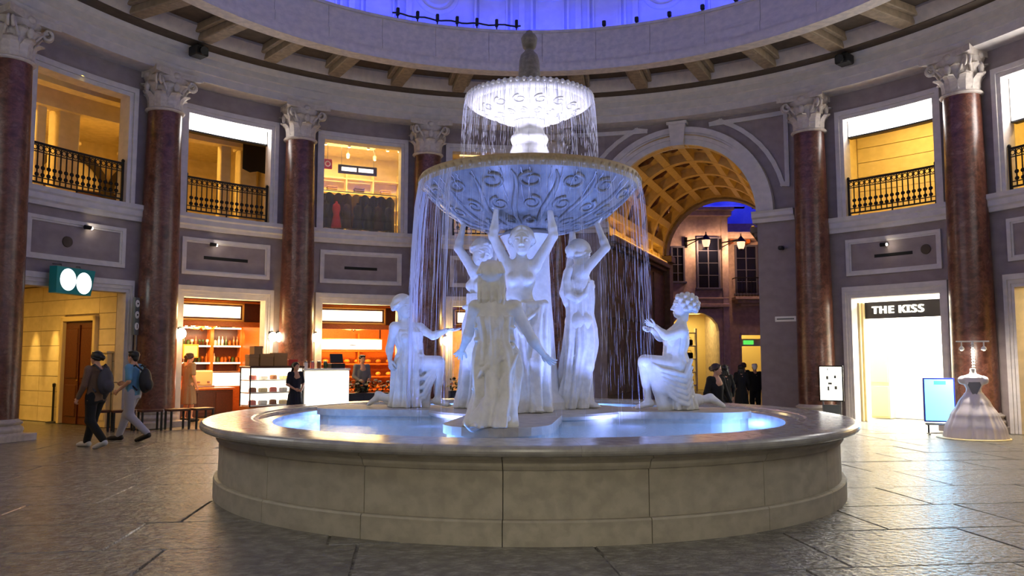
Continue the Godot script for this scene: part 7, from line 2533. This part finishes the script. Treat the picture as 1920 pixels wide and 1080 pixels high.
func lantern(p: Vector3, label: String) -> void:
	var t := thing("street_lantern", label, "lantern", Transform3D(Basis(), p), "street lanterns")
	put(MB.new().box(Vector3(-0.5, 0, 0.05), Vector3(0.12, 0.5, 0.10), 0.01), "wall_plate", M.iron_black, t)
	put(MB.new().tube([Vector3(-0.5, 0.05, 0.1), Vector3(-0.3, 0.08, 0.3), Vector3(0.1, 0.12, 0.6), Vector3(0.3, 0.15, 0.7)], 0.035, 6).tube([Vector3(-0.5, -0.18, 0.1), Vector3(-0.2, -0.02, 0.4), Vector3(0.1, 0.1, 0.6)], 0.025, 5), "bracket", M.iron_black, t)
	put(MB.new().lathe(Vector3(0.3, 0, 0.7), [Vector2(0.02, 0.42), Vector2(0.03, 0.3), Vector2(0.22, 0.06), Vector2(0.24, 0.02), Vector2(0.0, 0.02)], 10), "cap", M.iron_black, t)
	if not M.has("lantern_light_glow"): glow("lantern_light_glow", Color(1.0, 0.78, 0.62), 1.6)
	put(MB.new().lathe(Vector3(0.3, 0, 0.7), [Vector2(0.0, -0.32), Vector2(0.12, -0.30), Vector2(0.18, -0.12), Vector2(0.19, 0.02)], 10), "light_globe", M.lantern_light_glow, t)
	put(MB.new().lathe(Vector3(0.3, 0, 0.7), [Vector2(0.0, -0.40), Vector2(0.05, -0.36), Vector2(0.12, -0.31), Vector2(0.0, -0.30)], 10), "base", M.iron_black, t)
	omni("lantern_light", Vector3(0.3, -0.14, 0.7), Color(1.0, 0.74, 0.56), 4.0, 0.15, t)


# ---------------------------------------------------------------- things standing on the rotunda floor
func build_plaza_things() -> void:
	var wl: Material = M.counter_light_glow
	# cake counter and white counter before the second column
	var c := thing("cake_counter", "glass cake counter with lit shelves beside the girl in navy", "counter", frame(-41.0, 9.75, 0))
	put(MB.new().box(Vector3(0, 0.22, 0), Vector3(1.36, 0.44, 0.62), 0.01), "base", M.orange_wood, c)
	for k in 3: put(MB.new().box(Vector3(0, 0.46 + 0.3 * k, 0), Vector3(1.32, 0.03, 0.56), 0.005), "shelf_board", M.white_paint, c)
	put(MB.new().box(Vector3(0, 0.9, -0.29), Vector3(1.34, 0.92, 0.02)), "light_back", wl, c)
	put(MB.new().box(Vector3(0, 0.90, 0.305), Vector3(1.34, 0.90, 0.008)), "front_glass", M.clear_glass, c)
	for s in [-1.0, 1.0]:
		put(MB.new().box(Vector3(s * 0.67, 0.9, 0.29), Vector3(0.025, 0.92, 0.025)).box(Vector3(s * 0.67, 0.9, -0.29), Vector3(0.025, 0.92, 0.025)), "side_frame", M.iron_black, c)
		put(MB.new().box(Vector3(s * 0.67, 0.9, 0), Vector3(0.008, 0.9, 0.56)), "side_glass", M.clear_glass, c)
	put(MB.new().box(Vector3(0, 1.375, 0), Vector3(1.40, 0.05, 0.66), 0.01), "top", M.dark_wood, c)
	area_light("case_light", Vector3(0, 1.33, 0.1), Vector3(0, -1, 0), Vector2(1.2, 0.1), Color(1.0, 0.95, 0.8), 1.2, c)
	var cakes := [plain("cake_pink", Color(0.85, 0.45, 0.40), 0.6), plain("cake_cream", Color(0.92, 0.84, 0.62), 0.6), plain("cake_brown", Color(0.55, 0.32, 0.14), 0.6), M.white_paint]
	var cn := ["pink", "cream", "brown", "white"]
	for k in 3:
		for j in 5:
			var kind := (k * 2 + j * 3) % 4
			var cake := put(MB.new().lathe(Vector3.ZERO, [Vector2(0.0, 0.0), Vector2(0.09, 0.0), Vector2(0.09, 0.09), Vector2(0.07, 0.11), Vector2(0.0, 0.12)], 14) if j % 2 == 0 else MB.new().box(Vector3(0, 0.05, 0), Vector3(0.2, 0.10, 0.14), 0.02), "cake", cakes[kind], null, frame(-41.0, 9.75, 0) * Transform3D(Basis(Vector3.UP, 0.2 * j), Vector3(-0.52 + 0.26 * j, 0.476 + 0.3 * k, 0.08)))
			tag(cake, "%s cake in the glass counter, %s shelf, place %s from the left" % [cn[kind], ["lowest", "middle", "top"][k], ["one", "two", "three", "four", "five"][j]], "cake", "cakes in the glass counter")
	c = thing("white_counter", "tall glowing white counter between the girl and the man in grey", "counter", frame(-33.3, 9.62, 0))
	put(MB.new().box(Vector3(0, 0.65, -0.05), Vector3(1.18, 1.30, 0.55), 0.01), "body", M.white_paint, c)
	put(MB.new().box(Vector3(0, 0.65, 0.235), Vector3(1.14, 1.22, 0.02)), "light_front", wl, c)
	put(MB.new().box(Vector3(0, 1.315, -0.05), Vector3(1.22, 0.04, 0.62), 0.008), "top", M.white_paint, c)
	area_light("counter_front_light", Vector3(0, 0.65, 0.27), Vector3(0, 0, 1), Vector2(1.1, 1.2), Color(0.98, 0.98, 1.0), 2.6, c)
	# goods on top
	var kraft := plain("kraft_card", Color(0.62, 0.46, 0.28), 0.8)
	var boxes := [[-0.52, 0.24, 0.28, 0.0], [-0.20, 0.34, 0.30, 0.0], [0.16, 0.34, 0.32, 0.0], [-0.42, 0.22, 0.20, 0.28], [0.50, 0.22, 0.16, 0.0]]
	var bl := ["leftmost kraft gift box", "wide kraft gift box, second from the left", "wide kraft gift box in the middle", "kraft gift box stacked on top", "small red gift box at the right end"]
	var red := plain("gift_red", Color(0.72, 0.16, 0.14), 0.6)
	for i in boxes.size():
		var e: Array = boxes[i]
		var g := thing("gift_box", bl[i] + " on the cake counter", "box", frame(-41.0, 9.75, 1.40 + e[3]) * Transform3D(Basis(Vector3.UP, 0.08 * sin(i * 3.0)), Vector3(e[0], 0, 0)), "gift boxes on the cake counter")
		put(MB.new().box(Vector3(0, e[2] * 0.5, 0), Vector3(e[1], e[2], 0.26), 0.006), "carton", red if i == 4 else kraft, g)
		put(MB.new().box(Vector3(0, e[2] * 0.86, 0), Vector3(e[1] + 0.012, e[2] * 0.28, 0.272), 0.006), "lid", red if i == 4 else kraft, g)
	for i in 4:
		var g := thing("counter_jar", "%s jar on the white counter, place %s" % [["white", "pink", "brown", "green"][i], ["one", "two", "three", "four"][i]], "jar", frame(-33.3, 9.62, 1.335) * Transform3D(Basis(), Vector3(-0.48 + 0.17 * i, 0, 0)), "jars on the white counter")
		put(MB.new().lathe(Vector3.ZERO, [Vector2(0.0, 0.0), Vector2(0.05, 0.0), Vector2(0.055, 0.12), Vector2(0.045, 0.15)], 12), "glass", [M.white_paint, cakes[0], cakes[2], M.bottle_green][i], g)
		put(MB.new().lathe(Vector3(0, 0.15, 0), [Vector2(0.048, 0.0), Vector2(0.048, 0.03), Vector2(0.0, 0.04)], 12), "lid", M.steel, g)
	var reg := thing("cash_register", "dark cash register with screen at the right end of the white counter", "register", frame(-33.3, 9.62, 1.335) * Transform3D(Basis(), Vector3(0.34, 0, -0.05)))
	put(MB.new().box(Vector3(0, 0.06, 0), Vector3(0.36, 0.12, 0.34), 0.01), "drawer", M.black_plastic, reg)
	put(MB.new().at(Transform3D(Basis(Vector3.RIGHT, -0.3), Vector3(0, 0.25, 0))).box(Vector3.ZERO, Vector3(0.34, 0.24, 0.04), 0.01), "screen_back", M.black_plastic, reg)
	# planters with flowers
	planter(-25.3, 10.35, 1.5, 0.66, "long dark planter of white and orange flowers in front of the bakery", 1)
	planter(-9.3, 10.1, 1.25, 0.70, "dark blue planter of orange flowers behind the kneeling statue's hand", 2)
	# glowing notice case by the arch
	var t := thing("notice_case", "glowing white notice case on legs beside the right marble column", "sign", frame(45.3, 10.15, 0) * Transform3D(Basis(Vector3.UP, 0.25), Vector3.ZERO))
	put(MB.new().box(Vector3(0, 0.98, -0.04), Vector3(0.56, 0.86, 0.08), 0.01), "case", M.iron_black, t)
	put(MB.new().box(Vector3(0, 0.98, 0.005), Vector3(0.50, 0.80, 0.012)), "light_panel", wl, t)
	for e in [[-0.08, 1.12, 0.05, 0.08], [0.10, 1.14, 0.05, 0.07], [-0.02, 0.98, 0.09, 0.05], [0.11, 0.88, 0.06, 0.08], [-0.06, 0.86, 0.04, 0.1], [-0.07, 1.32, 0.02, 0.05]]:
		put(MB.new().box(Vector3(e[0], e[1], 0.013), Vector3(e[2], e[3], 0.004)), "printed_mark", M.sign_grey, t)
	for s in [-1.0, 1.0]: put(MB.new().box(Vector3(s * 0.2, 0.28, -0.04), Vector3(0.04, 0.56, 0.04), 0.004).box(Vector3(s * 0.2, 0.012, -0.04), Vector3(0.05, 0.024, 0.4), 0.004), "leg", M.steel, t)
	put(MB.new().box(Vector3(0, 0.36, -0.02), Vector3(0.36, 0.22, 0.03), 0.004), "leaflet_rack", M.sign_grey, t)
	area_light("notice_light", Vector3(0, 0.98, 0.05), Vector3(0, 0, 1), Vector2(0.5, 0.8), Color(1, 1, 0.98), 0.7, t)
	# poster screen
	var cyan := glow("poster_screen_glow", Color(0.50, 0.88, 1.0), 1.3)
	t = thing("poster_screen", "pale cyan glowing poster screen on short legs before the bright shop", "screen", Transform3D(Basis(Vector3.UP, -0.35), Vector3(8.75, 0, -6.1)))
	put(MB.new().box(Vector3(0, 0.72, -0.05), Vector3(0.60, 0.92, 0.10), 0.01), "case", plain("case_blue", Color(0.14, 0.20, 0.62), 0.4), t)
	put(MB.new().box(Vector3(0, 0.72, 0.004), Vector3(0.54, 0.86, 0.01)), "screen", cyan, t)
	put(MB.new().box(Vector3(0.02, 1.08, 0.012), Vector3(0.22, 0.07, 0.004)), "header_mark", plain("mint_ink", Color(0.30, 0.75, 0.70), 0.6), t)
	put(MB.new().box(Vector3(0, 0.22, -0.04), Vector3(0.56, 0.05, 0.12), 0.01), "shelf", M.steel, t)
	for s in [-1.0, 1.0]: put(MB.new().box(Vector3(s * 0.22, 0.11, -0.04), Vector3(0.03, 0.22, 0.03)).box(Vector3(s * 0.22, 0.012, -0.04), Vector3(0.04, 0.024, 0.34)), "leg", M.iron_black, t)
	area_light("poster_light", Vector3(0, 0.72, 0.05), Vector3(0, 0, 1), Vector2(0.54, 0.86), Color(0.45, 0.75, 1.0), 0.9, t)
	wedding_dress()


func planter(phi: float, r: float, w: float, h: float, label: String, seed_: int) -> void:
	if not M.has("planter_blue"):
		plain("planter_blue", Color(0.07, 0.09, 0.16), 0.5)
		plain("leaf_dark", Color(0.07, 0.14, 0.06), 0.6)
		plain("petal_white", Color(0.90, 0.88, 0.80), 0.7)
		plain("petal_orange", Color(0.85, 0.45, 0.15), 0.7)
	var t := thing("flower_planter", label, "planter", frame(phi, r, 0), "flower planters before the shops")
	put(MB.new().box(Vector3(0, h * 0.5, 0), Vector3(w, h, 0.34), 0.015), "trough", M.planter_blue, t)
	for k in 5: put(MB.new().box(Vector3(-w * 0.4 + w * 0.2 * k, h * 0.5, 0.172), Vector3(w * 0.17, h * 0.8, 0.012), 0.004), "panel", M.planter_blue, t)
	var rng := RandomNumberGenerator.new()
	rng.seed = seed_
	var mb := MB.new()
	for k in 170:
		var p := Vector3(rng.randf_range(-w * 0.5, w * 0.5), h + rng.randf_range(-0.02, 0.30), rng.randf_range(-0.16, 0.18))
		var d := Vector3(rng.randf_range(-1, 1), rng.randf_range(-0.2, 1.0), rng.randf_range(-0.4, 1)).normalized()
		var s := d.cross(Vector3(0.3, 0.9, 0.2)).normalized() * 0.03
		var l := d * rng.randf_range(0.08, 0.14)
		var nn := s.cross(l).normalized()
		mb.quad(p, p + l * 0.5 + s, p + l, p + l * 0.5 - s, nn)
		mb.quad(p - nn * 0.004, p + l * 0.5 + s - nn * 0.004, p + l - nn * 0.004, p + l * 0.5 - s - nn * 0.004, -nn)
	var fo := put(mb, "foliage", M.leaf_dark, t)
	fo.set_meta("kind", "stuff")
	for k in 16:
		var p := Vector3(-w * 0.47 + w * 0.94 * (k + 0.5) / 16.0, h + rng.randf_range(0.16, 0.34), rng.randf_range(-0.08, 0.18))
		var fb := MB.new()
		for j in 5:
			var a := TAU * j / 5.0
			fb.ball(p + Vector3(cos(a) * 0.03, sin(a) * 0.012 + 0.01, sin(a) * 0.03), Vector3(0.026, 0.014, 0.026), 6, 4)
		fb.ball(p + Vector3(0, 0.015, 0), Vector3(0.014, 0.014, 0.014), 6, 4)
		put(fb, "flower", M.petal_white if k % 3 else M.petal_orange, t)


func wedding_dress() -> void:
	var base := Vector3(8.99, 0, -5.33)
	var t := thing("wedding_dress", "white wedding dress with full skirt and grey sash on a dress form", "dress", Transform3D(Basis(Vector3.UP, -0.4), base + Vector3(0.05, 0, 0)))
	var f := Field.new(Vector3(-0.75, -0.02, -0.65), Vector3(0.75, 1.45, 0.65), 0.024)
	f.cloth([[0.0, 0.0, 0.0, 0.56, 0.50], [0.2, 0.0, 0.0, 0.53, 0.47], [0.45, 0.0, 0.0, 0.43, 0.38], [0.7, 0.0, 0.0, 0.29, 0.25], [0.90, 0.0, 0.0, 0.17, 0.14]], 14.0, 0.022, 0.002, 0.4, 0.02)
	f.cloth([[0.86, 0.0, 0.0, 0.155, 0.12], [0.98, 0.0, 0.0, 0.135, 0.105], [1.10, 0.0, 0.0, 0.19, 0.13], [1.22, 0.0, 0.0, 0.19, 0.11]], 6.0, 0.0, 0.0, 0.0, 0.02)
	for s in [-1.0, 1.0]:
		f.ell(Vector3(s * 0.20, 1.15, 0), Vector3(0.075, 0.085, 0.08), 0.02)
		f.cap(Vector3(s * 0.04, 1.22, 0), Vector3(s * 0.16, 1.18, 0), 0.07, 0.06, 0.03)
	var mb := MB.new()
	f.mesh_into(mb)
	put(mb, "gown", plain("gown_white", Color(0.88, 0.85, 0.87), 0.75), t)
	put(MB.new().prism(PackedVector2Array([Vector2(-0.03, 0.86), Vector2(0.03, 0.86), Vector2(0.12, 1.06), Vector2(0.10, 1.12), Vector2(-0.10, 1.12), Vector2(-0.12, 1.06)]), 0.06, 0.145), "sash", plain("sash_grey", Color(0.50, 0.50, 0.53), 0.6), t)
	put(MB.new().lathe(Vector3.ZERO, [Vector2(0.10, 1.22), Vector2(0.07, 1.28), Vector2(0.055, 1.32), Vector2(0.055, 1.38), Vector2(0.0, 1.39)], 18), "neck_form", M.white_paint, t)
	t = thing("lamp_stand", "slim white stand with a crossbar and two little lamps over the wedding dress", "lamp", Transform3D(Basis(Vector3.UP, -0.3), base + Vector3(0.1, 0, -0.05)))
	put(MB.new().tube([Vector3(0, 1.38, 0), Vector3(0, 1.93, 0)], 0.022, 8), "pole", M.white_paint, t)
	for k in 9: put(MB.new().ball(Vector3(0, 1.42 + 0.058 * k, 0.0), Vector3(0.034, 0.022, 0.034), 8, 5), "bead", M.white_paint, t)
	put(MB.new().tube([Vector3(-0.30, 1.93, 0), Vector3(0.30, 1.93, 0)], 0.014, 8), "crossbar", M.white_paint, t)
	var bulb := glow("stand_light_glow", Color(1.0, 0.95, 0.85), 3.0)
	for s in [-1.0, 1.0]:
		var sh := put(MB.new().lathe(Vector3(s * 0.2, 0, 0), [Vector2(0.012, 1.93), Vector2(0.014, 1.84), Vector2(0.05, 1.80), Vector2(0.055, 1.76), Vector2(0.05, 1.76)], 12), "shade", M.white_paint, t)
		put(MB.new().ball(Vector3(s * 0.2, 1.765, 0), Vector3(0.035, 0.03, 0.035), 6, 4), "light_bulb", bulb, sh)
		omni("stand_light", Vector3(s * 0.2, 1.765, 0), Color(1.0, 0.95, 0.88), 2.2, 0.03, t)
	# low round platform edge under the gown
	var mb2 := MB.new().lathe(base, [Vector2(0.66, -0.005), Vector2(0.66, 0.018), Vector2(0.64, 0.022), Vector2(0.0, 0.022)], 32)
	tag(put(mb2, "dress_platform", M.cream_paint), "low round cream platform under the wedding dress", "platform")


# ---------------------------------------------------------------- people
func person(o: Dictionary) -> Node3D:
	make_kit()
	var s: float = o.h / 1.7
	var t := thing("person", o.label, "person", Transform3D(Basis(Vector3.UP, o.yaw), o.pos))
	var cell: float = o.get("cell", 0.022)
	var st: float = o.get("stride", 0.0)
	var lo := Vector3(-0.55, -0.02, -0.65) * s
	var hi := Vector3(0.55, 1.75, 0.65) * s
	var hip := [Vector3(-0.09, 0.90, 0) * s, Vector3(0.09, 0.90, 0) * s]
	var kn := [Vector3(-0.10, 0.48, 0.04 + 0.16 * st) * s, Vector3(0.10, 0.48 + 0.01 * st, 0.04 - 0.05 * st) * s]
	var an := [Vector3(-0.10, 0.085 + 0.02 * st, 0.02 + 0.34 * st) * s, Vector3(0.10, 0.085 + 0.10 * st, -0.03 - 0.38 * st) * s]
	var toe := [an[0] + Vector3(-0.01, -0.055, 0.15) * s, an[1] + Vector3(0.01, -0.06 - 0.08 * st, 0.13) * s]
	var sh := [Vector3(-0.175, 1.38, 0) * s, Vector3(0.175, 1.38, 0) * s]
	var el: Array = o.get("el", [Vector3(-0.23, 1.10, -0.03), Vector3(0.23, 1.10, -0.03)])
	var wr: Array = o.get("wr", [Vector3(-0.24, 0.86, 0.06), Vector3(0.24, 0.86, 0.06)])
	var lean: float = o.get("lean", 0.0)
	var female: bool = o.get("female", false)
	for i in 2:
		el[i] = el[i] * s
		wr[i] = wr[i] * s
	var sw := 0.88 if female else 1.0
	sh[0].x *= sw
	sh[1].x *= sw
	var neck := Vector3(0, 1.44, 0.0 + lean) * s
	var head := Vector3(0, 1.575, 0.03 + lean) * s
	var b := Field.new(lo, hi, cell * s)
	b.chain([Vector3(0, 0.92, 0) * s, Vector3(0, 1.12, 0.01) * s, Vector3(0, 1.30, 0.01) * s, neck], [0.12 * s, 0.10 * s, 0.115 * s, 0.052 * s], 0.04 * s)
	b.cap(neck, head, 0.052 * s, 0.05 * s, 0.02)
	for i in 2:
		b.cap(Vector3(0, 1.36, 0) * s, sh[i], 0.07 * s, 0.055 * s, 0.04 * s)
		b.chain([sh[i], el[i], wr[i]], [0.048 * s, 0.038 * s, 0.026 * s], 0.02)
		leg(b, s * 0.9, hip[i], kn[i], an[i], toe[i])
	var mb := MB.new()
	b.mesh_into(mb)
	var hair := MB.new()
	add_head(mb, hair, o.get("hair", "hair_short"), head, 0.225 * s, o.get("look", Vector3(0, 0, 1)))
	for i in 2:
		var d: Vector3 = (wr[i] - el[i]).normalized()
		add_hand(mb, "hand_curl", wr[i], wr[i] + d, Vector3(-1.0 if i == 1 else 1.0, 0, 0.2), 0.165 * s, i == 1)
	put(mb, "body", o.skin, t)
	put(hair, "hair", o.hair_mat, t)
	# top
	var c := Field.new(lo, hi, cell * s)
	var low: float = o.get("hem", 0.86)
	var g := 0.02 * s
	c.cloth([[low * s, 0, 0, (0.175 if female else 0.185) * s, 0.125 * s], [1.02 * s, 0, 0, (0.145 if female else 0.17) * s, 0.12 * s], [1.22 * s, 0, 0.005, 0.17 * s, 0.13 * s], [1.36 * s, 0, 0, 0.155 * s, 0.10 * s]], 5.0, 0.008 * s, 0.003, 3.0, 0.03 * s)
	for i in 2:
		c.cap(Vector3(0, 1.36, 0) * s, sh[i], 0.075 * s, 0.07 * s, 0.04 * s)
		if o.get("sleeve", "long") == "long":
			c.chain([sh[i], el[i], el[i].lerp(wr[i], 0.92)], [0.066 * s, 0.054 * s, 0.042 * s], 0.02)
		else:
			c.cap(sh[i], sh[i].lerp(el[i], 0.75), 0.068 * s, 0.062 * s, 0.02)
	mb = MB.new()
	c.mesh_into(mb)
	put(mb, o.get("top_name", "shirt"), o.top, t)
	# below the waist
	c = Field.new(lo, hi, cell * s)
	if o.get("bottom_kind", "trousers") == "trousers":
		c.cloth([[0.80 * s, 0, 0, 0.165 * s, 0.125 * s], [0.98 * s, 0, 0, 0.155 * s, 0.115 * s]], 3.0, 0.0, 0.0, 0.0, 0.04 * s)
		for i in 2:
			c.chain([hip[i], kn[i], an[i] + Vector3(0, 0.01, 0)], [0.105 * s, 0.078 * s, 0.062 * s], 0.04 * s)
		mb = MB.new()
		c.mesh_into(mb)
		put(mb, "trousers", o.bottom, t)
	else:
		var hem: float = o.get("skirt", 0.5)
		c.cloth([[hem * s, 0, 0.0, 0.22 * s, 0.19 * s], [0.8 * s, 0, 0, 0.185 * s, 0.15 * s], [0.98 * s, 0, 0, 0.15 * s, 0.115 * s]], 8.0, 0.014 * s, 0.003, 1.0, 0.03)
		mb = MB.new()
		c.mesh_into(mb)
		put(mb, "skirt", o.bottom, t)
	c = Field.new(lo, Vector3(hi.x, 0.35 * s, hi.z), cell * s * 0.8)
	for i in 2:
		c.cap(an[i] - Vector3(0, 0.035, 0.04) * s, toe[i] + Vector3(0, 0.01, 0.0), 0.05 * s, 0.042 * s, 0.02)
		c.cap(an[i] - Vector3(0, 0.045, 0.04) * s, toe[i] + Vector3(0, -0.005, 0.06) * s, 0.045 * s, 0.034 * s, 0.02)
	mb = MB.new()
	c.mesh_into(mb)
	put(mb, "shoes", o.shoe, t)
	return t


func backpack(p: Vector3, yaw: float, s: float, label: String, mat: Material) -> void:
	var t := thing("backpack", label, "backpack", Transform3D(Basis(Vector3.UP, yaw), p))
	var f := Field.new(Vector3(-0.22, -0.28, -0.22) * s, Vector3(0.22, 0.28, 0.14) * s, 0.016)
	f.ell(Vector3(0, 0, -0.04) * s, Vector3(0.15, 0.24, 0.10) * s, 0.04)
	f.ell(Vector3(0, -0.08, -0.12) * s, Vector3(0.11, 0.11, 0.06) * s, 0.03)
	var mb := MB.new()
	f.mesh_into(mb)
	put(mb, "bag", mat, t)
	for q in [-1.0, 1.0]:
		put(MB.new().tube([Vector3(q * 0.09, 0.20, -0.02) * s, Vector3(q * 0.12, 0.30, 0.10) * s, Vector3(q * 0.13, 0.22, 0.25) * s, Vector3(q * 0.13, 0.0, 0.24) * s, Vector3(q * 0.12, -0.18, 0.05) * s], 0.018 * s, 6), "strap", mat, t)
	put(MB.new().tube([Vector3(-0.03, 0.23, -0.03) * s, Vector3(0, 0.28, -0.03) * s, Vector3(0.03, 0.23, -0.03) * s], 0.01 * s, 5), "loop", mat, t)


func build_people() -> void:
	var skin := plain("skin", Color(0.76, 0.57, 0.46), 0.6)
	var black := plain("hair_black", Color(0.05, 0.04, 0.04), 0.5)
	var brown := plain("hair_brown", Color(0.20, 0.12, 0.08), 0.5)
	var night := plain("cloth_black", Color(0.06, 0.06, 0.07), 0.9)
	var pale := plain("trousers_pale", Color(0.62, 0.62, 0.66), 0.85)
	var blue := plain("shirt_blue", Color(0.36, 0.56, 0.68), 0.85)
	var grey := plain("shirt_grey", Color(0.42, 0.42, 0.44), 0.85)
	var navy := plain("cloth_navy", Color(0.07, 0.08, 0.14), 0.9)
	var beige := plain("dress_beige", Color(0.50, 0.42, 0.34), 0.9)
	var bag := plain("bag_dark", Color(0.10, 0.10, 0.13), 0.7)
	var bag2 := plain("bag_grey", Color(0.24, 0.23, 0.26), 0.8)
	var shoe_w := plain("shoe_pale", Color(0.68, 0.68, 0.68), 0.7)
	var shoe_b := plain("shoe_dark", Color(0.07, 0.06, 0.06), 0.6)
	# the walking pair at the left
	var p1 := Vector3(-7.62, 0, -3.55)
	var y1 := -PI / 2 - 0.35
	person({"label": "person in brown tweed jacket and black trousers walking, grey backpack", "pos": p1, "yaw": y1, "h": 1.72, "stride": 0.75, "top": M.tweed, "top_name": "jacket", "hem": 0.82, "bottom": night, "shoe": shoe_w, "hair": "hair_up", "hair_mat": black, "skin": skin, "look": Vector3(0.15, 0, 1), "cell": 0.018,
		"el": [Vector3(-0.24, 1.10, -0.06), Vector3(0.24, 1.10, 0.02)], "wr": [Vector3(-0.25, 0.86, 0.08), Vector3(0.25, 0.88, 0.14)]})
	backpack(p1 + Basis(Vector3.UP, y1) * Vector3(0, 1.18, -0.17), y1, 1.0, "grey backpack on the person in brown tweed jacket", bag2)
	var p2 := Vector3(-7.52, 0, -4.75)
	var y2 := -PI / 2 - 0.1
	person({"label": "person in light blue short-sleeved shirt and pale trousers walking, holding a phone", "pos": p2, "yaw": y2, "h": 1.74, "stride": 0.85, "top": blue, "sleeve": "short", "bottom": pale, "shoe": shoe_b, "hair": "hair_short", "hair_mat": black, "skin": skin, "look": Vector3(-0.1, 0.0, 1), "cell": 0.018,
		"el": [Vector3(-0.22, 1.12, 0.02), Vector3(0.22, 1.12, -0.04)], "wr": [Vector3(-0.14, 1.08, 0.26), Vector3(0.20, 0.95, 0.18)]})
	backpack(p2 + Basis(Vector3.UP, y2) * Vector3(0, 1.16, -0.20), y2, 1.0, "dark backpack on the person in light blue shirt", bag)
	var ph := thing("phone", "dark phone in the hand of the person in light blue shirt", "phone", Transform3D(Basis(Vector3.UP, y2), p2 + Basis(Vector3.UP, y2) * Vector3(-0.13, 1.12, 0.44)))
	put(MB.new().box(Vector3.ZERO, Vector3(0.075, 0.012, 0.15), 0.004), "body", M.black_plastic, ph)
	put(MB.new().box(Vector3(0, 0.007, 0), Vector3(0.066, 0.002, 0.135)), "display", M.dark_glass, ph)
	# round the cafes
	person({"label": "person with long black hair in navy blouse standing by the white counter", "pos": at(-40.0, 8.8, 0), "yaw": 0.75, "h": 1.50, "female": true, "top": navy, "sleeve": "short", "bottom": navy, "bottom_kind": "skirt", "skirt": 0.45, "shoe": shoe_b, "hair": "hair_long", "hair_mat": black, "skin": skin,
		"el": [Vector3(-0.23, 1.10, 0.0), Vector3(0.23, 1.10, 0.0)], "wr": [Vector3(-0.10, 0.98, 0.18), Vector3(0.10, 0.97, 0.18)]})
	person({"label": "person in grey shirt and dark trousers standing behind the planter", "pos": at(-25.4, 10.85, 0), "yaw": 0.6, "h": 1.68, "top": grey, "bottom": night, "shoe": shoe_b, "hair": "hair_short", "hair_mat": black, "skin": skin,
		"el": [Vector3(-0.23, 1.10, 0.0), Vector3(0.23, 1.10, 0.0)], "wr": [Vector3(-0.14, 1.0, 0.20), Vector3(0.14, 1.02, 0.20)]})
	person({"label": "person in beige sleeveless dress seen from behind in the cafe doorway", "pos": at(-47.2, 11.9, 0), "yaw": 2.6, "h": 1.74, "female": true, "top": beige, "sleeve": "short", "bottom": beige, "bottom_kind": "skirt", "skirt": 0.42, "shoe": shoe_b, "hair": "hair_up", "hair_mat": brown, "skin": skin})
	person({"label": "person in white shirt and black apron behind the cafe counter at the left", "pos": at(-48.3, 12.9, 0), "yaw": 0.9, "h": 1.64, "top": M.white_paint, "bottom": night, "shoe": shoe_b, "hair": "hair_short", "hair_mat": black, "skin": skin})
	# near the arch
	person({"label": "person in black top with brown hair tied up, behind the right kneeling statue", "pos": Vector3(3.42, 0, -3.5), "yaw": 0.5, "h": 1.50, "female": true, "top": night, "bottom": night, "shoe": shoe_b, "hair": "hair_up", "hair_mat": brown, "skin": skin, "look": Vector3(0.4, -0.1, 1),
		"el": [Vector3(-0.27, 1.10, 0.0), Vector3(0.27, 1.10, 0.0)], "wr": [Vector3(-0.30, 0.88, 0.12), Vector3(0.26, 0.90, 0.14)]})
	person({"label": "person with long dark hair in black, walking away next to the tied-up hair", "pos": Vector3(4.55, 0, -7.2), "yaw": 3.3, "h": 1.45, "female": true, "stride": 0.3, "top": night, "bottom": night, "shoe": shoe_b, "hair": "hair_long", "hair_mat": black, "skin": skin, "cell": 0.028})
	person({"label": "person with long dark hair in a long black coat in the passage", "pos": Vector3(6.05, 0, -11.2), "yaw": 3.0, "h": 1.42, "female": true, "top": night, "bottom": night, "bottom_kind": "skirt", "skirt": 0.35, "shoe": shoe_b, "hair": "hair_long", "hair_mat": black, "skin": skin, "cell": 0.028})
	person({"label": "person with a white collar and black clothes at the pier side of the passage", "pos": Vector3(6.55, 0, -11.6), "yaw": 3.1, "h": 1.44, "top": night, "bottom": night, "shoe": shoe_b, "hair": "hair_short", "hair_mat": M.white_paint, "skin": skin, "cell": 0.028})
	person({"label": "person in dusty pink trousers between the two dark figures in the passage", "pos": Vector3(6.7, 0, -13.2), "yaw": 3.3, "h": 1.46, "female": true, "stride": 0.4, "top": night, "bottom": plain("trousers_pink", Color(0.50, 0.32, 0.36), 0.9), "shoe": shoe_b, "hair": "hair_up", "hair_mat": brown, "skin": skin, "cell": 0.028})
